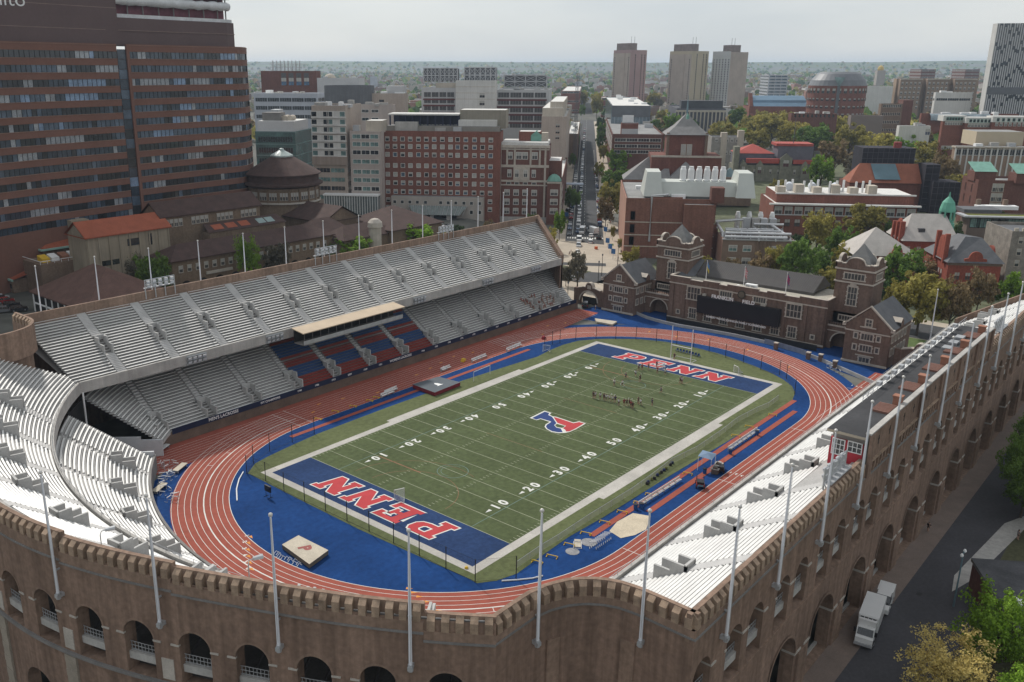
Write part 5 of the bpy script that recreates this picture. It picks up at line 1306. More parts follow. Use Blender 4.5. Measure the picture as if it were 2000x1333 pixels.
# tan slab by the avenue
b = Bld('tan_slab', 'plain tan slab with three small windows by the avenue', 'building', 1107, 0, 228, 1058, 1114, 24, TAN, ROOFW, depth=520)
b.wins([b.fu(1090)], [b.fz(b.L/2, y) for y in (249, 261, 272)], 2.2, 1.9, TAN, GLASSD, 2); b.add('upper_block', CREAM, 0, b.L*.85, 6, b.S, b.H-1, b.H+4.5, ROOFW); b.add('upper_block', CREAM, b.L*.3, b.L*.85, 10, b.S, b.H+4, b.H+8, ROOFW); b.units(4)
b = Bld('scaffolded_block', 'dark scaffolded block lining the left side of the avenue', 'building', 1127, 320, 262, 1108, 1133, 120, BRNB, ROOFW)
mb = MB()
for k in range(24):
    v = k*b.S/23; mb.tube([b.loc(b.L+1.4, v, b.z0), b.loc(b.L+1.4, v, b.H+6)], .12, 4)
for z in range(int(b.z0), int(b.H+6), 3): mb.tube([b.loc(b.L+1.4, 0, z), b.loc(b.L+1.4, b.S, z)], .1, 4)
mb.build('scaffold', STEEL, b.t); b.units(5)
b = Bld('brick_slab', 'low brick slab with a white roof far along the left side of the avenue', 'building', 1131, 222, 178, 1096, 1136, 40, REDB, ROOFW); b.strips(b.floors(3), 1.8, FRAMEW, GLASSD)
for i, (px, py) in enumerate([(1122, 352)]):
    c = gt(px, py+22); t = thing('street_canopy', 'pale blue canopy over the left pavement of the avenue', 'canopy', c)
    mb = MB(); T = frame(c, A0); mb.box(-4, 4, -5, 5, 4.2, 4.6, 0, T); mb.build('canopy_top', mat('canopy_blue', (.42, .47, .55), .7), t)
    for sx in (-1, 1):
        for sy in (-1, 1): mb = MB(); mb.box(sx*3.8-.15, sx*3.8+.15, sy*4.8-.15, sy*4.8+.15, 0, 4.2, 0, T); mb.build('canopy_leg', STEEL, t)
# ---- crane: slim lattice mast by the avenue
c = gt(1121, 330); t = thing('crane_mast', 'slim dark lattice crane mast rising by the left side of the avenue', 'crane', c); mb = MB(); H = ht(c[0], c[1], 143)
for sx, sy in ((-1, -1), (1, -1), (1, 1), (-1, 1)): mb.tube([(c[0]+sx*.8, c[1]+sy*.8, c[2]), (c[0]+sx*.8, c[1]+sy*.8, H)], .13, 4)
for k in range(int((H-c[2])/3)):
    z = c[2]+3*k
    for (ax, ay), (bx_, by_) in (((-1, -1), (1, -1)), ((1, -1), (1, 1)), ((1, 1), (-1, 1)), ((-1, 1), (-1, -1))): mb.tube([(c[0]+ax*.8, c[1]+ay*.8, z), (c[0]+bx_*.8, c[1]+by_*.8, z+3)], .08, 3)
mb.build('mast', DGREY, t)
# ---- three tan high-rises and the towers behind
for i, (xc, yt, xl, xs, ytt, p0, p1, m2, lw, nm, dep) in enumerate(((1232, 98, 1264, 1199, 92, -.9, .1, mat('pink_concrete', (.36, .245, .235), .85, .08, .08), TAN, 'pink-faced', 1230),
        (1352, 100, 1385, 1309, 92, -.75, .1, mat('yellow_concrete', (.44, .375, .27), .85, .08, .08), TAN, 'yellow-faced', 1190), (1428, 102, 1462, 1393, 95, -.1, .75, TAN, mat('white_concrete', (.50, .50, .49), .85, .06, .08), 'white-fronted', 1200))):
    b = Bld('high_rise', 'tall %s concrete residential tower, %s of the three on the skyline' % (nm, ('left', 'middle', 'right')[i]), 'tower', xc, 0, yt, xl, xs, 26, m2, ROOFG, depth=dep, left=False, group='three high-rises on the skyline', ang=75)
    b.add('side_wall', lw, -.2, 0, 0, b.S, b.z0, b.H-(4 if i < 2 else -1)); b.add('side_pier', lw, -.9, -.15, b.S*.3, b.S*.36, b.z0, b.H-4)
    mb = MB(); uc = b.L*.5 if i == 2 else -.0; b.bx(mb, b.L*.05 if i == 2 else .5, b.L*.6 if i == 2 else b.L*.4, 2 if i == 2 else 1, b.S*(.5 if i == 2 else .85), b.H-1, b.H+9); mb.build('penthouse', mat('penthouse_brown', (.22, .175, .16), .85), b.t)
    for k in range(5):
        u = b.L*(.12+.19*k)
        if i == 2: continue
        for j in range(int((b.H-b.z0-8)/3.1)): 
            if k in (1, 3, 4): p = b.loc(u, 0, b.z0+6+3.1*j); addwin(b.t, *p, b.front, 1.7, 2.2, m2, GLASSD, 0)
    for k in range(6):
        v = b.S*(.08+.165*k)
        for j in range(int((b.H-b.z0-12)/3.1)):
            if i == 2 or k in (0, 5): p = b.loc(-.22, v, b.z0+6+3.1*j); addwin(b.t, *p, b.sang, 1.5, 1.8, lw, GLASSD, 0)
    for k in range(2): mb = MB(); p = b.loc(b.L*.2+k*6, 6, 0); mb.tube([(p[0], p[1], b.H+8), (p[0], p[1], b.H+18)], .25, 4); mb.build('roof_antenna', DGREY, b.t)
b = Bld('glass_front_block', 'dark-topped glass block on the right side of the avenue', 'building', 1190, 300, 207, 1271, 1183, 40, glass('pale_blue_glass', (.14, .19, .22), .1), ROOFW)
b.add('dark_top', DGREY, .5, b.L-.5, -.3, b.S*.6, b.H-8.5, b.H+.2, ROOFW); b.units(6, WHITE, 2, 4); 
mb = MB()
for k in range(12): u = b.L*k/11; b.bx(mb, u-.12, u+.12, -.15, .02, b.z0, b.H-8.5)
mb.build('mullions', BGREY, b.t)
b = Bld('brick_lab_block', 'dark brick block with white-trimmed window bands and a roof plant, below the glass block', 'building', 1192, 345, 262, 1297, 1184, 40, REDB2, ROOFG)
b.strips([b.fz(b.L/2, y) for y in (277, 289, 300)], 1.9, FRAMEW, GLASSD, True, 1.5, 3, 4); b.add('rooftop_house', REDB, b.L*.17, b.L*.5, 5, 16, b.H-1, b.H+6.5, ROOFD); b.add('rooftop_screen', LGREY, b.L*.18, b.L*.5, 4, 4.9, b.H-1, b.H+3); b.add('rooftop_screen', WHITE, b.L*.2, b.L*.42, 16.5, 17.5, b.H+4, b.H+11); b.units(6)
b = Bld('brick_slab', 'long low brick slab with pale bands far along the right side of the avenue', 'building', 1174, 230, 191, 1250, 1168, 60, REDB, ROOFW); b.strips(b.floors(3), 2, FRAMEW, GLASSD); b.units(4)
b = Bld('colonnaded_library', 'low dark-roofed library with a pale colonnade among the campus trees', 'building', 1318, 262, 212, 1418, 1306, 30, mat('library_dark', (.10, .10, .115), .7, .1, .2), ROOFD)
for k in range(13): u = b.L*(k+.5)/13; b.add('column', CREAM, u-.6, u+.6, -1.2, -.1, b.z0, b.H-3)
b.add('entablature', CREAM, -.5, b.L+.5, -1.4, 0, b.H-3.4, b.H-1.6); b.add('roof_box', ROOFD, b.L*.1, b.L*.95, 6, 24, b.H-1, b.H+7)
b = Bld('stone_library_wing', 'low pale stone wing with slate roof next to the pyramid-roofed hall', 'building', 1385, 335, 268, 1450, 1383, 25, mat('greystone', (.28, .265, .24), .9, .15, .3), SLATE)
b.wins(b.even(5), b.floors(3), 1.6, 2.2, FRAMEW, LEADW, 2); b.add('stone_turret', CREAM, b.L*.3, b.L*.5, -.8, 4, b.z0, b.H+3); b.add('stone_turret', CREAM, b.L*.85, b.L*1.05, -.8, 4, b.z0, b.H+4.5)
# blue ribbed-roof theatre
b = Bld('blue_roofed_theatre', 'red brick theatre with long blue metal roofs and a sloping brick fin', 'theatre', 1460, 250, 208, 1578, 1452, 40, REDB, ROOFD); z = b.H
mb = MB(); BLR = mat('blue_metal_roof', (.10, .175, .25), .5, .12, .2)
for v0, v1, z0, z1 in ((1, 9, z-1, z+3.5), (9, 11, z+3.5, z+6), (11, 24, z+6, z+10)): mb.add([b.loc(b.L*.08, v0, z0), b.loc(b.L, v0, z0), b.loc(b.L, v1, z1), b.loc(b.L*.08, v1, z1)], [(0, 1, 2, 3)])
b.bx(mb, b.L*.08, b.L, 24, 38, z, z+10); mb.build('blue_roof', BLR, b.t)
mb = MB(); mb.add([b.loc(u, v, zz) for u in (b.L*.02, b.L*.08) for v, zz in ((-14, b.z0), (6, b.z0), (22, z+13), (18, z+13))], [(0, 1, 2, 3), (4, 5, 6, 7), (0, 1, 5, 4), (1, 2, 6, 5), (2, 3, 7, 6), (3, 0, 4, 7)]); mb.build('brick_fin', REDB, b.t)
b.wins(b.even(16), [b.z0+8], 2.0, 4, REDB2, GLASSD, 0)
# round brick tower
c = dp(1630, 215, 905); t = thing('round_brick_tower', 'round red brick tower with a sloping grey glazed crown', 'tower', (c[0], c[1], 10)); R_ = 53*905/1746; zt_ = dp(1630, 168, 880)[2]
mb = MB(); mb.lathe([(R_*.97, 8), (R_, zt_)], (c[0], c[1], 0), 36); mb.build('brick_drum', REDB, t)
zc = dp(1630, 141, 880)[2]; mb = MB(); mb.lathe([(R_*1.0, zt_), (R_*.93, zt_+(zc-zt_)*.35), (R_*.93, zt_+(zc-zt_)*.38), (R_*.74, zt_+(zc-zt_)*.85), (R_*.62, zc), (0, zc)], (c[0], c[1], 0), 36); mb.build('metal_crown', mat('crown_grey', (.16, .165, .175), .5, .1, .2), t)
fa = math.atan2(CAM[1]-c[1], CAM[0]-c[0])
for j in range(6):
    for k in range(16):
        a = fa+(k-7.5)*.19; z = zt_-7-j*7.2; 
        if z < 14: continue
        addwin(t, c[0]+(R_+.05)*cos(a), c[1]+(R_+.05)*sin(a), z, a, 2.6, 4.4 if j == 0 else 2.4, REDB2 if j else BRNB, GLASSD, 2)
mb = MB(); T = wallT(c[0]+R_*cos(fa+.05), c[1]+R_*sin(fa+.05), 0, fa); mb.box(-1.4, 1.4, -.3, .5, 8, zt_, 0, T); P = [T(p) for p in ((-5, .4, zt_+(zc-zt_)*.62), (5, .4, zt_+(zc-zt_)*.62), (0, .9, zt_-1))]; mb.poly(P, 1); mb.build('central_slot', [DGREY, TEALG], t)
b = Bld('white_slab', 'white and blue glazed slab left of the round brick tower', 'tower', 1502, 0, 147, 1540, 1486, 20, BGREY, ROOFW, depth=1250, left=False); b.strips(b.floors(11, 3, 6), 2.2, WHITEP, GLASSB); b.units(2)
b = Bld('white_block', 'blank white block right of the round brick tower', 'building', 1694, 0, 169, 1745, 1687, 30, WHITEP, ROOFW, depth=1080, left=False)
b = Bld('old_hotel', 'long tan and brown old hotel block with pale cornice in three wings', 'building', 1752, 0, 154, 1912, 1746, 30, mat('hotel_tan', (.30, .22, .155), .9, .12, .05), ROOFG, depth=1080, left=False)
for k in range(3): u = b.L*(.02+.33*k); b.add('wing', mat('hotel_brick', (.25, .18, .13), .9, .1, .1), u, u+b.L*.26, -9, 1, b.z0, b.H); b.wins([u+b.L*.26*(i+.5)/5 for i in range(5)], [b.H-7-5.5*j for j in range(6)], 2, 3, CREAM, GLASSD, 2, v=-9); b.add('cornice', CREAM, u-.5, u+b.L*.26+.5, -9.6, -8.5, b.H-1.2, b.H+.2)
for i, (xc, yt, xl, xs) in enumerate(((1800, 136, 1828, 1778), (1886, 136, 1914, 1860))):
    b = Bld('far_brick_slab', 'distant red-brown apartment slab behind the old hotel, %s one' % ('left', 'right')[i], 'tower', xc, 0, yt, xl, xs, 20, REDB2, ROOFG, depth=1500, left=False); b.strips(b.floors(9, 3, 10), 1.6, FRAMEW, LEADW)
b = Bld('white_plant_block', 'white plant-screened block in front of the old hotel', 'building', 1828, 0, 181, 1900, 1824, 22, WHITEP, ROOFW, depth=800, left=False); b.strips([b.H-7], 2, FRAMEW, GLASSD); b.units(3, WHITE)
b = Bld('brick_grid_block', 'brick office block with a grid of pale window frames on the campus', 'building', 1722, 0, 203, 1764, 1717, 22, BRNB, ROOFG, depth=760, left=False); b.wins(b.even(10), b.floors(5, 3, 4), 1.5, 2.2, CREAM, GLASSD, 0); b.add('stair_tower', REDB2, b.L, b.L+8, 0, 14, b.z0, b.H+3)
b = Bld('blank_grey_block', 'large blank grey-brown block among the campus trees', 'building', 1663, 0, 226, 1726, 1657, 26, mat('grey_brown', (.20, .165, .15), .9, .08, .1), ROOFW, depth=660, left=False)
b = Bld('low_brick_hall', 'low dark brick hall with flat roof in front of the round tower', 'building', 1546, 0, 222, 1636, 1540, 20, REDB2, ROOFG, depth=720, left=False); b.wins(b.even(10), b.floors(2, 3, 4), 1.6, 2.4, REDB, GLASSD, 0); b.units(5)
b = Bld('white_cube', 'white low block with a dark end window beyond the campus trees', 'building', 1757, 0, 246, 1818, 1752, 18, WHITEP, ROOFW, depth=620, left=False); b.wins([b.L*.93], [b.H-6], 3, 4, FRAMEW, GLASSB, 2); b.units(3)
b = Bld('glazed_arcade', 'long low building with a curved glass arcade near the striped tower', 'building', 1800, 0, 222, 1990, 1797, 24, REDB, ROOFG, depth=700, left=False)
mb = MB(); n = 8
for k in range(n):
    a0, a1 = pi/2*k/n, pi/2*(k+1)/n
    mb.add([b.loc(b.L*t, -5*cos(a)+0, b.H-5+5*sin(a)) for a in (a0, a1) for t in (.08, .7)], [(0, 1, 3, 2)])
mb.build('glass_arcade', glass('arcade_glass', (.17, .21, .23), .15), b.t); b.units(6, WHITE)
for i, (xc, yt, xl, dep) in enumerate(((1842, 236, 1885, 560), (1886, 240, 1940, 555), (1938, 238, 2010, 550))):
    b = Bld('terrace_block', 'brick and white terrace block with dormered roof, %s of the row at the right' % nth(i), 'building', xc, 0, yt, xl, xc-4, 16, REDB, ROOFW, depth=dep, left=False, group='terrace blocks at the right')
    b.wins(b.even(7), b.floors(3, 2.5, 3), 1.4, 1.9, FRAMEW, LEADW, 2); b.add('white_mansard', WHITEP, -.2, b.L+.2, -.5, 9, b.H-.3, b.H+3.2, ROOFW); b.wins(b.even(6), [b.H+.3], 1.3, 1.7, COPPER, GLASSD, 0, v=-.52)
b = Bld('striped_tower', 'tall flared tower with vertical white and dark glass stripes at the right edge', 'tower', 1950, 0, 46, 2040, 1941, 24, GLASSD, ROOFG, depth=760, left=False)
for k in range(20):
    u = b.L*(k+.5)/20; z = b.z0; r_ = random.Random(k)
    while z < b.H-3: h = r_.uniform(14, 26); b.add('white_fin', LGREY, u-b.L*.013, u+b.L*.013, -.5, .05, z, min(b.H, z+h-3)); z += h
for k in range(6): v = b.S*(k+.5)/6; b.add('white_fin', WHITEP, -.5, .05, v-.9, v+.9, b.z0, b.H)
z = b.fz(b.L/2, 178); b.add('dark_belt', DGREY, -.3, b.L+.3, -.7, .1, z-3, z+3)
b = Bld('pilastered_block', 'tan block with white piers, a window band and a flat pale roof at the right', 'building', 1868, 0, 286, 2020, 1861, 40, mat('pier_brick', (.27, .19, .14), .9, .1, .1), ROOFG, depth=470, left=False)
for k in range(14): u = b.L*k/13; b.add('white_pier', WHITEP, u-.35, u+.35, -.5, .02, b.z0, b.H-.6)
b.wins([b.L*(k+.5)/13 for k in range(13)], [b.H-4.4], 3.2, 2.8, WHITEP, GLASSD, 3); b.add('roof_slab', CREAM, -.6, b.L+.6, -1, b.S, b.H-.8, b.H, ROOFG); b.add('penthouse', mat('buff_wall', (.52, .44, .32), .9, .06, .1), b.L*.33, b.L*.95, 9, 28, b.H-.2, b.H+7, ROOFG); b.units(3)
b = Bld('copper_roofed_block', 'brick block with two slanted green copper roofs and tall pale window bay at the right', 'building', 1912, 0, 352, 2030, 1881, 26, REDB2, ROOFG, depth=395, left=False)
for u0, u1, v in ((b.L*-.02, b.L*.34, 4), (b.L*.58, b.L*1.0, -2)): b.add('stair_block', REDB2, u0, u1, v, v+8, b.H-1, b.H+3.2); mb = MB(); mb.add([b.loc(u0-.4, v-.5, b.H+3.3), b.loc(u1+.4, v-.5, b.H+3.3), b.loc(u1+.4, v+9, b.H+6.8), b.loc(u0-.4, v+9, b.H+6.8)], [(0, 1, 2, 3)]); mb.build('copper_roof', COPPER, b.t)
b.wins([b.L*.3, b.L*.38], [b.H-5-4.2*j for j in range(3)], 2.4, 3.4, CREAM, LEADW, 2); b.wins([6, 13], [b.H-6, b.H-11], .9, 3.5, REDB, DARK, 0, True)
b = Bld('green_roof_pavilion', 'modern dark glass pavilion with a planted green roof at the right', 'building', 1892, 0, 421, 2030, 1878, 28, mat('pavilion_brick', (.16, .12, .10), .9, .1, .2), mat('green_roof', (.115, .125, .025), .95, .3, .3, fine=.3), depth=352, left=False, rim=.3)
b.add('roof_edge', STEEL, -2.2, b.L+1, -2.2, -.2, b.H-.5, b.H+.05); b.add('roof_edge', STEEL, -2.2, -.2, -.2, b.S, b.H-.5, b.H+.05); b.wins(b.even(9), [b.H-4.6], 3.4, 3.4, BLACK, [TEALG, GLASSD], 3); b.add('solar_slab', SLATE, b.L*.05, b.L*.6, 8, 18, b.H-.2, b.H+1.2); b.add('skylight_strip', WHITE, b.L*.4, b.L*1.0, 18, 22, b.H-.1, b.H+1.4)
for u in (.45, .85): b.add('chimney', BRNB, b.L*u-.8, b.L*u+.8, 21, 22.6, b.H-.2, b.H+3.6)
b = Bld('grey_stone_hall', 'tall grey stone hall with battlements cut off by the right edge', 'building', 1978, 0, 452, 2060, 1990, 20, mat('rough_stone', (.23, .205, .175), .95, .3, .5, fine=.3), SLATE, depth=292, left=False, ang=33.57)
b.wins([3, 8], [b.H-4-3.8*j for j in range(5)], 1.2, 2, CREAM, GLASSD, 1)
for k in range(6): b.add('merlon', CREAM, .6+k*2.4, 1.8+k*2.4, -.1, .5, b.H, b.H+1)
# ------------------------------------------------------------------ big brown hospital pavilion, upper left
t = thing('hospital_pavilion', 'huge curved brown hospital pavilion with dark ribbon windows at the upper left', 'hospital', (dp(250, 480, 315)[0], dp(250, 480, 315)[1], 4))
PVP = [dp(px, 400, d)[:2] for px, d in ((-320, 232), (-200, 246), (-100, 259), (0, 275), (90, 289), (180, 303), (258, 316), (280, 319), (340, 330), (400, 341), (450, 350), (478, 355.5), (490, 360), (497, 366), (500, 374), (496, 388), (480, 410))]
PVW, pc = poly_path(PVP); PS = lambda px: pc[0]+next(c0+(c1-c0)*(px-a)/(b-a) for (a, b, c0, c1) in zip((-320, -200, -100, 0, 90, 180, 258, 280, 340, 400, 450, 478), (-200, -100, 0, 90, 180, 258, 280, 340, 400, 450, 478, 490), pc, pc[1:]) if a <= px <= b)
TERR = mat('terracotta_panel', (.195, .098, .072), .75, .08, .08, fine=.06); TERD = mat('brown_cladding', (.125, .085, .082), .7, .08, .08, fine=.05)
PGL = [glass('ribbon_reflect_glass_%d' % i, c, .1, .35, .3) for i, c in enumerate(((.05, .065, .085), (.09, .12, .16), (.20, .28, .40), (.30, .32, .34), (.035, .038, .042)))]  # blue and pale panes carry sky reflections in their colour
zt = 79.6; sA, sB = PS(258), PS(280); END = pc[-1]
mb = MB(); band(mb, PVW, 0, END, -14, -.5, 2, 77.4, 6, 0); mb.build('core_wall', [TERD], t)
rows = [74.9-4.42*k for k in range(13)]
for z in rows:
    for s0, s1 in ((0, sA), (sB, END)):
        mb = MB(); n = int((s1-s0)/1.75); r_ = random.Random(int(z*10)+int(s0)); m_ = 0
        for i in range(n):
            if r_.random() < .45: m_ = r_.choice((0, 0, 1, 1, 2, 3, 4, 4) if z > 45 else (0, 0, 1, 4, 4, 3))
            a, b = s0+(s1-s0)*i/n, s0+(s1-s0)*(i+1)/n
            mb.poly([PVW(a, -.12, z), PVW(b, -.12, z), PVW(b, -.12, z+2.25), PVW(a, -.12, z+2.25)], m_)
            band(mb, PVW, a-.06, a+.06, -.3, -.03, z, z+2.25, 9, 5)
        mb.build('window_strip', PGL+[BLACK], t)
        mb = MB(); band(mb, PVW, s0, s1, -.5, .12, z+2.25, z+4.42, 4, 0); band(mb, PVW, s0, s1, -.5, .3, z+4.3, z+4.43, 4, 1); mb.build('spandrel_band', [TERR, mat('band_edge', (.30, .19, .14), .7)], t)
mb = MB()
for s0, s1 in ((0, sA), (sB, END)): band(mb, PVW, s0, s1, -.5, .14, rows[0]+2.25, 79.6, 4, 0)
mb.build('cornice_band', TERR, t)
mb = MB()
for s0, s1 in ((0, sA), (sB, END)): band(mb, PVW, s0, s1, -.5, .10, 2, rows[-1], 4, 0)
mb.build('base_wall', TERR, t)
mb = MB()
for k in range(17): z = 22+3.3*k; band(mb, PVW, sA+.3, sB-.8, -.4, -.2, z, z+3.1, 9, RND.choice((0, 1, 1, 2, 4)))
band(mb, PVW, sB-.9, sB+.05, -.5, .5, 2, 79.5, 9, 5); mb.build('stair_slot', PGL+[TERR], t)
mb = MB(); band(mb, PVW, 0, PS(271), -14, -2.2, 79.2, 112, 6); mb.build('upper_block', TERD, t)
mb = MB(); band(mb, PVW, PS(271), pc[12], -14, -2.4, 79.2, 88.2, 6); mb.build('upper_block', TERD, t)
for z in (84.0, 91.0): mb = MB(); band(mb, PVW, 0, PS(271) if z > 88 else pc[12], -2.4, -2.15, z, z+.22, 6); mb.build('cladding_joint', mat('joint_line', (.24, .17, .15), .7), t)
WRAP = mat('white_wrap', (.60, .61, .62), .6, .15, .25, fine=.1)
mb = MB(); band(mb, PVW, PS(271), pc[12]-1, -13, -6, 88, 96.5, 6, 0); mb.build('unfinished_floor', [mat('maroon_floor', (.16, .06, .075), .8, .3, .4)], t)
mb = MB(); band(mb, PVW, PS(271), pc[12]-.5, -6, -3.0, 88.15, 89.4, 6); mb.build('parapet_wrap', WRAP, t)
mb = MB(); n = 36; r_ = random.Random(3)
P = [PVW(PS(272)+(pc[12]-1-PS(272))*i/n, -4.4, 93.9+r_.uniform(-.15, .15)) for i in range(n+1)]; mb.tube(P, [1.55+r_.uniform(-.2, .2) for _ in P], 10); mb.build('plastic_tube', WRAP, t, smooth=True)
mb = MB()
for i in range(9): s = PS(272)+(pc[12]-1.5-PS(272))*i/8; band(mb, PVW, s-.15, s+.15, -5, -4.6, 89, 97, 9)
band(mb, PVW, PS(271), pc[12]-1, -9, -3.2, 96.4, 97.2, 6); mb.build('floor_frame', CONCD, t)
v, f = text_mesh('n|Clifto', 5.6, .0, 0, 'LEFT'); w_ = max(p[0] for p in v); s0, s1 = PS(-4), PS(106)
mb = MB(); mb.add([PVW(s0+(s1-s0)*p[0]/w_, -2.05, 91.6+p[1]) for p in v], f); mb.build('sign_lettering', WHITE, t)
# ------------------------------------------------------------------ museum: halls, rotunda, tile-roofed wing
MB_ = brick('museum_brick', (.185, .135, .095), streak=.1); BUFF = mat('buff_concrete', (.30, .255, .19), .9, .12, .2, streak=.15)
def hall(par, x0, x1, y0, y1, ze, zr, zb, wm, rm, hip=0.0, axis='x', over=.7, nm='hall', gx=True):
    mb = MB(); mb.prism([(x0, y0), (x1, y0), (x1, y1), (x0, y1)], zb, ze)
    o = over
    if axis == 'x':
        ym = (y0+y1)/2; a, b = (x0+hip if hip else x0-o), (x1-hip if hip else x1+o); R0, R1 = (a, ym, zr), (b, ym, zr)
        E = [(x0-o, y0-o, ze-.1), (x1+o, y0-o, ze-.1), (x1+o, y1+o, ze-.1), (x0-o, y1+o, ze-.1)]
        rf = [[E[0], E[1], R1, R0], [E[2], E[3], R0, R1]]; gab = [[(x0, y0, ze), (x0, y1, ze), (x0, ym, zr-.1)], [(x1, y0, ze), (x1, y1, ze), (x1, ym, zr-.1)]]; hp = [[E[1], E[2], R1], [E[3], E[0], R0]]
    else:
        xm = (x0+x1)/2; a, b = (y0+hip if hip else y0-o), (y1-hip if hip else y1+o); R0, R1 = (xm, a, zr), (xm, b, zr)
        E = [(x0-o, y0-o, ze-.1), (x1+o, y0-o, ze-.1), (x1+o, y1+o, ze-.1), (x0-o, y1+o, ze-.1)]
        rf = [[E[1], E[2], R1, R0], [E[3], E[0], R0, R1]]; gab = [[(x0, y0, ze), (x1, y0, ze), (xm, y0, zr-.1)], [(x0, y1, ze), (x1, y1, ze), (xm, y1, zr-.1)]]; hp = [[E[0], E[1], R0], [E[2], E[3], R1]]
    if not hip:
        for g_ in gab: mb.poly(g_)
    h = mb.build(nm, wm, par); mb = MB()
    for q in rf+(hp if hip else []):
        mb.poly(q); mb.poly([(p[0], p[1], p[2]-.35) for p in q][::-1])
    for p, q in zip(E, E[1:]+E[:1]): mb.poly([p, q, (q[0], q[1], q[2]-.35), (p[0], p[1], p[2]-.35)])
    mb.build('tile_roof' if rm is not SLATE else 'slate_roof', rm, h); return h
MU = thing('museum', 'old brown brick museum with dark tiled halls and a domed rotunda behind the grandstand', 'museum', (40, 165, 4))
h = hall(MU, 0, 66, 146, 159, 14.2, 18, 3, MB_, TILEB, 6)
for k in range(20): x = 3+k*3.1; addwin(h, x, 145.95, 10.2, -pi/2, 1.3, 2.0, STONE, LEADW, 1); 
for k in range(10): mb = MB(); x = 4.5+k*6.2; mb.poly([(x-1.8*cos(pi*j/10), 145.9, 5.5+1.8*sin(pi*j/10)) for j in range(11)]+[(x+1.8, 145.9, 3), (x-1.8, 145.9, 3)]); mb.build('arcade_arch', DARK, h)
mb = MB(); mb.box(12, 22, 145.6, 146, 8.1, 9.0); mb.build('carved_panel', STONE, h)
h = hall(MU, 8.5, 48, 164.6, 176, 25, 29.3, 4, MB_, TILEB)
for k in range(4):
    for j in range(4): addwin(h, 10.5+k*10+j*1.7, 164.5, 21.4, -pi/2, 1.2, 2.3, STONE, LEADW, 2)
mb = MB(); mb.add([(23, 159.6, 18.4), (56, 159.6, 18.4), (55, 164.5, 20.9), (24, 164.5, 20.9)], [(0, 1, 2, 3)]); mb.box(23.5, 55.5, 160, 164.5, 4, 18.2, 1); mb.build('lean_to_roof', [TILEB, MB_], MU)
for i, (a, b, m_) in enumerate(((26, 30, TILE), (31.5, 35.5, TILE), (37, 41, TILE), (44.5, 47.8, COPPER), (48.3, 51.6, COPPER))): mb = MB(); mb.add([(a, 160.6, 19.05), (b, 160.6, 19.05), (b, 163.2, 20.4), (a, 163.2, 20.4)], [(0, 1, 2, 3)]); mb.build('roof_panel', m_ if m_ is TILE else mat('skylight', (.22, .30, .29), .3, .1), MU)
hall(MU, 66, 92, 140, 152, 12.5, 16.5, 3, MB_, TILEB, 5); h = hall(MU, 88, 116, 138, 166, 13.5, 20, 2, MB_, TILEB, 13)
h = hall(MU, 72, 90, 158, 186, 16.5, 21.5, 3, MB_, TILEB, 0, 'y'); hall(MU, 60, 78, 150, 162, 14, 18.5, 3, MB_, TILEB, 5)
for k in range(5): addwin(h, 75+k*3, 157.9, 11, -pi/2, 1.1, 2.2, STONE, LEADW, 1)
rc = (81, 193); rt = thing('rotunda', '-', 'x') if False else None
mb = MB(); mb.lathe([(14.2, 3), (14.2, 26.5), (14.0, 26.5), (14.0, 29.5)], (rc[0], rc[1], 0), 40); RO = mb.build('rotunda_drum', MB_, MU)
mb = MB(); mb.lathe([(14.2, 26.6), (16.0, 27.4), (16.0, 28.0), (14.4, 28.6), (14.4, 31.0), (15.3, 31.3), (15.3, 31.7), (4.6, 37.9), (4.4, 38.0), (0, 38.0)], (rc[0], rc[1], 0), 40); mb.build('rotunda_roof', TILEB, RO)
mb = MB(); mb.lathe([(4.5, 37.9), (4.5, 38.5), (1.2, 40.3), (.9, 41.0), (0, 41.3)], (rc[0], rc[1], 0), 16); mb.build('glass_lantern', mat('lantern_glass', (.36, .42, .40), .3, .15, .6), RO)
fa = math.atan2(CAM[1]-rc[1], CAM[0]-rc[0])
for k in range(-5, 6):
    a = fa+k*.30
    for j in (-1, 0, 1): addwin(RO, rc[0]+14.25*cos(a+j*.075), rc[1]+14.25*sin(a+j*.075), 22.2, a+j*.075, .75, 2.8, STONE, LEADW, 1)
    mb = MB(); b_ = a+.15; mb.box(-.35, .35, -.2, .5, 20, 26.5, 0, wallT(rc[0]+14.1*cos(b_), rc[1]+14.1*sin(b_), 0, b_)); mb.build('drum_pilaster', MB_, RO)
mb = MB(); mb.lathe([(14.2, 20.6), (14.9, 20.6), (14.9, 21.2), (14.2, 21.2)], (rc[0], rc[1], 0), 40); mb.build('drum_course', STONE, RO)
q = (94, 150); mb = MB(); R_ = 2.6
mb.lathe([(2.4, 3), (2.4, 15.6), (2.9, 15.7), (2.7, 17.4), (1.5, 18.6), (0, 19)], (ony(733, 470, 139)[0], 139, 0), 12); mb.build('stone_turret', STONE, MU)
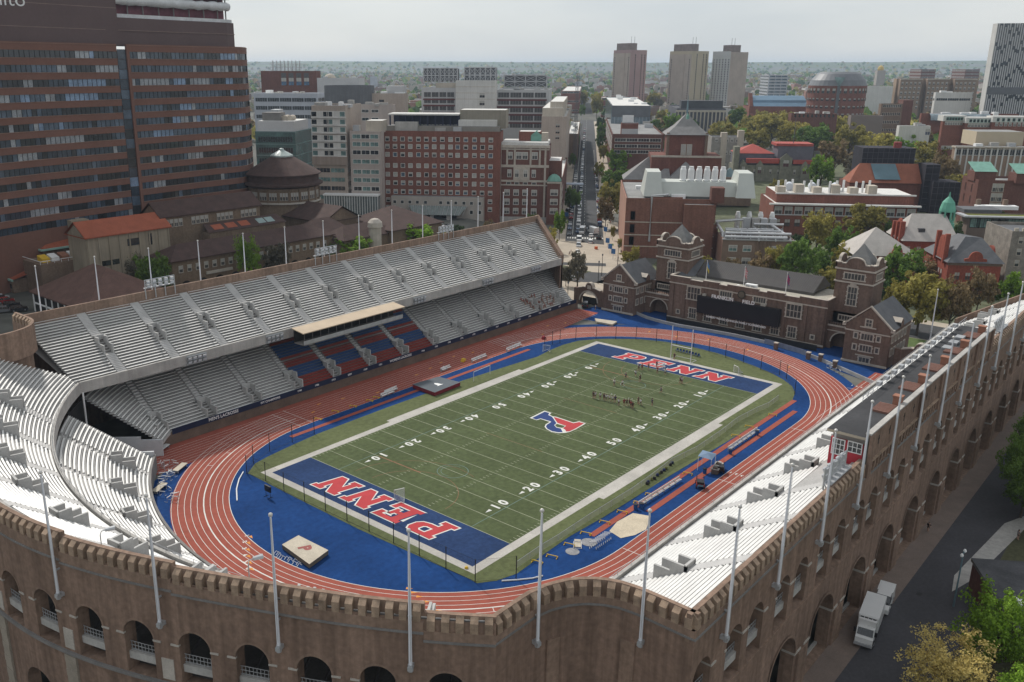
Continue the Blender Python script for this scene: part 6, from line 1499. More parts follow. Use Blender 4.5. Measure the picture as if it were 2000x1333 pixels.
# modern wing with orange tile roofs
MW = thing('museum_wing', 'modern buff concrete museum wing with bright orange tiled roofs at the left', 'museum wing', (-5, 190, 4))
xa_, xb_ = ony(188, 463, 160.3)[0]-3, ony(332, 444, 160.3)[0]; zw = ony(260, 453, 160.3)[2]
h = hall(MW, xa_, xb_, 161, 173, zw+.1, zw+4.2, 4, BUFF, TILE)
for x, w_, z, hh in ((xb_-13, 4, zw-4.4, 2.2), (xa_+7, 6, zw-9.5, 1.6), (xb_-7, 1.2, zw-5, 3.6)): mb = MB(); mb.box(x-w_/2, x+w_/2, 160.9, 161.02, z, z+hh); mb.build('window', GLASSD, h)
for k in range(9): mb = MB(); x = xa_+.5+k*(xb_-xa_-1)/8; mb.box(x-.2, x+.2, 160.7, 161, 4, zw-.3); mb.build('concrete_rib', BUFF, h)
h = hall(MW, -21.5, -7, 187, 260, 15.8, 19.6, 4, BRNB, TILE, 7, 'y')
mb = MB(); mb.box(-22.6, -6.4, 185.8, 186.3, 15.3, 15.9); mb.box(-22.7, -22.2, 186, 260, 15.3, 15.9); mb.build('copper_gutter', mat('pale_copper', (.28, .44, .38), .7, .1), h)
mb = MB(); mb.box(-21.6, -21.5, 186.5, 250, 11.6, 13.2); mb.box(-21.6, -21.5, 186.5, 250, 6, 7.4); mb.build('window', GLASSD, h)
mb = MB(); mb.box(-34, -21.5, 183, 250, 3, 8.4); mb.add([(-34.5, 182, 8.4), (-34.5, 250, 8.4), (-21.5, 250, 11.4), (-21.5, 182, 11.4)], [(0, 1, 2, 3)], 1); mb.box(-34.6, -34.1, 182, 250, 8.0, 8.6, 2); mb.build('lower_wing', [BRNB, TILE, MATS['pale_copper']], MW)
mb = MB(); mb.box(-33.95, -34.06, 184, 250, 5.4, 6.8); mb.build('window', GLASSD, MW)
mb = MB(); mb.box(-29.5, -14, 171.5, 184, 3, 14.0); W_ = mb.build('brick_block', BRNB, MW)
mb = MB()
for a, b in (((-29.5, 171.5), (-14, 171.5)), ((-29.5, 171.5), (-29.5, 184)), ((-14, 171.5), (-14, 184))): mb.tube([(a[0], a[1], 15), (b[0], b[1], 15)], .1, 4)
for k in range(8): mb.tube([(-29.5+k*2.2, 171.5, 14), (-29.5+k*2.2, 171.5, 15)], .07, 4)
mb.build('roof_railing', WHITE, W_)
for x, m_ in ((-26.5, YELL), (-23.5, WHITE), (-20.2, MATS['chimney_brick']), (-17.2, WHITE)): mb = MB(); mb.prism([(x-1.2, 174), (x+1.2, 174), (x+1.2, 177.5), (x-1.2, 177.5)], 14, [15.2, 15.2, 16, 16]); mb.build('skylight', m_, W_)
for a in (((-8, 192, 3, 23.6, 6, 10)), ((-4.5, 186, 3, 21, 7, 7))): mb = MB(); mb.box(a[0]-a[4]/2, a[0]+a[4]/2, a[1]-a[5]/2, a[1]+a[5]/2, a[2], a[3]); mb.build('concrete_tower', BUFF, MW)
mb = MB(); mb.add([(-18, 200, 19), (-9, 198, 18), (-9, 190, 16.5), (-16, 192, 18)], [(0, 1, 2, 3)]); mb.build('glass_roof', mat('pale_skylight', (.46, .50, .52), .3, .08), MW)
hall(MW, -6, 12, 205, 214, 21, 21.5, 4, DGREY, CONC, 0, 'x', .7, 'rear_block')
PV = thing('tiled_pavilion', 'brown pyramid-roofed pavilion with white-framed dark glass walls behind the grandstand', 'pavilion', (-27, 142, 4)); hall(PV, -38.5, -12, 126, 158, 9.8, 17.5, 2, DARK, mat('brown_pyramid_tile', (.125, .072, .058), .9, .15, .4, fine=.2), 12, 'y', .8, 'pavilion_wall')
mb = MB()
for k in range(9): y = 126.5+k*3.9; mb.box(-38.75, -38.5, y-.2, y+.2, 2, 9.6)
mb.box(-38.75, -38.5, 126, 158, 6.2, 6.6); mb.build('white_frame', WHITE, PV)
# ------------------------------------------------------------------ pyramid-roofed auditorium
def site(px, py, depth, ang=None):
    o = dp(px, py, depth); a = A0 if ang is None else rad(ang); d1 = (cos(a), sin(a)); dr = (d1[1], -d1[0])
    return lambda u, v, z: (o[0]+dr[0]*u+d1[0]*v, o[1]+dr[1]*u+d1[1]*v, z), o
def zat(py, depth): return dp(1340, py, depth)[2]
def pyr(mb, L, u0, u1, v0, v1, z0, z1, ap=None, flare=0.0, m=0):
    c = ap or ((u0+u1)/2, (v0+v1)/2); b = [(u0, v0), (u1, v0), (u1, v1), (u0, v1)]; k = .55; zm = z0+(z1-z0)*(.45-flare)
    md = [(c[0]+(x-c[0])*k, c[1]+(y-c[1])*k) for x, y in b]
    for i in range(4):
        j = (i+1) % 4; mb.poly([L(*b[i], z0), L(*b[j], z0), L(*md[j], zm), L(*md[i], zm)], m); mb.poly([L(*md[i], zm), L(*md[j], zm), L(c[0], c[1], z1)], m)
D_ = 470; L, o = site(1340, 300, D_); t = thing('auditorium', 'red brick auditorium with a steep slate pyramid roof and lower slate wings', 'auditorium', (o[0], o[1], 4)); ASL = mat('grey_slate', (.21, .205, .20), .8, .15, .4, fine=.1); ARB = brick('auditorium_brick', (.17, .072, .055), streak=.12)
z1, z2, z3, z4 = zat(262, D_), zat(304, D_), zat(352, D_), zat(221, D_)
def bxL(mb, L, u0, u1, v0, v1, z0, z1, m=0): mb.box(u0, u1, v0, v1, z0, z1, m, lambda p: L(*p))
mb = MB(); bxL(mb, L, -9.8, 9.8, 0, 19.6, 3, z1); mb.build('central_tower', ARB, t)
mb = MB(); pyr(mb, L, -11.3, 11.3, -1.5, 21.1, z1-.3, z4, None, .08); mb.build('pyramid_roof', ASL, t)
mb = MB(); c = L(0, 9.8, 0); mb.tube([(c[0], c[1], z4-.5), (c[0], c[1], z4+3.5), (c[0], c[1], z4+9)], [.5, .4, .05], 6); mb.build('copper_spire', mat('spire_copper', (.16, .24, .27), .7), t)
for s in (-1, 1):
    p = L(s*1.5, -.02, z1-13.5); addwin(t, *p, A0+pi, 2.2, 8.2, mat('pale_tracery', (.50, .47, .40), .8), mat('tracery_panel', (.40, .38, .33), .7), 2, 'tall_window'); mb = MB(); bxL(mb, L, s*9.8-.7, s*9.8+.7, -.8, .6, 3, z1+.8); mb.build('corner_buttress', BRNB, t)
mb = MB(); c = L(-.2, 3.6, z1+7.5); mb.lathe([(.9, 0), (.9, 1.6), (0, 3.2)], c, 4); mb.build('roof_dormer', COPPER, t)
mb = MB(); bxL(mb, L, -18, 17.5, -6, 20, 3, z2); bxL(mb, L, -18.4, 17.9, -6.3, -5.9, z2-.6, z2+.4, 1); mb.build('lower_block', [ARB, HSTONE], t)
mb = MB(); pyr(mb, L, -32, -17, -6, 14, zat(352, D_), zat(308, D_), (-18.5, 4)); pyr(mb, L, -13, 13, -17, 2, zat(362, D_), zat(314, D_), (-.5, -6)); pyr(mb, L, 8, 19, -12, 4, zat(355, D_), zat(324, D_), (10, -5)); pyr(mb, L, -18, -8, -12, 2, zat(350, D_), zat(322, D_), (-9, -4))
mb.build('wing_roof', ASL, t)
mb = MB(); bxL(mb, L, -31, -17.5, -5, 13, 3, zat(352, D_)); bxL(mb, L, -12, 12, -16, 0, 3, zat(362, D_)); bxL(mb, L, 17, 34, -6, 12, 3, zat(345, D_)); mb.build('wing_wall', BRNB, t)
mb = MB(); pyr(mb, L, 19, 28, -3, 8, zat(345, D_), zat(328, D_)); mb.build('teal_roof', mat('teal_slate', (.13, .19, .20), .7), t); mb = MB(); bxL(mb, L, 20, 27, -2.5, 7.5, zat(352, D_), zat(344, D_)); mb.build('teal_house', DARK, t)
# ------------------------------------------------------------------ green-grey stone college hall with red roofs
D_ = 560; L, o = site(1432, 330, D_); t = thing('college_hall', 'greenish stone college hall with red roofs, slate mansards and pointed gables', 'college hall', (o[0], o[1], 5)); CST = mat('serpentine_stone', (.20, .195, .15), .9, .25, .4, fine=.2); REDR = mat('red_roof', (.36, .075, .06), .8, .12, .3); MANS = mat('mansard_slate', (.13, .125, .15), .8, .15, .4)
m_ = lambda px: (px-1432)*D_/1746*1.02
zA, zB = zat(322, D_), zat(300, D_)
mb = MB(); bxL(mb, L, 0, m_(1575), 0, 18, 4, zA); bxL(mb, L, m_(1430), m_(1440), -3, 4, 4, zat(285, D_)); mb.build('wall', CST, t)
mb = MB(); pyr(mb, L, m_(1435), m_(1508), 4, 24, zB, zat(283, D_)); bxL(mb, L, m_(1455), m_(1515), -.6, 3, zA+1.2, zA+4.0); bxL(mb, L, m_(1540), m_(1575), -.6, 3, zA+1, zA+3.4); mb.build('red_roof', REDR, t)
mb = MB(); bxL(mb, L, m_(1436), m_(1508), 4.5, 23, zA, zB); bxL(mb, L, m_(1512), m_(1576), 2, 18, zA, zat(284, D_)); mb.build('mansard', MANS, t)
mb = MB(); bxL(mb, L, m_(1508), m_(1575), 1.6, 18.4, zat(284, D_), zat(279, D_)); mb.build('red_top', REDR, t)
for px in (1450, 1480, 1527, 1562):
    u = m_(px); top = zat(298 if px == 1527 else 312, D_); w_ = 3.6 if px == 1527 else 2.2
    mb = MB(); mb.add([L(x, y, z) for y in (-1.2, 5) for x, z in ((u-w_, 4), (u+w_, 4), (u+w_, top-3), (u, top), (u-w_, top-3))], [(0, 1, 2, 3, 4), (2, 7, 8, 3), (3, 8, 9, 4), (1, 6, 7, 2), (0, 5, 9, 4)]); mb.build('gabled_bay', CST, t); p = L(u, -1.25, top-8); addwin(t, *p, A0+pi, w_*.9, 4, CST, mat('maroon_window', (.09, .03, .035), .5), 2)
for k in range(9): p = L(m_(1442)+k*4.8, -.02, 9); addwin(t, *p, A0+pi, 1.1, 2.6, CREAM, LEADW, 1)
mb = MB(); c = L(m_(1541), 6, 0); mb.tube([(c[0], c[1], zat(280, D_)), (c[0], c[1], zat(228, D_))], [.25, .1], 5); mb.build('roof_pole', DGREY, t)
# ------------------------------------------------------------------ scaffolded red library
D_ = 450; L, o = site(1662, 345, D_); m_ = lambda px: (px-1662)*D_/1746*1.02; t = thing('scaffolded_library', 'red tile-roofed library wrapped in black scaffold netting', 'library', (o[0], o[1], 4)); OT = mat('orange_roof', (.27, .095, .055), .85, .15, .3, fine=.15); NET = mat('scaffold_net', (.022, .02, .028), .85, .35, .35, fine=.3)
zA = zat(358, D_)
mb = MB(); bxL(mb, L, 0, m_(1845), 0, 20, 3, zA); mb.build('wall', ARB, t)
mb = MB(); P = lambda px, v, py: L(m_(px), v, zat(py, D_)); mb.poly([P(1659, -1, 357), P(1822, -1, 357), P(1800, 8, 321), P(1684, 8, 321)]); mb.poly([P(1659, -1, 357), P(1684, 8, 321), L(m_(1665), 18, zA)]); mb.build('tile_roof', OT, t)
mb = MB(); mb.poly([P(1706, -.4, 350), P(1752, -.4, 350), P(1748, 7.7, 321.5), P(1703, 7.7, 321.5)]); mb.build('teal_skylight', mat('teal_glass_roof', (.10, .17, .20), .4, .12), t)
mb = MB(); bxL(mb, L, m_(1688), m_(1784), 10, 26, 3, zat(291, D_)); bxL(mb, L, m_(1790), m_(1815), -3, 8, 3, zat(318, D_)); bxL(mb, L, m_(1800), m_(1848), -8, 6, 3, zat(350, D_)); mb.build('scaffold_netting', NET, t)
mb = MB()
for u0, u1, v, za in ((m_(1688), m_(1784), 9.6, 291), (m_(1790), m_(1815), -3.3, 318), (m_(1800), m_(1848), -8.3, 350)):
    n = int((u1-u0)/2.5)
    for k in range(n+1): mb.tube([L(u0+(u1-u0)*k/n, v, 3), L(u0+(u1-u0)*k/n, v, zat(za, D_)+1)], .09, 4)
    for z in range(4, int(zat(za, D_)), 3): mb.tube([L(u0, v, z), L(u1, v, z)], .08, 4)
mb.build('scaffold_poles', mat('scaffold_pole', (.10, .09, .10), .6), t)
mb = MB(); c = L(m_(1755), 14, 0); mb.lathe([(2, 20), (2, zat(280, D_)), (1.7, zat(279, D_)), (0, zat(279, D_))], (c[0], c[1], 0), 12); mb.build('round_chimney', mat('deep_red', (.24, .05, .045), .85), t)
# ------------------------------------------------------------------ white-roofed red laboratory
b = Bld('white_roofed_laboratory', 'long red brick laboratory with bright white roofs and a crowd of white roof fans', 'laboratory', 1512, 0, 397, 1792, 1486, 34, REDB, ROOFW, depth=392, left=False, rim=.4)
b.add('roof_edge', ROOFW, -2.0, b.L+1.2, -1.6, .0, b.H-.6, b.H+.06); b.wins([b.L*(k+.5)/14 for k in range(14)], [b.H-4.7], 2.9, 3.1, LGREY, LEADW, 2); b.add('pale_band', LGREY, -.1, b.L+.1, -.25, -.01, b.H-5.2, b.H-4.8)
b.wins([b.L*(k+.5)/14 for k in range(14)], [b.H-10], 2.2, 3, REDB2, LEADW, 2); b.add('upper_storey', REDB, b.L*.03, b.L*1.0, 5, 30, b.H-.5, b.H+3.6, ROOFW); b.add('upper_edge', ROOFW, b.L*.02, b.L*1.01, 4.4, 5, b.H+3.4, b.H+4.0)
b.add('gutter', DARK, 0, 0.1, 0, .1, b.H-1, b.H-.9)
for k in range(6): u = b.L*(.04+.13*k); b.add('fan_house', CREAM, u, u+3.6, 8, 13, b.H+3.4, b.H+6.2+k % 2)
for k in range(12): 
    u = b.L*(.05+.062*k); mb = MB(); c = b.loc(u, 10+3*(k % 3), b.H+3.5); mb.tube([c, (c[0], c[1], c[2]+5.2)], .5, 6); mb.build('exhaust_stack', WHITE, b.t)
for k in range(3): mb = MB(); c = b.loc(b.L*(.15+.17*k), 15, b.H+5.4); c2 = b.loc(b.L*(.15+.17*k)+1, 21, b.H+5.4); mb.tube([c, c2], 1.7, 10); mb.build('white_drum', mat('tank_blue_white', (.52, .55, .60), .5), b.t)
# ------------------------------------------------------------------ brick laboratories behind the hall
b = Bld('brick_laboratory', 'stepped red brick laboratory with flat roofs beside the avenue, behind the hall', 'laboratory', 1217, 503, 387, 1400, 1213, 34, brick('lab_brick', (.195, .095, .070), streak=.12), ROOFG, left=False)
LB_ = MATS['lab_brick']; PBR = mat('pale_side_brick', (.38, .22, .165), .9, .1, .2)
b.add('side_face', PBR, -.12, 0, 0, b.S, b.z0, b.H)  # paler brick tone laid over this one side face
for y in (433, 458, 480): z = b.fz(0, y); b.add('stone_course', CREAM, -.2, b.L, -.2, .0, z-.25, z+.1)
for k in range(3): b.wins([2.8], [b.fz(0, y) for y in (429, 454, 478)], 1.6, 3.2, LB_, DARK, 0)
b.add('recessed_bay', LB_, b.fu(1272), b.fu(1335), 2.5, 3, b.z0, b.H+.3); b.add('front_block', LB_, b.fu(1336), b.fu(1396), -2.5, 2, b.z0, b.H-1.8, ROOFG)  # brick slab set back behind the front wall
W2 = lambda u, v, z: b.loc(u, v, z)
mb = MB(); u0, u1 = b.fu(1262), b.fu(1475); zq = b.H+.2; P = lambda t_, v, z: b.loc(u0+(u1-u0)*t_, v, z)
mb.add([P(.0, 7, zq), P(1, 7, zq), P(.94, 9.5, zq+5.2), P(.06, 9.5, zq+5.2), P(.06, 20, zq+5.2), P(.94, 20, zq+5.2), P(1, 24, zq), P(0, 24, zq)], [(0, 1, 2, 3), (3, 2, 5, 4), (1, 6, 5, 2), (0, 3, 4, 7)])
for s0, s1 in ((-.02, .16), (.84, 1.02)): mb.add([P(s0, 4, zq), P(s1, 4, zq), P(s1-.02, 9, zq+9.0), P(s0+.03, 9, zq+9.0), P(s0+.03, 22, zq+9), P(s1-.02, 22, zq+9), P(s1, 26, zq), P(s0, 26, zq)], [(0, 1, 2, 3), (3, 2, 5, 4), (1, 6, 5, 2), (0, 3, 4, 7)])
mb.build('mechanical_hood', mat('pale_green_metal', (.49, .51, .47), .6, .06, .2), b.t)
for k in range(6): 
    mb = MB(); c = P(.36+.075*k, 13, zq+5); mb.lathe([(1.1, 0), (1.5, .8), (1.2, 1.0), (1.2, 4.6), (.9, 5.4), (.9, 6), (0, 6)], c, 10); mb.build('exhaust_fan', WHITE, b.t)
b.add('stair_house', REDB2, b.fu(1388), b.fu(1413), -1.5, 4, b.H-1, b.H+4.6); 
mb = MB(); mb.tube([b.loc(b.fu(1273), -.5, b.fz(0, 470)), b.loc(b.fu(1273), -.5, b.H+1.2), b.loc(b.fu(1300), -.5, b.H+1.5), b.loc(b.fu(1305), 1, b.H+1.5)], .45, 8); mb.build('steel_duct', STEEL, b.t); b.units(7, None, .8, 2)
b = Bld('brick_laboratory_wing', 'lower red brick laboratory wing with white grid windows and roof ducts', 'laboratory', 1239, 0, 437, 1400, 1234, 20, LB_, ROOFG, depth=352, left=False); 
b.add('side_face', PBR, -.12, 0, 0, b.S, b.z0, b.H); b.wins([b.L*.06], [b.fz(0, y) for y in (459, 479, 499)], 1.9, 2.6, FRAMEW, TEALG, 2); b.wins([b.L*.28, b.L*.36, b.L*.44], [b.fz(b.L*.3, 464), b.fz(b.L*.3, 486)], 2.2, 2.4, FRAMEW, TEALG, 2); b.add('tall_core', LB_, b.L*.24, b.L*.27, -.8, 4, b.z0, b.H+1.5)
mb = MB(); u0, u1 = b.fu(1348), b.fu(1393); mb.add([b.loc(u, v, z) for v in (4, 11) for u, z in ((u0-14, b.H-.6), (u0-14, b.H+1.0), (u0-6, b.H+1.4), (u0, b.H+4), (u0+.5, b.H+6.8), (u1-2, b.H+6.8), (u1, b.H+3), (u1, b.H-.6))], [tuple(range(8)), tuple(range(8, 16))]+[(i, (i+1) % 8, 8+(i+1) % 8, 8+i) for i in range(8)]); mb.build('roof_duct', mat('cream_duct', (.46, .44, .38), .6, .06), b.t); b.units(6, None, .8, 2)
for k in range(3): b.add('white_unit', STEEL, b.L*(.38+.06*k), b.L*(.42+.06*k), 1, 3, b.H-.9, b.H+.9)
b = Bld('pipe_roofed_block', 'brown brick block whose roof carries a maze of silver pipes', 'building', 1412, 0, 466, 1552, 1402, 24, mat('tan_brick', (.235, .165, .125), .9, .14, .3, fine=.1), ROOFD, depth=334, left=False); 
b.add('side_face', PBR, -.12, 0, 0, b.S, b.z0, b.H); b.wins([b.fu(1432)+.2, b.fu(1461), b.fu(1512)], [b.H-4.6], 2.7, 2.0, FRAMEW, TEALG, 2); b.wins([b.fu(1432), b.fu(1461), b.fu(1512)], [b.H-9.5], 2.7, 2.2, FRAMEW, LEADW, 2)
for k in range(5): b.add('brick_rib', BRNB, b.fu(1478)+k*1.25, b.fu(1478)+k*1.25+.5, -.4, 0, b.z0, b.H-.3)
b.add('pale_edge', STEEL, -.3, b.L+.3, -.5, 0, b.H-.5, b.H); SIL = mat('silver_pipe', (.60, .60, .60), .3, .1, .8, metal=.4)
mb_l = [((.03, .5, .7), (.9, .5, .7), .5), ((.05, 3.2, 1.6), (.97, 3.2, 1.6), .55), ((.02, 4, 1.2), (.02, 22, 2.2), .6), ((.9, 4, 1.2), (.8, 21, 2.4), .6), ((.0, 21, 3.0), (.5, 21, 4.2), .6), ((.55, 19, 2.6), (.98, 19, 2.6), .5), ((.08, 8, 1.8), (.85, 8, 1.8), .35), ((.1, 13, 1.6), (.8, 13, 1.6), .35), ((.3, 6, 1.4), (.3, 18, 1.6), .3), ((.55, 6, 1.4), (.55, 18, 1.6), .3)]
for A_, B_, r_ in mb_l: 
    mb = MB(); p, q = b.loc(b.L*A_[0], A_[1], b.H+A_[2]), b.loc(b.L*B_[0], B_[1], b.H+B_[2]); mb.tube([(p[0], p[1], b.H-.8), p, q, (q[0], q[1], b.H-.8)], r_, 8); mb.build('roof_pipe', SIL, b.t)
for k in range(14): mb = MB(); u = b.L*RND.uniform(.06, .92); v = RND.choice((.6, 3.2, 12, 19)); mb.tube([b.loc(u, v, b.H+2.2), b.loc(u, v, b.H+.6), b.loc(u, v-1.2, b.H-.6)], .25, 6); mb.build('pipe_drop', SIL, b.t)
for k in range(4): b.add('plant_unit', RND.choice((STEEL, BGREY, CONC)), b.L*(.4+.13*k), b.L*(.5+.13*k), 20, 23.5, b.H-.8, b.H+4.5)
for k in range(4): mb = MB(); c = b.loc(b.L*(.35+.17*k), 26, b.H); mb.lathe([(1.1, 0), (1.1, 5), (.7, 6.4), (0, 6.4)], c, 8); mb.build('exhaust_fan', WHITE, b.t)
b.add('rear_brick_core', REDB2, -7, .0, 14, 24, b.z0, b.H+1)
# ------------------------------------------------------------------ red music building with slate hips, curved gables and a copper cupola
MBK = brick('music_brick', (.27, .075, .05), streak=.15); PSL = mat('pale_slate', (.42, .39, .36), .8, .12, .4, fine=.08)
b = Bld('music_building', 'red brick building with slate hipped roofs, curved gables, tall chimneys and a green copper cupola', 'building', 1853, 0, 512, 1957, 1807, 30, MBK, SLATE, depth=292, left=False, rim=0)
mb = MB(); zr = b.H+7.2; P = b.loc
E_ = [P(-.7, -.7, b.H-.1), P(b.L+.7, -.7, b.H-.1), P(b.L+.7, b.S+.7, b.H-.1), P(-.7, b.S+.7, b.H-.1)]; R0, R1 = P(b.L*.42, 7.5, zr), P(b.L*.42, b.S-7.5, zr); R2 = P(b.L*.75, 8, zr-.3)
mb.poly([E_[0], E_[1], R2, R0]); mb.poly([E_[1], E_[2], R1, R2]); mb.poly([R0, R2, R1]); mb.build('slate_roof', SLATE, b.t)
mb = MB(); mb.poly([E_[3], E_[0], R0, R1]); mb.poly([E_[2], E_[3], R1]); mb.build('slate_roof', SLATE, b.t)
def cgable(parent, T, w, h):
    mb = MB(); pr = [(-w, 0), (-w, h*.35), (-w*.62, h*.42), (-w*.58, h*.6)]+[(-w*.55*cos(pi*j/10), h*.6+h*.4*sin(pi*j/10)) for j in range(1, 10)]+[(w*.58, h*.6), (w*.62, h*.42), (w, h*.35), (w, 0)]
    n = len(pr); mb.add([T((u, o_, z)) for o_ in (.15, -.5) for u, z in pr], [tuple(range(n)), tuple(range(n, 2*n))]+[(i, i+1, n+i+1, n+i) for i in range(n-1)]); return mb.build('curved_gable', MBK, parent)
p = P(b.L*.5, 0, b.H-.2); cgable(b.t, wallT(p[0], p[1], p[2], b.front), 3.4, 3.8); p = P(b.L, b.S*.4, b.H-.2); cgable(b.t, wallT(p[0], p[1], p[2], b.a-pi/2), 4, 4.5)
p = P(-.3, b.S*.33, b.H-.2); cgable(b.t, wallT(p[0], p[1], p[2], b.sang), 4.0, 8)
for dv in (-3.7, 3.7): b.add('chimney', MBK, -.9, .5, b.S*.33+dv-.55, b.S*.33+dv+.55, b.H-1, b.H+8.6)
b.add('stone_cornice', BRNB, -.25, b.L+.25, -.25, 0, b.H-1.0, b.H-.3)
for k in range(3): b.wins([b.S*.33+(k-1)*2.2], [b.H-6.5, b.H-11], 1.5, 3.2, MBK, LEADW, 2, True)
b.wins([b.S*.72, b.S*.9], [b.H-6.5, b.H-11], 2, 3, MBK, LEADW, 2, True); b.wins(b.even(4), [b.H-5.8, b.H-10.6], 1.5, 2.4, MBK, LEADW, 2)
W3 = Bld('music_building_wing', 'rear wing of the red music building with a pale slate roof, dormer and twin chimneys', 'building', 1765, 0, 470, 1870, 1742, 20, MBK, SLATE, depth=322, left=False, rim=0)
P = W3.loc; zr = W3.H+8.5; mb = MB(); E_ = [P(-.7, -.7, W3.H-.1), P(W3.L+.7, -.7, W3.H-.1), P(W3.L+.7, 18, W3.H-.1), P(-.7, 18, W3.H-.1)]; R0, R1 = P(4.5, 9, zr), P(W3.L-2, 9, zr); mb.poly([E_[0], E_[1], R1, R0]); mb.poly([E_[2], E_[3], R0, R1]); mb.poly([E_[1], E_[2], R1]); mb.poly([E_[3], E_[0], R0]); mb.build('slate_roof', PSL, W3.t)
for k, dv in ((0, 2), (1, 6), (2, 10)): W3.add('chimney', MBK, -1.2, .4, dv-.6, dv+.6, W3.H-2, W3.H+6.5-k*.5)
p = P(-.2, 6, W3.H-.3); cgable(W3.t, wallT(p[0], p[1], p[2], W3.sang), 3.8, 7.5); W3.add('dormer', ROOFD, W3.L*.3, W3.L*.42, 2.4, 6, W3.H+1, W3.H+4); W3.wins([W3.L*.1, W3.L*.3, W3.L*.5], [W3.H-4.5], 1.4, 2.4, MBK, LEADW, 2)
L2, o = site(1842, 450, 322); t = thing('copper_cupola', '-', 'x') if False else None
c = P(W3.L*.93, 10, 0); z0 = zat(456, 330); q = 330/1746
mb = MB(); mb.lathe([(17*q, z0-3), (16*q, z0+4), (14*q, z0+4.3), (14*q, z0+5.2)], (c[0], c[1], 0), 12); mb.lathe([(14*q, z0+8.2), (14.5*q, z0+8.6), (14*q, z0+9.4), (11*q, z0+11.6), (5*q, z0+13), (2*q, z0+13.6), (.8*q, z0+15.2), (0, z0+15.4)], (c[0], c[1], 0), 12)
for k in range(8): a = 2*pi*k/8; mb.tube([(c[0]+13*q*cos(a), c[1]+13*q*sin(a), z) for z in (z0+5, z0+8.4)], .3, 5)
mb.lathe([(9*q, z0+5), (9*q, z0+8.3)], (c[0], c[1], 0), 8, 1); mb.build('copper_cupola', [mat('bright_copper', (.13, .37, .27), .7, .12), DARK], W3.t)
L, o = site(1716, 500, 300); t = thing('slate_lecture_hall', 'small hall with a big pale pyramidal slate roof and a round brick gable among trees', 'hall', (o[0], o[1], 2)); mb = MB(); bxL(mb, L, -9, 9, -8, 9, 1, zat(490, 300)); mb.build('wall', MBK, t)
mb = MB(); pyr(mb, L, -10.5, 10.5, -9, 10, zat(490, 300), zat(441, 300), (-2, 0)); mb.build('pyramid_roof', PSL, t); p = L(3, -8.2, zat(492, 300)); cgable(t, wallT(p[0], p[1], p[2], A0+pi), 2.6, 3.4)
# small dark-roofed building at the lower right
t = thing('brick_kiosk', 'low brick building with a dark patched flat roof at the lower right', 'building', (-18, -88, 0)); P = [gp(1897, 1090, 4.8)[:2], gp(2040, 1100, 4.8)[:2], (-20, -104), gp(2010, 1265, 4.8)[:2]]
mb = MB(); cx_, cy_ = sum(p[0] for p in P)/4, sum(p[1] for p in P)/4; mb.prism([(cx_+(p[0]-cx_)*.97, cy_+(p[1]-cy_)*.97) for p in P][::-1], -.3, 4.3); mb.build('wall', REDB2, t); mb = MB(); mb.prism(P[::-1], 4.3, 4.8, 0, 1, True); mb.build('roof', [CONCD, mat('patched_roof', (.075, .075, .08), .9, .3, .25, fine=.15)], t); mb = MB(); q = gp(1990, 1180, 4.8); mb.box(q[0]-.8, q[0]+.8, q[1]-.5, q[1]+.5, 4.8, 5.2); mb.build('roof_hatch', WHITE, t)
# ------------------------------------------------------------------ streets and paving
def gpoly(L): return [gt(*p)[:2] for p in L]
def sheet(name, P, m, dz=.03):
    mb = MB(); mb.sheet(P, z=0); mb.v = [(x, y, zg(x, y)+dz) for x, y, z in mb.v]; return struct(mb.build(name, m))
def strip_sheet(name, C, wl, wr, m, dz, step=12):
    """paved strip along a centre polyline, following the terrain"""
    mb = MB(); pts = []
    for (x0, y0), (x1, y1) in zip(C, C[1:]):
        n = max(1, int(hyp(x1-x0, y1-y0)/step)); pts += [(x0+(x1-x0)*i/n, y0+(y1-y0)*i/n) for i in range(n)]
    pts.append(C[-1])
    for a, b in zip(pts, pts[1:]):
        l = hyp(b[0]-a[0], b[1]-a[1]); nx, ny = -(b[1]-a[1])/l, (b[0]-a[0])/l
        q = [(p[0]+nx*s, p[1]+ny*s) for p, s in ((a, -wr), (b, -wr), (b, wl), (a, wl))]; mb.poly([(x, y, zg(x, y)+dz) for x, y in q])
    return struct(mb.build(name, m))
SO = (142.0, 87.0)                                 # avenue axis
SP = lambda s, o=0: (SO[0]+cos(A0)*s-sin(A0)*o, SO[1]+sin(A0)*s+cos(A0)*o)
PAVB = mat('light_pavement', (.40, .345, .275), .9, .12, .15, fine=.06)
strip_sheet('avenue_pavement', [SP(-14), SP(1700)], 14.5, 15.5, PAVB, .02)
strip_sheet('avenue_road', [SP(-6), SP(1900)], 8.5, 8.0, ASPH, .06)
c33 = [(96, 150), (111, 96), (125, 66), (128, 20), (127, -60), (126, -160)]
strip_sheet('cross_street_pavement', c33, 16, 18, PAVB, .012); strip_sheet('cross_street', c33, 8, 9, ASPH, .052)
sheet('plaza', [(88, 50), (92, 62), (112, 76), (122, 66), (121, 42), (112, 30), (108, 44), (92, 45)], PAVB, .035)
sheet('hall_lawn', [(108, -60), (118, -60), (118, 30), (108, 30)], mat('lawn', (.09, .13, .04), .95, .2, .15, fine=.2), .04)
sheet('campus_lawn', [(140, 60), (200, 80), (420, 230), (560, 160), (620, -80), (380, -200), (170, -140), (140, -60)], mat('campus_ground', (.105, .115, .065), .95, .25, .03, fine=.25), .005)
mb = MB()
for k in range(15):
    for s0 in (1.5, 51): p = [SP(s0+dx, -7.6+k*1.08+dy) for dx, dy in ((-1.7, -.28), (1.7, -.28), (1.7, .28), (-1.7, .28))]; mb.poly([(x, y, zg(x, y)+.075) for x, y in p])
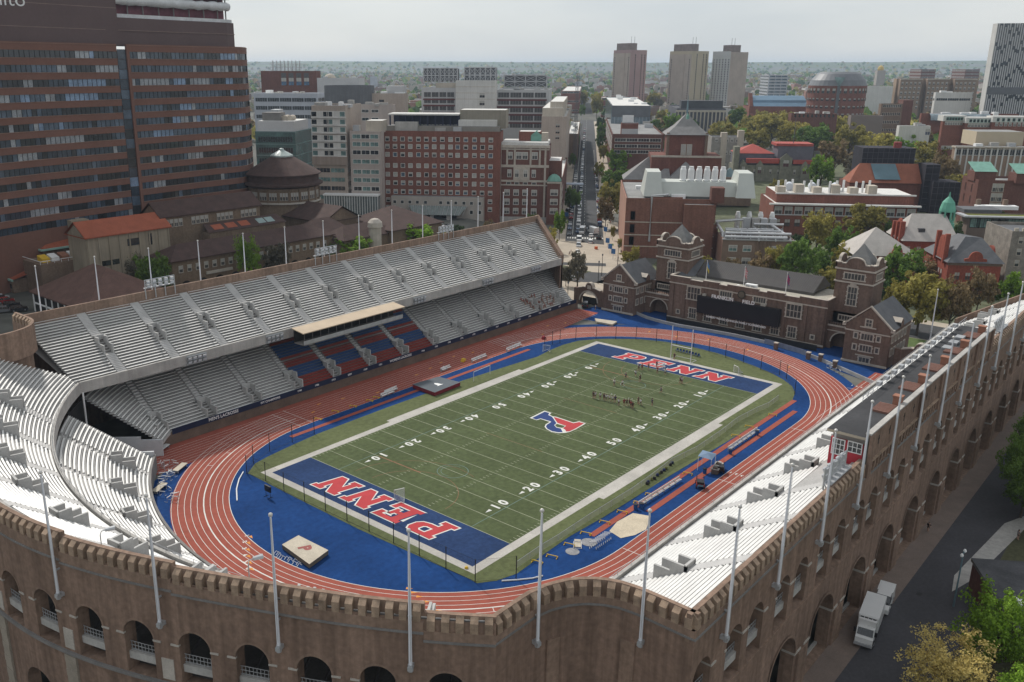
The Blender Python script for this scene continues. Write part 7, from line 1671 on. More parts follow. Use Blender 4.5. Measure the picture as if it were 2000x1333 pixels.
for k in range(150):
    for o in (0.4,): p = [SP(60+k*9+dx, o+dy) for dx, dy in ((-2, -.08), (2, -.08), (2, .08), (-2, .08))]; mb.poly([(x, y, zg(x, y)+.075) for x, y in p])
for o in (-6.0, 5.6): p = [SP(s, o+d) for s, d in ((58, -.1), (420, -.1), (420, .1), (58, .1))]; mb.poly([(x, y, zg(x, y)+.076) for x, y in p])
for k in range(12): p = [SP(6+k*2.0+dx, -7.6+dy) for dx, dy in ((-.4, -1), (.4, -1), (.4, 1), (-.4, 1))]; mb.poly([(x, y, zg(x, y)+.078) for x, y in p])
struct(mb.build('road_markings', LINEW))
mb = MB()
for pts in ([SP(30, .9), SP(18, .9), SP(10, -1.2)], [SP(30, .5), SP(19, .4), SP(10, -1.2)]): mb2 = strip(pts, .28); [mb.poly([(q[0], q[1], zg(*q)+.079) for q in (mb2[1][i], mb2[1][i+1], mb2[0][i+1], mb2[0][i])]) for i in range(len(pts)-1)]
struct(mb.build('median_marking', mat('yellow_line', (.50, .33, .10), .9)))
sheet('verge_lawn', [SP(4, -9.8), SP(40, -9.8), SP(40, -12), SP(4, -12)], MATS['lawn'], .05); sheet('verge_lawn', [SP(6, 10), SP(30, 11.5), SP(46, 13.5), SP(46, 15.5), SP(20, 14)], MATS['lawn'], .05)
strip_sheet('service_road', [(-160, -84), (-60, -79.6), (0, -76.6), (130, -75)], 5.4, 6.0, mat('worn_asphalt', (.066, .064, .07), .9, .14, .15, fine=.12), .03); strip_sheet('wall_pavement', [(-160, -72.2), (130, -72.2)], 1.2, 2.0, mat('brick_paving', (.20, .155, .13), .9, .12, .4, fine=.1), .06)
sheet('park_path', [(20, -84), (-8, -81), (-14, -79.5), (-9, -78.6), (14, -80.5), (40, -90)], CONC, .05); sheet('park_ground', [(-170, -86), (-24, -84), (6, -80.2), (130, -79), (130, -170), (-170, -170)], mat('park_soil', (.085, .085, .045), .95, .3, .1, fine=.2), .012)
sheet('north_lot', [(-120, 76), (-40, 76), (-40, 200), (-120, 200)], ASPH, .03); sheet('museum_garden', [(-10, 76), (130, 76), (128, 140), (-10, 144)], mat('garden_ground', (.10, .11, .06), .95, .3, .1, fine=.2), .02)
mb = MB(); q = gp(1795, 1161); mb.poly([(q[0]-.5, q[1]-.35, .05), (q[0]+.5, q[1]-.35, .05), (q[0]+.5, q[1]+.35, .05), (q[0]-.5, q[1]+.35, .05)]); struct(mb.build('drain_grate', BLACK))
# ------------------------------------------------------------------ trees
def leafmat(name, rgb, dark=.5):
    m = mat(name, rgb, .75, .42, 1.1, fine=.3, spec=.15)
    N = m.node_tree.nodes; L = m.node_tree.links; b = N['Principled BSDF']; src = b.inputs['Base Color'].links[0].from_socket
    oi = N.new('ShaderNodeObjectInfo'); mr = N.new('ShaderNodeMapRange'); mr.inputs['To Min'].default_value = .78; mr.inputs['To Max'].default_value = 1.22; L.new(oi.outputs['Random'], mr.inputs['Value'])
    sc = N.new('ShaderNodeVectorMath'); sc.operation = 'SCALE'; L.new(src, sc.inputs[0]); L.new(mr.outputs['Result'], sc.inputs['Scale']); L.new(sc.outputs['Vector'], b.inputs['Base Color'])
    tr = N.new('ShaderNodeBsdfTranslucent'); L.new(sc.outputs['Vector'], tr.inputs['Color']); mx = N.new('ShaderNodeMixShader'); mx.inputs[0].default_value = .35
    L.new(b.outputs[0], mx.inputs[1]); L.new(tr.outputs[0], mx.inputs[2]); L.new(mx.outputs[0], N['Material Output'].inputs['Surface']); return m
BARK = mat('bark', (.10, .08, .065), .95, .25, 1.5)
LM = {'bright': leafmat('leaf_bright', (0.19, 0.31, 0.035)), 'green': leafmat('leaf_green', (0.125, 0.2, 0.04)), 'olive': leafmat('leaf_olive', (0.29, 0.255, 0.065)), 'yellow': leafmat('leaf_yellow', (0.36, 0.315, 0.075)),
      'bud': leafmat('leaf_bud', (0.225, 0.165, 0.085)), 'dark': leafmat('leaf_dark', (0.06, 0.1, 0.035)), 'blossom': leafmat('leaf_blossom', (0.55, 0.44, 0.16)), 'grey': leafmat('leaf_grey_bud', (0.18, 0.16, 0.115))}
def crown_mesh(seed, n_cl, n_lf, lsz, shape='round', sparse=.0):
    """unit crown (height 1 above z=.22, radius .5): leaf clumps on limbs through the volume"""
    r_ = random.Random(seed); mb = MB(); tips = []
    for i in range(n_cl):
        a = r_.uniform(0, 2*pi); u = r_.uniform(-1, 1)
        rr = r_.random()**.42
        h = .62+.36*u*rr
        prof = math.sqrt(max(.02, 1-(abs(h-.60)/.42)**2.2)) if shape == 'round' else (max(.12, 1.05-h) if shape == 'cone' else math.sqrt(max(.02, 1-(abs(h-.58)/.45)**4))*.8)
        x, y = .48*prof*rr*cos(a)*r_.uniform(.6, 1.08), .48*prof*rr*sin(a)*r_.uniform(.6, 1.08)
        tips.append((x, y, h)); cr = r_.uniform(.05, .115)
        for j in range(n_lf):
            d = Vector((r_.gauss(0, 1), r_.gauss(0, 1), r_.gauss(0, .8))); d.normalize(); d *= cr*r_.random()**.5
            c = Vector((x, y, h))+d; nrm = (d.normalized()*.7+Vector((r_.gauss(0, .5), r_.gauss(0, .5), r_.gauss(.35, .5)))).normalized()
            t1 = nrm.orthogonal().normalized(); t2 = nrm.cross(t1); s = lsz*r_.uniform(.6, 1.3); q = r_.uniform(0, pi); e1 = (t1*cos(q)+t2*sin(q))*s; e2 = (t2*cos(q)-t1*sin(q))*s*.7
            mb.poly([c-e1, c+e2*.9, c+e1, c-e2])
    return mb, tips
def trunk_mesh(tips, seed):
    r_ = random.Random(seed); mb = MB(); mb.tube([(0, 0, -.03), (.005, 0, .16), (.0, .01, .36), (.0, 0, .6)], [.028, .02, .014, .006], 6)
    for t in r_.sample(tips, min(16, len(tips))):
        z0 = r_.uniform(.18, .42); mb.tube([(0, 0, z0), (t[0]*.5, t[1]*.5, (z0+t[2])/2-.02), t], [.009, .006, .002], 4, cap=False)
    return mb
TP = {}
def tree_proto(key, col, seed, n_cl, n_lf, lsz, shape='round'):
    t = thing('tree', '-', 'tree'); mb, tips = crown_mesh(seed, n_cl, n_lf, lsz, shape); mb.build('crown', LM[col], t); trunk_mesh(tips, seed).build('trunk', BARK, t); TP[key] = seal(t)
for i, c in enumerate(LM): 
    tree_proto((c, 0), c, 100+i, 95, 40, .034); tree_proto((c, 1), c, 200+i, 80, 42, .036, 'round')
tree_proto(('bright', 'hi'), 'bright', 31, 150, 75, .016); tree_proto(('blossom', 'hi'), 'blossom', 32, 170, 50, .013); tree_proto(('dark', 'hi'), 'green', 33, 150, 60, .018); tree_proto(('dark', 'cone'), 'dark', 34, 90, 40, .03, 'cone'); tree_proto(('green', 'col'), 'bright', 35, 110, 60, .019, 'col')
TREES = []
def tree(px, yb, yt, wpx, kind, lab, name='tree', v=None):
    g_ = gt(px, yb); H = ht(g_[0], g_[1], yt)-g_[2]; W_ = wpx*pj((g_[0], g_[1], g_[2]+H*.6))[2]/FOC
    TREES.append((px, g_, max(H, 1.5), W_, kind, v, lab, name))
CN = {'bright': 'bright green', 'green': 'mid green', 'olive': 'olive-yellow', 'yellow': 'yellow-green', 'bud': 'brownish budding', 'dark': 'dark green', 'blossom': 'pale yellow blossoming', 'grey': 'bare grey-brown'}
GARD = 'behind the north grandstand'; AVL = 'on the left pavement of the avenue'; AVR = 'on the right side of the avenue'; BH = 'behind the brick hall'; CAMP = 'on the upper right campus'; RD = 'along the road by the south wall'
for a in [(488, 560, 458, 62, 'bright', GARD, 'col'), (303, 600, 490, 72, 'green', GARD), (272, 585, 500, 56, 'grey', GARD), (545, 548, 474, 64, 'grey', GARD), (690, 512, 455, 78, 'bright', GARD), (648, 510, 470, 40, 'green', GARD), (815, 492, 438, 76, 'bright', GARD), (768, 490, 452, 36, 'green', GARD), (578, 470, 402, 46, 'dark', GARD, 'cone'), (600, 465, 425, 36, 'dark', GARD, 'cone'), (893, 470, 440, 34, 'dark', GARD), (862, 472, 452, 22, 'olive', GARD), (955, 462, 430, 24, 'bud', GARD), (1040, 450, 415, 28, 'green', GARD),
          (1072, 492, 446, 40, 'yellow', AVL), (1092, 470, 412, 28, 'bright', AVL), (1060, 520, 470, 30, 'olive', AVL), (1112, 420, 362, 24, 'green', AVL), (1126, 415, 370, 20, 'green', AVL), (1118, 330, 300, 18, 'green', AVL), (1127, 290, 262, 13, 'green', AVL), (1131, 262, 240, 11, 'olive', AVL), (1120, 305, 280, 12, 'green', AVL), (1136, 232, 205, 15, 'green', AVL), (1135, 213, 180, 26, 'olive', AVL), (1128, 205, 180, 20, 'grey', AVL), (1140, 204, 178, 16, 'olive', AVL), (1128, 562, 490, 42, 'grey', AVL), (1105, 560, 520, 28, 'grey', AVL),
          (1205, 345, 288, 48, 'bright', AVR), (1198, 385, 325, 60, 'green', AVR), (1190, 432, 352, 58, 'olive', AVR), (1182, 448, 385, 36, 'bud', AVR), (1178, 318, 282, 22, 'olive', AVR), (1172, 300, 258, 22, 'green', AVR), (1176, 285, 240, 26, 'green', AVR), (1172, 262, 228, 20, 'dark', AVR), (1165, 232, 186, 28, 'olive', AVR), (1163, 218, 180, 24, 'yellow', AVR), (1170, 355, 315, 22, 'olive', AVR), (1225, 520, 490, 34, 'yellow', AVR), (1211, 490, 465, 14, 'olive', AVR), (1196, 470, 440, 12, 'olive', AVR), (1240, 512, 480, 20, 'yellow', AVR),
          (1482, 560, 495, 58, 'bud', BH), (1515, 560, 478, 60, 'olive', BH), (1548, 575, 470, 74, 'green', BH), (1592, 500, 410, 74, 'olive', BH), (1685, 480, 396, 84, 'olive', BH), (1640, 530, 440, 70, 'green', BH), (1590, 560, 480, 64, 'green', BH), (1645, 560, 472, 66, 'olive', BH), (1430, 545, 505, 40, 'bud', BH), (1375, 535, 500, 34, 'olive', BH), (1340, 528, 492, 28, 'yellow', BH), (1755, 590, 486, 92, 'green', BH), (1730, 560, 500, 50, 'dark', BH), (1800, 560, 505, 70, 'bud', BH), (1790, 655, 532, 112, 'olive', BH), (1745, 640, 545, 60, 'olive', BH), (1850, 660, 545, 74, 'bud', BH), (1905, 620, 525, 66, 'bud', BH), (1978, 615, 535, 62, 'bright', BH), (1935, 600, 548, 40, 'green', BH), (1850, 500, 430, 50, 'dark', BH), (1960, 480, 415, 70, 'dark', BH), (1740, 470, 430, 30, 'green', BH), (1500, 515, 470, 36, 'grey', BH), (1560, 510, 455, 40, 'dark', BH), (1620, 590, 520, 56, 'olive', BH), (1700, 600, 530, 60, 'dark', BH),
          (1310, 268, 218, 36, 'bright', CAMP), (1345, 260, 225, 26, 'olive', CAMP), (1405, 300, 238, 56, 'olive', CAMP), (1412, 288, 246, 44, 'green', CAMP), (1440, 262, 212, 44, 'green', CAMP), (1465, 280, 224, 60, 'olive', CAMP), (1505, 290, 218, 76, 'olive', CAMP), (1545, 300, 235, 70, 'olive', CAMP), (1475, 300, 250, 50, 'yellow', CAMP), (1585, 312, 240, 80, 'green', CAMP), (1625, 350, 275, 80, 'bud', CAMP), (1600, 380, 305, 56, 'bright', CAMP), (1655, 318, 240, 66, 'olive', CAMP), (1705, 325, 258, 74, 'yellow', CAMP), (1760, 325, 262, 74, 'bright', CAMP), (1812, 345, 272, 76, 'olive', CAMP), (1832, 400, 300, 70, 'bud', CAMP), (1872, 410, 335, 62, 'olive', CAMP), (1640, 285, 225, 66, 'yellow', CAMP), (1590, 290, 232, 40, 'olive', CAMP), (1920, 370, 308, 44, 'bright', CAMP), (1960, 375, 318, 42, 'yellow', CAMP), (1985, 240, 205, 40, 'olive', CAMP), (1448, 405, 355, 30, 'yellow', CAMP), (1420, 390, 340, 30, 'bud', CAMP), (1520, 385, 350, 40, 'olive', CAMP), (1932, 430, 375, 72, 'olive', CAMP), (1745, 250, 222, 24, 'olive', CAMP), (1600, 250, 215, 30, 'bud', CAMP), (1735, 230, 200, 20, 'olive', CAMP), (1690, 290, 245, 44, 'bud', CAMP), (1560, 335, 280, 50, 'grey', CAMP), (1668, 360, 300, 50, 'grey', CAMP), (1790, 300, 250, 50, 'bud', CAMP), (1850, 320, 285, 50, 'green', CAMP), (1445, 245, 205, 30, 'olive', CAMP), (1290, 250, 215, 24, 'olive', CAMP), (1275, 215, 180, 30, 'olive', CAMP), (1285, 222, 190, 24, 'grey', CAMP), (1485, 262, 215, 40, 'olive', CAMP), (1530, 270, 215, 46, 'olive', CAMP), (936, 215, 190, 22, 'yellow', 'beside the laboratory tower')]:
    tree(*a[:6], v=a[6] if len(a) > 6 else None)
def wtree(x, y, H, W_, kind, v, lab): TREES.append((pj((x, y, H*.6))[0], (x, y, 0), H, W_, kind, v, lab, 'tree'))
wtree(-43.0, -85.5, 10.6, 10.2, 'blossom', 'hi', 'at the bottom right by the parked truck'); wtree(-32.5, -88.2, 12.8, 9.2, 'bright', 'hi', 'at the bottom right beside the brick kiosk'); wtree(-40.5, -93.5, 9.0, 8.4, 'bright', 'hi', 'in the bottom right corner'); wtree(-50.5, -86.5, 6.8, 6.5, 'bright', 'hi', 'at the bottom edge in front of the blossoming tree'); wtree(-35, -97, 12, 8, 'bright', 'hi', 'at the right edge behind the brick kiosk')
for i, (x, y, H, W_) in enumerate(((18, -82, 10.5, 8.5), (26.5, -80.5, 11.5, 9), (36, -80, 12, 9), (46, -80.5, 12.5, 9.5), (56, -80, 12.5, 9), (67, -80.5, 12, 9), (24, -88, 11, 9), (38, -88.5, 12, 9), (12, -87.5, 8.5, 7.5))): wtree(x, y, H, W_, 'dark', 'hi', RD)
cnt = {}
TREES.sort(key=lambda t: t[0])
for t in TREES: cnt[(t[4], t[6])] = cnt.get((t[4], t[6]), 0)+1
seen = {}
for px, g_, H, W_, kind, v, lab, name in TREES:
    k = (kind, lab); i = seen.get(k, 0); seen[k] = i+1
    label = '%s tree %s' % (CN[kind], lab) if cnt[k] == 1 else '%s tree %s, %s from left of these' % (CN[kind], lab, nth(i))
    p = TP[({'col': 'green', 'cone': 'dark'}.get(v, kind), v)] if v is not None else TP[(kind, RND.randint(0, 1))]
    o = dup(p, g_, RND.uniform(0, 6.28), (W_*RND.uniform(.95, 1.1), W_*RND.uniform(.95, 1.1), H*1.02), label, 'trees '+lab)
# loose trees filling the campus and the avenue further out
N0 = 0
for k in range(1200):
    if N0 >= 230: break
    px = RND.uniform(1190, 2040) if RND.random() < .75 else RND.uniform(500, 1110); py = RND.uniform(198, 300) if px > 1150 else RND.uniform(190, 240)
    g_ = gt(px, py); s_ = (g_[0]-SO[0])*cos(A0)+(g_[1]-SO[1])*sin(A0); o_ = -(g_[0]-SO[0])*sin(A0)+(g_[1]-SO[1])*cos(A0)
    if abs(o_) < 20: continue
    kind = RND.choice(('olive', 'olive', 'green', 'bud', 'yellow', 'grey', 'bud')); H = RND.uniform(9, 17)
    dup(TP[(kind, RND.randint(0, 1))], g_, RND.uniform(0, 6.28), (H*.85, H*.85, H), 'small spring tree lost among the mid-distance roofs', 'mid-distance trees'); N0 += 1
# ------------------------------------------------------------------ far city and woods
HM = [mat('far_wall_%d' % i, c, .9, .1, .1) for i, c in enumerate(((.30, .16, .12), (.34, .30, .26), (.50, .48, .45), (.22, .15, .12), (.40, .36, .30)))]; HR = [mat('far_roof_%d' % i, c, .9, .12, .1) for i, c in enumerate(((.10, .10, .11), (.45, .45, .45), (.20, .17, .16), (.30, .30, .30)))]
def house(mb, x, y, L_, W_, H_, a, m, r_, z):
    T = frame((x, y, z), a); mb.prism([T(p)[:2] for p in ((-L_/2, -W_/2, 0), (L_/2, -W_/2, 0), (L_/2, W_/2, 0), (-L_/2, W_/2, 0))], z-2, z+H_, m, r_)
    T2 = frame((x, y, z+H_), a)
    mb.box(-L_*.2, L_*.1, -W_*.2, W_*.2, -.05, 1.8, m, T2)
pool = []; r_ = random.Random(5)
while len(pool) < 1500:
    d = 620+r_.random()**1.3*4300; a = YAW+rad(r_.uniform(-38, 30)); x, y = CAM[0]+d*cos(a), CAM[1]+d*sin(a); q = pj((x, y, zg(x, y)))
    if not (-60 < q[0] < 2060): continue
    o_ = -(x-SO[0])*sin(A0)+(y-SO[1])*cos(A0)
    if abs(o_) < 22: continue
    if q[1] > 232: continue
    pool.append((d, x, y))
pool.sort(); PROT = {}
for i, (d, x, y) in enumerate(pool[:290]):
    key = (r_.randint(0, 4), r_.randint(0, 3), r_.randint(0, 2))
    if key not in PROT: mb = MB(); L_, W_, H_ = ((14, 10, 9), (26, 14, 12), (34, 16, 10))[key[2]]; house(mb, 0, 0, L_, W_, H_, 0, 0, 1, 0); o = mb.build('far_house', [HM[key[0]], HR[key[1]]]); PROT[key] = o.data; bpy.data.objects.remove(o)
    o = bpy.data.objects.new('far_house', PROT[key]); COL.objects.link(o); o.location = (x, y, zg(x, y)); o.rotation_euler = (0, 0, A0+r_.choice((0, pi/2))+r_.uniform(-.05, .05)); s = r_.uniform(.7, 1.25); o.scale = (s, s, s*r_.uniform(.7, 1.5))
    tag(o, 'small flat-roofed house in the hazy districts beyond the campus', 'house', 'far houses')
mb = MB()
for d, x, y in pool[290:]: house(mb, x, y, r_.uniform(10, 40), r_.uniform(9, 18), r_.uniform(7, 16), A0+r_.choice((0, pi/2)), r_.randint(0, 4), 5+r_.randint(0, 3), zg(x, y))
tag(mb.build('far_rooftops', HM+HR), 'mass of distant roofs fading toward the hills', 'rooftops', None, 'stuff')
mb = MB(); r_ = random.Random(8); n = 0
while n < 5200:
    d = 800+r_.random()**1.2*6800; a = YAW+rad(r_.uniform(-38, 31)); x, y = CAM[0]+d*cos(a), CAM[1]+d*sin(a)
    o_ = -(x-SO[0])*sin(A0)+(y-SO[1])*cos(A0)
    if abs(o_) < 16 and d < 1700: continue
    z = zg(x, y)+hillz(x, y); n += 1; R_ = r_.uniform(5, 9)*(1 if d < 3000 else 1.8); H_ = r_.uniform(9, 15); m_ = r_.choice((0, 1, 1, 2, 3, 3))
    for k in range(7 if d < 3000 else 4):
        b_ = r_.uniform(0, 6.28); c = Vector((x+R_*.6*cos(b_), y+R_*.6*sin(b_), z+H_*r_.uniform(.45, .95))); nn = Vector((cos(b_), sin(b_), r_.uniform(.3, 1.4))).normalized(); t1 = nn.orthogonal().normalized(); t2 = nn.cross(t1); s = R_*r_.uniform(.45, .8)
        mb.poly([c-t1*s-t2*s*.5, c+t1*s*.6-t2*s*.8, c+t1*s+t2*s*.5, c-t1*s*.5+t2*s*.8], m_)
tag(mb.build('woodland', [LM['olive'], LM['green'], LM['bud'], LM['dark']]), 'hazy mass of distant trees reaching up to the wooded hills', 'woodland', None, 'stuff')
for t in TP.values(): kill(t)
for i, (px, py, s, h) in enumerate(((1130, 160, 9, 40), (730, 150, 8, 46), (1720, 138, 10, 60))):
    D_ = 2300; p = dp(px, py, D_); t = thing('far_tower', ('slim distant blue-grey tower block by the head of the avenue', 'small dark distant tower above the hospital roofs', 'distant tower with a golden dome at the horizon')[i], 'tower', (p[0], p[1], zg(p[0], p[1])))
    mb = MB(); T = frame((p[0], p[1], 0), A0); mb.box(-s, s, -s, s, zg(p[0], p[1])-1, p[2], 0, T); mb.build('shaft', HM[1] if i == 2 else BGREY, t)
    if i == 2: mb = MB(); mb.lathe([(7, 0), (8, 4), (6, 9), (2, 12), (0, 13)], p, 12); mb.build('golden_dome', mat('gold', (.55, .38, .08), .3, .1, 1), t)
mb = MB(); nA, nR = 120, 16
def hp(i, j): a = YAW+rad(-44+84*i/nA); d = 4600+5200*(j/nR); x, y = CAM[0]+d*cos(a), CAM[1]+d*sin(a); return (x, y, zg(x, y)+hillz(x, y)+.3)
for i in range(nA):
    for j in range(nR): mb.poly([hp(i, j), hp(i, j+1), hp(i+1, j+1), hp(i+1, j)])
struct(mb.build('hills', mat('forest_hills', (.085, .11, .05), .95, .35, .006, fine=.3)))
# ------------------------------------------------------------------ haze
HZ = bpy.data.materials.new('haze'); HZ.use_nodes = True; nt = HZ.node_tree; nt.nodes.remove(nt.nodes['Principled BSDF']); pv = nt.nodes.new('ShaderNodeVolumePrincipled'); pv.inputs['Color'].default_value = (.66, .82, 1.0, 1); pv.inputs['Density'].default_value = HAZE; pv.inputs['Anisotropy'].default_value = .2
nt.links.new(pv.outputs[0], nt.nodes['Material Output'].inputs['Volume'])
mb = MB(); mb.box(-11500, 11500, -11500, 11500, -3, 172); hz_o = mb.build('haze', HZ); hz_o['kind'] = 'stuff'; hz_o['label'] = 'thin pale haze lying over the city'; hz_o['category'] = 'haze'
# ------------------------------------------------------------------ vehicles
TYRE = mat('tyre', (.025, .025, .025), .9, .1, 2); RIM = mat('wheel_rim', (.40, .40, .42), .35, .1, 2, metal=.5); LAMP = mat('headlight', (.70, .70, .68), .2, .05, 2); TAIL = mat('tail_light', (.35, .02, .02), .3, .05, 2); WINDS = glass('car_glass', (.02, .025, .03), .06)
def paint(n, c): return mat('paint_'+n, c, .25, .03, .5, spec=.5)
PAINT = {'white': paint('white', (.70, .70, .69)), 'silver': paint('silver', (.40, .41, .42)), 'black': paint('black', (.018, .018, .02)), 'grey': paint('grey', (.13, .135, .14)), 'blue': paint('blue', (.04, .08, .17)), 'red': paint('red', (.26, .025, .025))}
def extr(mb, prof, w0, w1=None, m=0):
    """side profile (x, z) extruded across y; top points may be narrower (w1)"""
    n = len(prof); zs = [p[1] for p in prof]; lo, hi = min(zs), max(zs); w1 = w0 if w1 is None else w1
    W = lambda z: w0+(w1-w0)*(z-lo)/(hi-lo)
    mb.add([(x, s*W(z), z) for s in (-1, 1) for x, z in prof], [tuple(range(n))[::-1], tuple(range(n, 2*n))]+[(i, (i+1) % n, n+(i+1) % n, n+i) for i in range(n)], m)
def car_proto(kind, col):
    L, W, H, belt, hood, boot, sl = {'sedan': (4.7, 1.82, 1.46, .92, 1.35, .85, .75), 'suv': (4.8, 1.95, 1.78, 1.08, 1.2, .1, .6), 'van': (5.6, 2.05, 2.25, 1.25, .95, .04, .75), 'minibus': (7.2, 2.3, 2.9, 1.4, .5, .05, .35)}[kind]
    t = thing(('parked_car' if kind in ('sedan', 'suv') else kind), '-', 'car' if kind in ('sedan', 'suv') else kind); f, r_ = L/2, -L/2; h, w = belt, W/2
    mb = MB(); extr(mb, [(r_, .35), (r_-.04, .6), (r_+.02, h-.04), (r_+boot+.05, h), (f-hood, h), (f-.12, h-.17), (f, h-.32), (f, .35), (f-.3, .24), (r_+.3, .24)], w, w*.97)
    extr(mb, [(r_+boot*1.15+.12, H-.06), (f-hood-sl, H-.06), (f-hood-sl-.08, H), (r_+boot*1.15+.25, H)], w*.84, w*.80)
    for x in ((r_+boot+.06, r_+boot*1.15+.14), ((r_+f-hood)/2+.1,)*2): 
        for s in (-1, 1): mb.add([(x[0]-.06, s*w*.975, h), (x[0]+.06, s*w*.975, h), (x[1]+.06, s*w*.85, H-.05), (x[1]-.06, s*w*.85, H-.05)], [(0, 1, 2, 3)])
    if kind in ('van', 'minibus'): mb.box(r_, f-hood-sl-1.2, -w*.985, w*.985, h-.02, H-.03)
    mb.build('body', PAINT[col], t)
    mb = MB(); extr(mb, [(r_+boot+.06, h-.02), (r_+boot*1.15+.14, H-.05), (f-hood-sl+.02, H-.05), (f-hood+.04, h-.02)], w*.955, w*.835); mb.build('windows', WINDS, t)
    for x in (r_+L*.19, f-L*.19):
        for s in (-1, 1):
            mb = MB(); mb.tube([(x, s*(w-.2), .33), (x, s*(w+.02), .33)], .33, 12); mb.tube([(x, s*(w+.0), .33), (x, s*(w+.03), .33)], .19, 10, 1); mb.build('wheel', [TYRE, RIM], t)
    for s in (-1, 1):
        mb = MB(); mb.box(f-.1, f+.015, s*w*.62-.2, s*w*.62+.2, h-.42, h-.24); mb.build('headlight', LAMP, t)
        mb = MB(); mb.box(r_-.05, r_+.05, s*w*.78-.16, s*w*.78+.16, h-.3, h-.06); mb.build('tail_light', TAIL, t)
        mb = MB(); mb.box(f-hood-.35, f-hood-.15, min(s*w, s*(w+.18)), max(s*w, s*(w+.18)), h, h+.16); mb.build('mirror', BLACK, t)
    return seal(t)
CP = {}
def car(x, y, z, a, kind, col, label, group):
    if (kind, col) not in CP: CP[(kind, col)] = car_proto(kind, col)
    return dup(CP[(kind, col)], (x, y, z), a, None, label, group)
r_ = random.Random(21); CC = ['white', 'silver', 'white', 'black', 'grey', 'white', 'blue', 'silver', 'red', 'white']
i = 0; s = 64
while s < 620:
    k = r_.choice(('sedan', 'suv', 'sedan', 'suv', 'van')); c = r_.choice(CC); p = SP(s, 3.2+r_.uniform(-.3, .3)-.0022*(s-60)); i += 1
    car(p[0], p[1], zg(*p)+.06, A0+pi, k, c, '%s %s in the long queue on the avenue, %s from the crossing' % (c, {'sedan': 'saloon car', 'suv': 'tall car', 'van': 'van'}[k], nth(i-1)), 'cars queueing on the avenue'); s += r_.uniform(7.2, 10.5) if s < 400 else r_.uniform(10, 18)
for side, o, n0, nm, st in ((1, 7.2, 15, 'parked along the left kerb of the avenue', 40), (-1, -6.9, 13, 'parked along the right kerb of the avenue', 66)):
    s = st
    for j in range(n0):
        s += r_.uniform(9, 24); k = r_.choice(('sedan', 'suv', 'sedan', 'van')); c = r_.choice(CC); p = SP(s, o-.002*s*side)
        car(p[0], p[1], zg(*p)+.06, A0+(pi if side > 0 else 0), k, c, '%s %s %s, %s from the crossing' % (c, {'sedan': 'saloon car', 'suv': 'tall car', 'van': 'van'}[k], nm, nth(j)), 'cars '+nm)
for px, py, a, k, c, nm in ((1128, 496, 180, 'sedan', 'white', 'first in line before the near crosswalk'), (1130, 483, 180, 'suv', 'silver', 'second in line before the near crosswalk'), (1131, 472, 180, 'van', 'white', 'third in line before the near crosswalk, behind a silver car'), (1137, 456, 175, 'minibus', 'white', 'turning at the far crosswalk, left one of two'), (1158, 456, 25, 'minibus', 'white', 'crossing the far crosswalk, right one of two'), (1153, 476, 0, 'suv', 'white', 'alone in the middle of the road before the near crosswalk'), (1154, 463, 5, 'sedan', 'white', 'just before the far crosswalk in the middle lane'), (1169, 467, 0, 'suv', 'black', 'by the right kerb at the far crosswalk'), (1197, 452, 120, 'sedan', 'silver', 'on the side road right of the far crosswalk'), (1146, 452, 110, 'sedan', 'grey', 'behind the minibuses on the side road'),
        (1106, 538, 60, 'sedan', 'white', 'by the bare tree beside the grandstand end'), (1117, 548, 65, 'suv', 'silver', 'under the bare tree beside the grandstand end'), (1143, 600, 20, 'suv', 'black', 'standing just behind the arched gateway'), (1112, 415, 213, 'suv', 'black', 'by the left pavement near the brick annex')):
    g_ = gt(px, py); ab = A0+rad(a) if a not in (120, 110, 60, 65, 20) else rad(a)+A0*.3
    car(g_[0], g_[1], g_[2]+.07, ab, k, c, '%s %s %s' % (c, {'sedan': 'saloon car', 'suv': 'tall car', 'van': 'van', 'minibus': 'minibus'}[k], nm), 'cars at the crossing')
for j, (px, py, c) in enumerate(((12, 592, 'red'), (24, 600, 'black'), (38, 608, 'black'), (10, 610, 'grey'), (2, 586, 'silver'))):
    g_ = gt(px, py); car(g_[0], g_[1], g_[2]+.05, rad(-20), 'suv', c, '%s tall car in the car park at the left edge, %s from the back' % (c, nth(j)), 'cars in the left car park')
for j, px in enumerate((858, 874, 915)): g_ = gt(px, 444); car(g_[0], g_[1], g_[2]+.05, rad(100), 'sedan', ('white', 'grey', 'silver')[j], '%s saloon car on the driveway before the brick block' % ('white', 'grey', 'silver')[j], 'cars before the brick block')
j = 0
for k in range(16): g_ = gt(1826+k*7, 252-.5*k); car(g_[0], g_[1], max(g_[2], 0)+.05+0*ht(g_[0], g_[1], 251), A0, r_.choice(('sedan', 'suv')), r_.choice(CC), 'small car in the distant car park at the right, %s from the left' % nth(k), 'cars in the distant car park')
car(-24.2, -73.3, .07, rad(188), 'van', 'white', 'white panel van parked behind the white box truck by the south wall', 'vehicles by the south wall')
for p in CP.values(): kill(p)
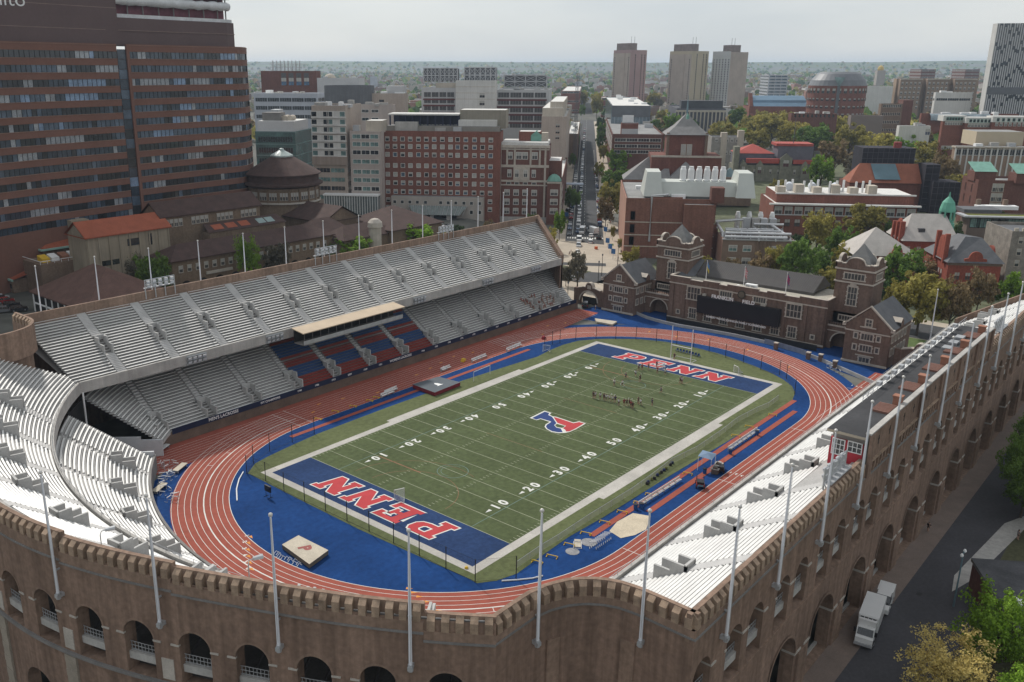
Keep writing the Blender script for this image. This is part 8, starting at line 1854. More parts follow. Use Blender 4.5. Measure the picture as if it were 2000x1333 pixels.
# white box truck
t = thing('box_truck', 'white box truck with an open-vented roof front parked by the south wall', 'truck', (-32.4, -73.9, .06), rad(188.5)); T = frame((-32.4, -73.9, .06), rad(188.5)); PW = PAINT['white']
mb = MB(); mb.box(-4.6, 1.55, -1.22, 1.22, 1.0, 3.55, 0, T); mb.build('cargo_box', PW, t)
mb = MB(); mb.box(1.45, 1.75, -1.15, 1.15, 2.9, 3.5, 0, T); mb.box(1.56, 2.3, -1.05, 1.05, 2.35, 3.25, 0, T)
for k in range(4): mb.box(1.7, 1.83, -.95+k*.5, -.55+k*.5, 3.0, 3.38, 1, T)
mb.build('cooling_unit', [PW, BLACK], t)
mb = MB(); P = [(1.75, .45), (1.75, 2.45), (2.9, 2.5), (3.35, 1.55), (3.75, 1.4), (3.85, .45)]; n = len(P); mb.add([T((x, s*1.05, z)) for s in (-1, 1) for x, z in P], [tuple(range(n))[::-1], tuple(range(n, 2*n))]+[(i, (i+1) % n, n+(i+1) % n, n+i) for i in range(n)]); mb.build('cab', PW, t)
mb = MB(); mb.poly([T((2.95, s*.92, 2.42)) for s in (-1, 1)]+[T((3.36, s*.95, 1.6)) for s in (1, -1)]); 
for s in (-1, 1): mb.poly([T((2.0, s*1.06, 1.55)), T((3.2, s*1.06, 1.55)), T((2.85, s*1.06, 2.35)), T((2.0, s*1.06, 2.35))])
mb.build('windscreen', WINDS, t)
for x in (-3.4, -2.6, 2.9):
    for s in (-1, 1): mb = MB(); mb.tube([T((x, s*.85, .48)), T((x, s*1.15, .48))], .48, 12); mb.tube([T((x, s*1.14, .48)), T((x, s*1.17, .48))], .26, 8, 1); mb.build('wheel', [TYRE, RIM], t)
mb = MB(); mb.box(3.78, 4.0, -1.1, 1.1, .4, .75, 0, T); mb.build('bumper', STEEL, t)
for s in (-1, 1): mb = MB(); mb.box(3.84, 3.9, s*.8-.2, s*.8+.2, .8, 1.05, 0, T); mb.build('headlight', LAMP, t); mb = MB(); mb.box(3.0, 3.15, s*1.05+(.05 if s > 0 else -.35), s*1.05+(.35 if s > 0 else -.05), 1.7, 2.3, 0, T); mb.build('mirror', BLACK, t)
mb = MB(); mb.box(-4.6, 3.6, -.5, .5, .5, 1.0, 0, T); mb.build('chassis', BLACK, t)
# ------------------------------------------------------------------ people
SKIN = mat('skin', (.42, .26, .19), .6, .08, 3); HAIR = mat('hair', (.045, .03, .022), .7, .1, 3)
def person_proto(pose, shirt, shorts):
    """one skinned body (head, torso, arms with hands, legs with feet) plus shirt, shorts and hair"""
    t = thing('person', '-', 'person')
    J = {'pel': (0, 0, .95), 'chest': (0, 0, 1.32), 'neck': (0, 0, 1.50), 'head': (.02, 0, 1.62), 'crown': (.01, 0, 1.74)}
    if pose == 'stand': J.update(kl=(.02, .11, .50), fl=(0, .13, .06), kr=(.02, -.11, .50), fr=(0, -.13, .06), el=(-.02, .27, 1.12), hl=(.1, .27, .88), er=(-.02, -.27, 1.12), hr=(.1, -.27, .88))
    elif pose == 'run': J.update(kl=(.3, .1, .62), fl=(.12, .12, .24), kr=(-.1, -.1, .50), fr=(-.42, -.12, .16), el=(-.22, .25, 1.14), hl=(-.02, .28, .95), er=(.16, -.25, 1.12), hr=(.36, -.16, 1.22))
    elif pose == 'stick': J.update(kl=(.12, .16, .52), fl=(.02, .22, .06), kr=(.1, -.16, .50), fr=(-.1, -.22, .06), el=(.18, .24, 1.14), hl=(.38, .08, 1.12), er=(.16, -.26, 1.16), hr=(.36, -.10, 1.3))
    else: J.update(pel=(0, 0, .50), chest=(.03, 0, .86), neck=(.05, 0, 1.04), head=(.08, 0, 1.16), crown=(.07, 0, 1.28), kl=(.44, .12, .50), fl=(.46, .13, .06), kr=(.44, -.12, .50), fr=(.46, -.13, .06), el=(.1, .25, .70), hl=(.34, .15, .58), er=(.1, -.25, .70), hr=(.34, -.15, .58))
    pz = J['pel'][2]; cz = J['chest']; J.update(hipl=(0, .09, pz-.04), hipr=(0, -.09, pz-.04), sl=(cz[0], .19, cz[2]+.12), sr=(cz[0], -.19, cz[2]+.12))
    for s in 'lr': f = J['f'+s]; J['t'+s] = (f[0]+.17, f[1], max(.03, f[2]-.03))
    Rr = dict(pel=.13, chest=.145, neck=.055, head=.10, crown=.075, hipl=.095, hipr=.095, kl=.06, kr=.06, fl=.042, fr=.042, tl=.032, tr=.032, sl=.06, sr=.06, el=.042, er=.042, hl=.034, hr=.034)
    E_ = [('pel', 'chest'), ('chest', 'neck'), ('neck', 'head'), ('head', 'crown'), ('pel', 'hipl'), ('pel', 'hipr'), ('hipl', 'kl'), ('kl', 'fl'), ('fl', 'tl'), ('hipr', 'kr'), ('kr', 'fr'), ('fr', 'tr'), ('chest', 'sl'), ('chest', 'sr'), ('sl', 'el'), ('el', 'hl'), ('sr', 'er'), ('er', 'hr')]
    ks = list(J); me = bpy.data.meshes.new('body'); me.from_pydata([J[k] for k in ks], [(ks.index(a), ks.index(b)) for a, b in E_], []); ob = bpy.data.objects.new('body', me); COL.objects.link(ob)
    ob.modifiers.new('s', 'SKIN')
    for k, d in zip(ks, me.skin_vertices[0].data): d.radius = (Rr[k], Rr[k]); d.use_root = k == 'pel'
    m2 = bpy.data.meshes.new_from_object(ob.evaluated_get(bpy.context.evaluated_depsgraph_get())); bpy.data.objects.remove(ob); bpy.data.meshes.remove(me); m2.materials.clear(); m2.materials.append(SKIN)
    for p in m2.polygons: p.use_smooth = True
    o = bpy.data.objects.new('body', m2); COL.objects.link(o); o.parent = t; ROOT[o.name] = (0, 0, 0, 0)
    mb = MB(); mb.tube([J['pel'], cz, (cz[0], 0, cz[2]+.17)], [.165, .185, .10], 10)
    for s in 'lr': a, b = Vector(J['s'+s]), Vector(J['e'+s]); mb.tube([a, a.lerp(b, .75)], [.085, .075], 8)
    mb.build('shirt', shirt, t)
    mb = MB(); mb.tube([(J['pel'][0], 0, pz+.06), (J['pel'][0], 0, pz-.06)], [.165, .17], 10)
    for s in 'lr': a, b = Vector(J['hip'+s]), Vector(J['k'+s]); mb.tube([a, a.lerp(b, .62)], [.115, .095], 8)
    mb.build('shorts', shorts, t)
    h = J['head']; mb = MB(); mb.lathe([(.106, -.02), (.118, .05), (.10, .12), (.05, .15), (0, .155)], (h[0]-.02, h[1], h[2]), 8); mb.box(h[0]-.15, h[0]-.08, -.05, .05, h[2]-.16, h[2]+.02); mb.build('hair', HAIR, t)
    if pose == 'stick':
        a, b = Vector(J['hl']), Vector(J['hr']); d = (b-a).normalized(); mb = MB(); mb.tube([a-d*.15, b+d*.55], .016, 5); mb.add([b+d*.5+Vector((0, s*.1, z)) for s in (-1, 1) for z in (0, .22)], [(0, 1, 3, 2)]); mb.build('stick', WHITE, t)
    return seal(t)
CL = {n: mat('cloth_'+n, c, .9, .1, 3) for n, c in (('white', (.62, .62, .62)), ('black', (.02, .02, .022)), ('navy', (.02, .03, .08)), ('red', (.26, .03, .04)), ('grey', (.2, .2, .21)), ('maroon', (.13, .03, .04)))}
PPR = {}
def person(x, y, z, a, pose, sh, so_, label, group):
    k = (pose, sh, so_)
    if k not in PPR: PPR[k] = person_proto(pose, CL[sh], CL[so_])
    return dup(PPR[k], (x, y, z), a, None, label, group)
Z5 = lambda a, b: gp(1100+a*.15, 690+b*.15)
LINE = 'in the line of players at midfield'; SCAT = 'playing in front of the far end zone'
for j, (a, b, sh, nm) in enumerate([(390, 595, 'black', 0), (415, 597, 'white', 0), (480, 607, 'white', 0), (530, 620, 'black', 0), (560, 630, 'white', 0), (600, 637, 'white', 0), (640, 648, 'white', 0), (675, 650, 'navy', 0), (720, 690, 'white', 0), (790, 690, 'red', 0), (825, 695, 'black', 0), (860, 696, 'black', 0), (880, 715, 'red', 0), (903, 735, 'black', 0)]):
    c = Z5(a, b); person(c[0], c[1], .06, rad(20+RND.uniform(-40, 40)), RND.choice(('stand', 'stick')), sh, 'maroon' if j % 2 else 'black', 'person in a %s shirt, %s from the left %s' % (sh, nth(j), LINE), 'players lined up at midfield')
for j, (a, b, sh, pose, nm) in enumerate([(975, 668, 'black', 'stand', 'left of the pair beside the midfield line of players'), (1005, 690, 'white', 'run', 'right of the pair beside the midfield line of players'), (1155, 690, 'navy', 'stand', 'standing alone right of the midfield line of players'), (812, 345, 'navy', 'run', 'running at the left of the centre circle'), (940, 310, 'white', 'run', 'running at the far side of the faint circle'), (1000, 375, 'black', 'stick', 'holding a stick inside the faint circle'), (665, 430, 'white', 'stick', 'in white at the left, nearest the midfield line'), (770, 440, 'white', 'run', 'running behind the player in white at the left'), (1270, 530, 'grey', 'run', 'running alone between the circle and the right numbers'), (1520, 395, 'black', 'stick', 'left of the pair by the right half of the lettering'), (1543, 400, 'white', 'stand', 'right of the pair by the right half of the lettering'), (980, 235, 'navy', 'stick', 'first of the three before the painted lettering'), (1025, 225, 'red', 'stand', 'second of the three before the painted lettering'), (1110, 225, 'black', 'stick', 'third of the three before the painted lettering'), (1215, 190, 'navy', 'stand', 'behind the small goal on the lettering'), (1225, 270, 'red', 'stick', 'in front of the small goal on the lettering'), (1325, 290, 'white', 'stick', 'right of the small goal on the lettering'), (1445, 85, 'black', 'stand', 'beside the left upright of the goal posts')]):
    c = Z5(a, b); person(c[0], c[1], .06, RND.uniform(0, 6.28), pose, sh, 'black' if j % 2 else 'navy', 'person in a %s shirt %s' % (sh, nm), 'players before the far end zone')
SPK = 0; row_n = {}
for k in range(46):
    rw = RND.randint(1, 7); x = 61+RND.random()*13-rw*.25
    if any(abs(x-q) < .75 for q in row_n.get(rw, [])): continue
    row_n.setdefault(rw, []).append(x)
for rw in sorted(row_n):
    for j, x in enumerate(sorted(row_n[rw])):
        z = LF+(LB-LF)*rw/LR; sh = RND.choice(('maroon', 'maroon', 'red', 'black', 'white', 'grey')); person(x, 50+LD*(rw+.55)/LR, z-.02, -pi/2, 'sit', sh, 'black', 'seated spectator in a %s top, row %s from the front, %s from the left' % (sh, ORD[rw-1], nth(j)), 'spectators at the far end of the lower deck')
for j, (px, py, sh, nm) in enumerate([(1207, 510, 'grey', 'by the planter on the right pavement of the avenue'), (1213, 497, 'black', 'walking past the laboratory steps'), (1222, 505, 'navy', 'nearest the laboratory steps'), (1186, 445, 'black', 'at the far crosswalk corner, right side'), (1192, 438, 'red', 'further up the right pavement'), (1199, 430, 'grey', 'under the budding avenue tree'), (1112, 500, 'maroon', 'waiting at the left end of the near crosswalk'), (1115, 497, 'navy', 'second one waiting at the left end of the near crosswalk'), (1114, 455, 'black', 'on the left pavement by the far crosswalk'), (1205, 537, 'navy', 'crossing the plaza beside the hall wing'), (1812, 1040, 'black', 'on the pavement by the arches of the south wall'), (1987, 1055, 'grey', 'on the park path at the right edge'), (1125, 600, 'navy', 'standing inside the arched gateway, left'), (1163, 606, 'white', 'standing at the arched gateway, right')]):
    g_ = gt(px, py); person(g_[0], g_[1], max(g_[2], 0)+.07, RND.uniform(0, 6.28), 'stand' if j % 2 else 'run', sh, 'black', 'pedestrian in a %s top %s' % (sh, nm), 'pedestrians')
for x, y, nm, rot_ in ((1.2, -36.2, 'seated on the black cart by the blue strip', 0),): person(x, y, .55, 3.3, 'sit', 'black', 'black', 'person in a black shirt '+nm, 'people by the carts')
for p in PPR.values(): kill(p)
# ------------------------------------------------------------------ field equipment
def G1(name, label, cat, px, py, z=.05, group=None): c = gp(px, py, z); return thing(name, label, cat, c, 0, group), c
mesh_m = bpy.data.materials.new('netting'); mesh_m.use_nodes = True; nt = mesh_m.node_tree; b_ = nt.nodes['Principled BSDF']; b_.inputs['Base Color'].default_value = (.05, .05, .05, 1); b_.inputs['Alpha'].default_value = .10
mesh_w = mesh_m.copy(); mesh_w.name = 'white_netting'; mesh_w.node_tree.nodes['Principled BSDF'].inputs['Base Color'].default_value = (.6, .6, .58, 1); mesh_w.node_tree.nodes['Principled BSDF'].inputs['Alpha'].default_value = .35
FP = [gp(px, py)[:2] for px, py in [(1008, 1131), (928, 1138), (871, 1112), (819, 1086), (769, 1062), (721, 1039), (678, 1019), (636, 999), (595, 980), (555, 961), (519, 940), (482, 926), (495, 905), (527, 882), (571, 864), (614, 848)]]
FP2 = [gp(900+a*.3, 600+b*.3)[:2] for a, b in [(545, 275), (595, 245), (645, 235), (748, 215), (880, 210), (1008, 210), (1140, 212), (1272, 230), (1405, 242), (1515, 262), (1615, 292), (1722, 330), (1838, 365), (1952, 408)]]+[gp(1440+a*.2852, 620+b*.2852)[:2] for a, b in [(160, 360), (288, 395), (335, 425), (392, 530), (385, 440)]][:4]
for pts, nm in ((FP, 'near'), (FP2, 'far')):
    t = thing('net_fence', 'tall black net fence on thin posts round the %s end of the turf' % nm, 'fence', (pts[0][0], pts[0][1], .05))
    for x, y in pts: mb = MB(); mb.tube([(x, y, 0), (x, y, 3.8)], .075, 5); mb.build('post', BLACK, t)
    mb = MB()
    for a, b in zip(pts, pts[1:]): mb.poly([(a[0], a[1], .1), (b[0], b[1], .1), (b[0], b[1], 3.7), (a[0], a[1], 3.7)])
    mb.build('netting', mesh_m, t)
    mb = MB(); mb.tube([(x, y, 3.7) for x, y in pts], .018, 3, 0, False); mb.tube([(x, y, .15) for x, y in pts], .03, 3, 0, False); mb.build('cable', BLACK, t)
RF = [gp(px, py)[:2] for px, py in [(1008, 1112), (1060, 1076), (1090, 1058), (1150, 1018), (1235, 965), (1270, 940), (1312, 907), (1360, 884), (1405, 853), (1440, 826), (1478, 806), (1500, 797), (1520, 782)]]
t = thing('sideline_fence', 'low chain-link fence with a pale top rail along the right sideline', 'fence', (RF[0][0], RF[0][1], .05))
mb = MB(); mb.tube([(x, y, 1.25) for x, y in RF], .05, 4); mb.build('top_rail', STEEL, t)
for (x0, y0), (x1, y1) in zip(RF, RF[1:]):
    n = max(1, int(hyp(x1-x0, y1-y0)/3))
    for k in range(n): mb = MB(); mb.tube([(x0+(x1-x0)*k/n, y0+(y1-y0)*k/n, 0), (x0+(x1-x0)*k/n, y0+(y1-y0)*k/n, 1.25)], .045, 4); mb.build('post', STEEL, t)
mb = MB()
for a, b in zip(RF, RF[1:]): mb.poly([(a[0], a[1], .1), (b[0], b[1], .1), (b[0], b[1], 1.2), (a[0], a[1], 1.2)])
mb.build('chain_link', mesh_w, t)
t = thing('goal_posts', 'white football goal posts behind the far end zone', 'goal posts', (55.8, .5, .05)); mb = MB()
for y in (3.2, -2.4): mb.tube([(55.8, y, 0), (55.8, y, 9.0)], .085, 6)
mb.build('uprights', WHITE, t); mb = MB(); mb.tube([(55.8, 3.2, 3.9), (55.8, -2.4, 3.9)], .09, 6); mb.tube([(55.8, 3.2, .1), (59, 3.2, .1), (59, -2.4, .1), (55.8, -2.4, .1)], .06, 5); mb.build('crossbar', WHITE, t)
def lax(x, y, a, label):
    t = thing('lacrosse_goal', label, 'goal', (x, y, .05), 0, 'small lacrosse goals'); T = frame((x, y, .05), a)
    mb = MB(); mb.tube([T(p) for p in ((0, -.95, 0), (0, -.95, 1.85), (0, .95, 1.85), (0, .95, 0))], .06, 5); mb.tube([T(p) for p in ((0, -.95, .05), (-2.0, 0, .05), (0, .95, .05))], .04, 4); mb.build('frame', WHITE, t)
    mb = MB(); mb.poly([T(p) for p in ((0, -.95, 1.85), (0, .95, 1.85), (-2.0, 0, .05))]); mb.poly([T(p) for p in ((0, -.95, 0), (0, -.95, 1.85), (-2, 0, .05))]); mb.poly([T(p) for p in ((0, .95, 0), (0, .95, 1.85), (-2, 0, .05))]); mb.build('net', mesh_w, t)
for px, py, a, nm in ((780, 975, 1.2, 'on the near end zone line'), (1067, 688, 3.6, 'standing off the turf corner by the far left curve'), (1437, 730, 2.6, 'in the far right corner of the turf'), (1291, 727, 3.1, 'in front of the far end zone lettering')): c = gp(px, py); lax(c[0], c[1], a, 'white lacrosse goal with net '+nm)
# landing mats
def mat_block(name, label, px4, h, top, side, em=None):
    P = [gp(*p, h)[:2] for p in px4]; c = (sum(p[0] for p in P)/4, sum(p[1] for p in P)/4); t = thing(name, label, 'landing mat', (c[0], c[1], .05))
    area = sum(P[i][0]*P[(i+1) % 4][1]-P[(i+1) % 4][0]*P[i][1] for i in range(4)); P = P if area > 0 else P[::-1]
    mb = MB(); mb.prism(P, .12, h-.12, 1); mb.prism([(c[0]+(p[0]-c[0])*1.01, c[1]+(p[1]-c[1])*1.01) for p in P], h-.12, h, 1, 0); mb.build('cushion', [top, side], t); return t, c
HJT = mat('beige_mat', (.46, .41, .33), .85, .12, .5, fine=.12); t, c = mat_block('high_jump_mat', 'big beige high jump mat with a printed letter on the near blue bend', ((551, 1064), (583, 1046), (641, 1075), (604, 1102)), .85, HJT, mat('mat_side', (.16, .14, .11), .85))
v, f = text_mesh('P', 2.6, .16); T = frame((c[0], c[1], .87), rad(-115)); mb = MB(); mb.add([T((p[0], p[1], 0)) for p in v], f); mb.build('printed_letter', mat('worn_red', (.30, .10, .09), .9), t)
mb = MB(); q = gp(566, 1096)
for k in range(12): x, y = q[0]+k*.42*-.0+RND.uniform(-.4, .4), q[1]-2.2+k*.5; mb.tube([(x-.3, y, .1), (x+.4, y+.3, .25), (x+.5, y-.2, .1)], .06, 4)
tag(mb.build('frame_clutter', WHITE), 'tangle of white frame bars lying beside the beige high jump mat', 'frame bars')
t, c = mat_block('pole_vault_mat', 'large dark grey vault mat with red sides and a white bell mark', ((806, 751), (855, 736), (899, 747), (849, 767)), 1.0, mat('grey_mat', (.09, .105, .12), .8, .12, .5), mat('red_mat_side', (.20, .02, .03), .8, .1, .5))
mb = MB(); mb.sheet([(c[0]+p[0], c[1]+p[1]) for p in ((-1.0, -1.3), (-.6, -.9), (-.5, .1), (0, .75), (.5, .1), (.6, -.9), (1.0, -1.3))], z=1.015); mb.build('bell_mark', WHITE, t)
t, c = mat_block('stacked_mat', 'pale mat lying on the blue corner at the far left bend', ((1162, 622), (1205, 628), (1196, 634), (1165, 628)), .6, HJT, HJT)
# hurdles, benches, bins, carts and the rest
def hurdle(x, y, a, label, group, z=.05): 
    t = thing('hurdle', label, 'hurdle', (x, y, z), 0, group); T = frame((x, y, z), a); mb = MB()
    for s in (-.5, .5): mb.tube([T((0, s, .95)), T((0, s, .04)), T((-.65, s, .04))], .04, 4)
    mb.build('frame', STEEL, t); mb = MB(); mb.box(-.03, .03, -.6, .6, .86, .98, 0, T); mb.build('bar', WHITE, t)
r_ = random.Random(4); k = 0
for j in range(26):
    px, py = 308+r_.random()*40, 905+r_.random()*85
    if px > 352-(py-905)*.1: continue
    c = gp(px, py); hurdle(c[0], c[1], r_.uniform(0, 6), 'hurdle in the pile by the red track at the left bend, %s of the heap' % nth(k), 'hurdles piled at the left bend', .05+.0*j); k += 1
for j in range(9): c = gp(1158+j*3.6, 1070-j*2.4); hurdle(c[0], c[1], rad(35), 'white hurdle in the row beside the sand pit, %s from the left' % nth(j), 'hurdles beside the sand pit')
for j, (px, py) in enumerate(((1617, 718), (1624, 722), (1632, 727), (1640, 731))): c = gp(px, py); hurdle(c[0], c[1], 1.2+j*.3, 'white hurdle on the blue corner below the hall, %s from the left' % nth(j), 'hurdles on the far blue corner')
for i, (px, py, nm, m_) in enumerate(((352, 918, 'tan', HJT), (312, 958, 'cream', HJT), (318, 880, 'white', WHITE))):
    c = gp(px, py); mb = MB(); T = frame((c[0], c[1], .05), .5); mb.box(-1.8, 1.8, -.6, .6, .5, .6, 0, T)
    for s in (-1.5, 1.5): mb.box(s-.05, s+.05, -.5, .5, 0, .5, 1, T)
    tag(mb.build('folding_table', [m_, STEEL]), '%s folding table standing among the hurdle pile at the left bend' % nm, 'table', 'tables at the left bend')
def bench(x0, y0, x1, y1, label): 
    t = thing('team_bench', label, 'bench', ((x0+x1)/2, (y0+y1)/2, .05), 0, 'long white benches'); a = math.atan2(y1-y0, x1-x0); L = hyp(x1-x0, y1-y0); T = frame((x0, y0, .05), a)
    mb = MB(); mb.box(0, L, -.25, .2, .42, .48, 0, T); mb.build('seat', ALU, t); mb = MB(); mb.box(0, L, .22, .28, .62, 1.0, 0, T); mb.build('backrest', ALU, t)
    for k in range(int(L/2)+1): mb = MB(); mb.box(k*2-.04, k*2+.04, -.2, .26, 0, .62, 0, T); mb.build('leg', STEEL, t)
bench(-21.4, -33.1, -7.5, -33.4, 'long white bench on the right blue strip, near the sand pit'); bench(10.8, -34.0, 24.4, -34.0, 'long white bench on the right blue strip beyond the tent'); 
for i, (a, b) in enumerate((((745, 778), (770, 768)), ((862, 727), (880, 720)), ((922, 709), (950, 698)), ((990, 688), (1018, 676)), ((752, 772), (776, 762)))): p, q = gp(*a), gp(*b); bench(p[0], p[1], q[0], q[1], 'short white bench on the left blue strip, %s of the row' % nth(i))
for i, (px, py) in enumerate(((1241, 995), (1252, 993), (1376, 925), (1426, 887), (1478, 850))): 
    t, c = G1('waste_bin', 'round blue waste bin on the right blue strip, %s from the near end' % nth(i), 'bin', px, py, .05, 'blue bins'); mb = MB(); mb.lathe([(.32, 0), (.38, .95), (.33, .96), (.3, .5)], c, 10); mb.build('drum', mat('bin_blue', (.02, .10, .30), .5), t); mb = MB(); mb.lathe([(.40, .93), (.40, 1.0), (.36, 1.0)], c, 10); mb.build('rim', BLACK, t)
t, c = G1('canopy_bench', 'equipment bench under a small blue canopy beside the right sideline', 'canopy', 1379, 916); T = frame(c, 0.2)
mb = MB(); mb.add([T(p) for p in ((-1.6, -1.3, 2.7), (1.6, -1.3, 2.7), (1.6, 1.3, 2.9), (-1.6, 1.3, 2.9), (0, 0, 3.2))], [(0, 1, 4), (1, 2, 4), (2, 3, 4), (3, 0, 4)]); mb.build('canopy_top', mat('canopy_slate_blue', (.15, .22, .32), .7), t)
for sx in (-1, 1):
    for sy in (-1, 1): mb = MB(); mb.tube([T((sx*1.5, sy*1.2, 0)), T((sx*1.5, sy*1.2, 2.75))], .05, 4); mb.build('leg', WHITE, t)
mb = MB(); mb.box(-1.8, 1.8, -2.6, -1.4, .1, 1.0, 0, T); mb.box(-1.9, 1.9, -2.7, -1.3, 1.0, 1.08, 1, T)
for k in range(4): mb.box(-1.7+k*.9, -1.2+k*.9, -2.4, -1.6, 1.08, 1.4, k % 2, T)
mb.build('equipment_box', [mat('box_brown', (.12, .10, .085), .8), CONC], t)
for px, py, col, nm, a in ((1367, 950, 'red', 'red and black utility cart standing on the blue strip', .5), (1406, 920, 'black', 'black utility cart standing on the red runway', .45)):
    t, c = G1('utility_cart', nm, 'cart', px, py, .05, 'utility carts'); T = frame(c, a); mb = MB(); mb.box(-1.4, .2, -.72, .72, .55, .95, 0, T); mb.box(.9, 1.5, -.65, .65, .5, .9, 0, T); mb.build('body', PAINT[col], t)
    mb = MB(); mb.box(-1.3, .1, -.62, .62, .95, 1.35, 0, T); mb.box(.2, .75, -.6, .6, .45, .8, 0, T); mb.box(.15, .3, -.6, .6, .8, 1.3, 0, T); mb.build('seat', BLACK, t)
    mb = MB(); [mb.tube([T((x, s*.62, .8)), T((x*.8+.1, s*.6, 1.85))], .035, 4) for x in (.1, 1.1) for s in (-1, 1)]; mb.build('roll_bar', BLACK, t)
    for x in (-.9, 1.1):
        for s in (-1, 1): mb = MB(); mb.tube([T((x, s*.55, .3)), T((x, s*.8, .3))], .3, 10); mb.build('wheel', TYRE, t)
    if col == 'red': mb = MB(); mb.box(-1.46, -1.38, -.5, .5, .62, .88, 0, T); mb.build('tailboard', mat('cyan_board', (.12, .36, .44), .5), t)
for i, (px, py) in enumerate([(1078, 1089), (1112, 1066), (1144, 1044), (1181, 1022), (1215, 1002), (1247, 984), (1270, 968), (1343, 927), (1437, 853), (1463, 835), (1509, 812), (1049, 1100)]):
    c = gp(px, py); T = frame((c[0], c[1], .05), .3); mb = MB(); mb.box(-.05, .05, -.85, .85, .25, .36, 0, T); mb.box(-.4, .4, .75, .85, .0, .1, 0, T); mb.box(-.4, .4, -.85, -.75, 0, .1, 0, T); mb.box(-.04, .04, -.85, -.75, .1, .3, 0, T); mb.box(-.04, .04, .75, .85, .1, .3, 0, T)
    tag(mb.build('low_barrier', YELL), 'low yellow practice barrier along the turf edge, %s from the near end' % nth(i), 'barrier', 'yellow barriers along the right turf edge')
for i, (px, py) in enumerate([(622, 820), (655, 805), (690, 795), (722, 784), (735, 778)]): c = gp(px, py); T = frame((c[0], c[1], .05), .3); mb = MB(); mb.box(-.05, .05, -.8, .8, .2, .3, 0, T); mb.box(-.3, .3, -.8, -.7, 0, .2, 0, T); mb.box(-.3, .3, .7, .8, 0, .2, 0, T); tag(mb.build('low_barrier', YELL), 'low yellow barrier on the left red runway, %s from the near end' % nth(i), 'barrier', 'yellow barriers on the left runway')
for i in range(11): c = gp(1262+i*5+RND.uniform(-2, 2), 946-i*3.8+RND.uniform(-3, 3)); mb = MB(); mb.lathe([(.3, 0), (.36, .2), (.25, .42), (0, .5)], (c[0], c[1], .05), 7); tag(mb.build('kit_bag', [CL['black'], CL['navy'], mat('bag_olive', (.12, .13, .03), .9)][i % 3]), '%s kit bag by the sideline fence, %s from the near end' % (('black', 'navy', 'olive')[i % 3], nth(i)), 'bag', 'kit bags by the fence')
for i in range(8): c = gp(1322+i*6.2, 687+i*1.6); T = frame(c, 2.8+.2*i); mb = MB(); mb.box(-.28, .28, -.28, .28, .42, .48, 0, T); mb.box(-.3, -.24, -.28, .28, .48, .95, 0, T); [mb.box(sx-.03, sx+.03, sy-.03, sy+.03, 0, .42, 0, T) for sx in (-.25, .25) for sy in (-.25, .25)]; tag(mb.build('folding_chair', mat('chair_blue', (.02, .05, .16), .6)), 'dark blue folding chair behind the far goal posts, %s from the left' % nth(i), 'chair', 'chairs behind the far goal')
t, c = G1('timing_board', 'small black timing board on wheeled legs on the near blue bend', 'board', 524, 971); mb = MB(); mb.box(c[0]-.12, c[0]+.12, c[1]-.8, c[1]+.8, 1.1, 2.2); mb.build('panel', BLACK, t)
for s in (-.6, .6): mb = MB(); mb.tube([(c[0], c[1]+s, 0), (c[0], c[1]+s, 1.1)], .05, 4); mb.tube([(c[0]-.5, c[1]+s, .06), (c[0]+.5, c[1]+s, .06)], .05, 4); mb.build('leg', BLACK, t)
for i, L in enumerate((((475, 922), (467, 936), (462, 955), (463, 978)), ((980, 1135), (1010, 1133), (1040, 1130), (1060, 1125)))):
    mb = MB(); mb.tube([gp(*p, .12) for p in L], .12, 5); tag(mb.build('white_kerb', WHITE), 'white kerb tube lying on the blue edge %s' % ('inside the left bend' if i == 0 else 'below the near corner flag'), 'kerb', 'white kerb tubes')
t, c = G1('blocking_sled', 'small white-framed sled on a pale pad beside the near right corner', 'sled', 1128, 1066); T = frame(c, .6); mb = MB(); mb.box(-.5, 1.9, -.5, .5, .0, .06, 1, T); mb.tube([T(p) for p in ((-1, -.6, .1), (1, -.6, .1), (1, .6, .1), (-1, .6, .1), (-1, -.6, .1), (-.6, -.6, 1.1), (-.6, .6, 1.1), (-1, .6, .1))], .06, 4); mb.build('frame', [WHITE, HJT], t)
for i, (px, py, c_) in enumerate(((905, 706, YELL), (868, 722, WHITE), (1062, 662, CL['red']))): c = gp(px, py); T = frame(c, .4); mb = MB(); mb.box(-.9, .9, -.45, .45, 0, .45, 0, T); mb.box(-.7, .2, -.35, .35, .45, .8, 0, T); tag(mb.build('equipment_crate', c_), ('yellow', 'white', 'red')[i]+' equipment crate lying by the left strip', 'crate', 'crates on the left strip')
c = gp(911, 1111); mb = MB(); mb.lathe([(.3, 0), (.3, .1), (.2, .3), (0, .32)], (c[0], c[1], .05), 8); tag(mb.build('yellow_marker', YELL), 'small yellow marker on the turf by the near corner', 'marker')
for i, (px, py) in enumerate(((700, 790), (1035, 690))):
    pass
t, c = G1('soccer_frame', 'white tubular goal frame standing on the left turf edge', 'goal', 925, 745); mb = MB(); q = gp(925, 722); mb.tube([(c[0], c[1], 0), (c[0], c[1], 2.4), (c[0]+6.5, c[1]+.3, 2.4), (c[0]+6.5, c[1]+.3, 0)], .07, 5); mb.build('frame', WHITE, t)
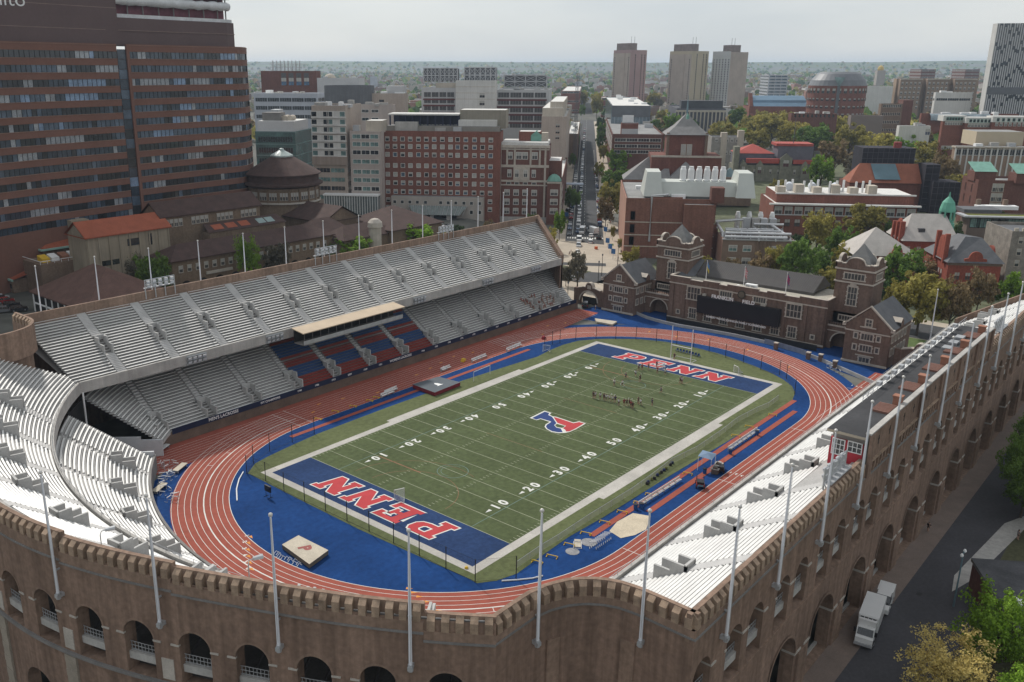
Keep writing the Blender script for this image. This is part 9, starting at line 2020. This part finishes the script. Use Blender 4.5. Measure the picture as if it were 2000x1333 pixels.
for i, (px, py) in enumerate(((1108, 600), (1126, 578), (1140, 545), (1206, 520), (1168, 555), (1175, 540))):
    g_ = gt(px, py); t = thing('street_lamp', 'dark street lamp at the plaza beside the grandstand end, %s from the left' % nth(i), 'street lamp', g_, 0, 'street lamps at the plaza'); mb = MB(); mb.tube([g_, (g_[0], g_[1], g_[2]+7.5)], [.12, .08], 6); mb.build('post', BLACK, t); mb = MB(); mb.lathe([(.1, 0), (.3, .3), (.2, .8), (0, .9)], (g_[0], g_[1], g_[2]+7.4), 8); mb.build('lantern', DGREY, t)
q = gp(1862, 1185); t = thing('lamp_post', 'tall blue-grey lamp post with two lamps by the dark road at the lower right', 'street lamp', (q[0], q[1], 0)); mb = MB(); mb.tube([q, (q[0], q[1], 8.6)], [.13, .09], 6); mb.tube([(q[0]-.8, q[1], 8.2), (q[0]+.8, q[1], 8.2)], .05, 4); mb.build('post', mat('lamp_blue_grey', (.13, .20, .23), .5), t)
for s in (-1, 1): mb = MB(); mb.lathe([(.16, -.1), (.24, .1), (.12, .35), (0, .36)], (q[0]+s*.8, q[1], 8.25), 8); mb.build('lamp_head', WHITE, t)
for i, (px, py) in enumerate(((1182, 462), (1191, 497), (1186, 485), (1197, 507), (1106, 432))): g_ = gt(px, py); mb = MB(); mb.box(g_[0]-.1, g_[0]+.1, g_[1]-.9, g_[1]+.9, g_[2]+2.2, g_[2]+4.2); mb.tube([(g_[0], g_[1], g_[2]), (g_[0], g_[1], g_[2]+2.3)], .06, 4); tag(mb.build('street_sign', mat('sign_blue', (.05, .15, .35), .5)), 'blue street sign on the avenue pavement, %s from the near end' % nth(i), 'sign', 'blue signs on the avenue')
g_ = gt(1112, 395); mb = MB(); mb.box(g_[0]-1.6, g_[0]+1.6, g_[1]-1.6, g_[1]+1.6, g_[2]+2.2, g_[2]+3.2); mb.box(g_[0]-.2, g_[0]+.2, g_[1]-.2, g_[1]+.2, g_[2], g_[2]+2.2); tag(mb.build('orange_umbrella', mat('orange_cloth', (.60, .12, .03), .7)), 'small orange umbrella on the left pavement of the avenue', 'umbrella')
g_ = gt(1164, 489); mb = MB(); mb.box(g_[0]-.5, g_[0]+.5, g_[1]-.5, g_[1]+.5, g_[2]+.05, g_[2]+1.5); mb.box(g_[0]-.6, g_[0]+.6, g_[1]-.6, g_[1]+.6, g_[2]+.05, g_[2]+.3); tag(mb.build('traffic_drum', MATS['orange_cloth']), 'orange traffic drum on the avenue before the near crosswalk', 'traffic drum')
flush_windows()
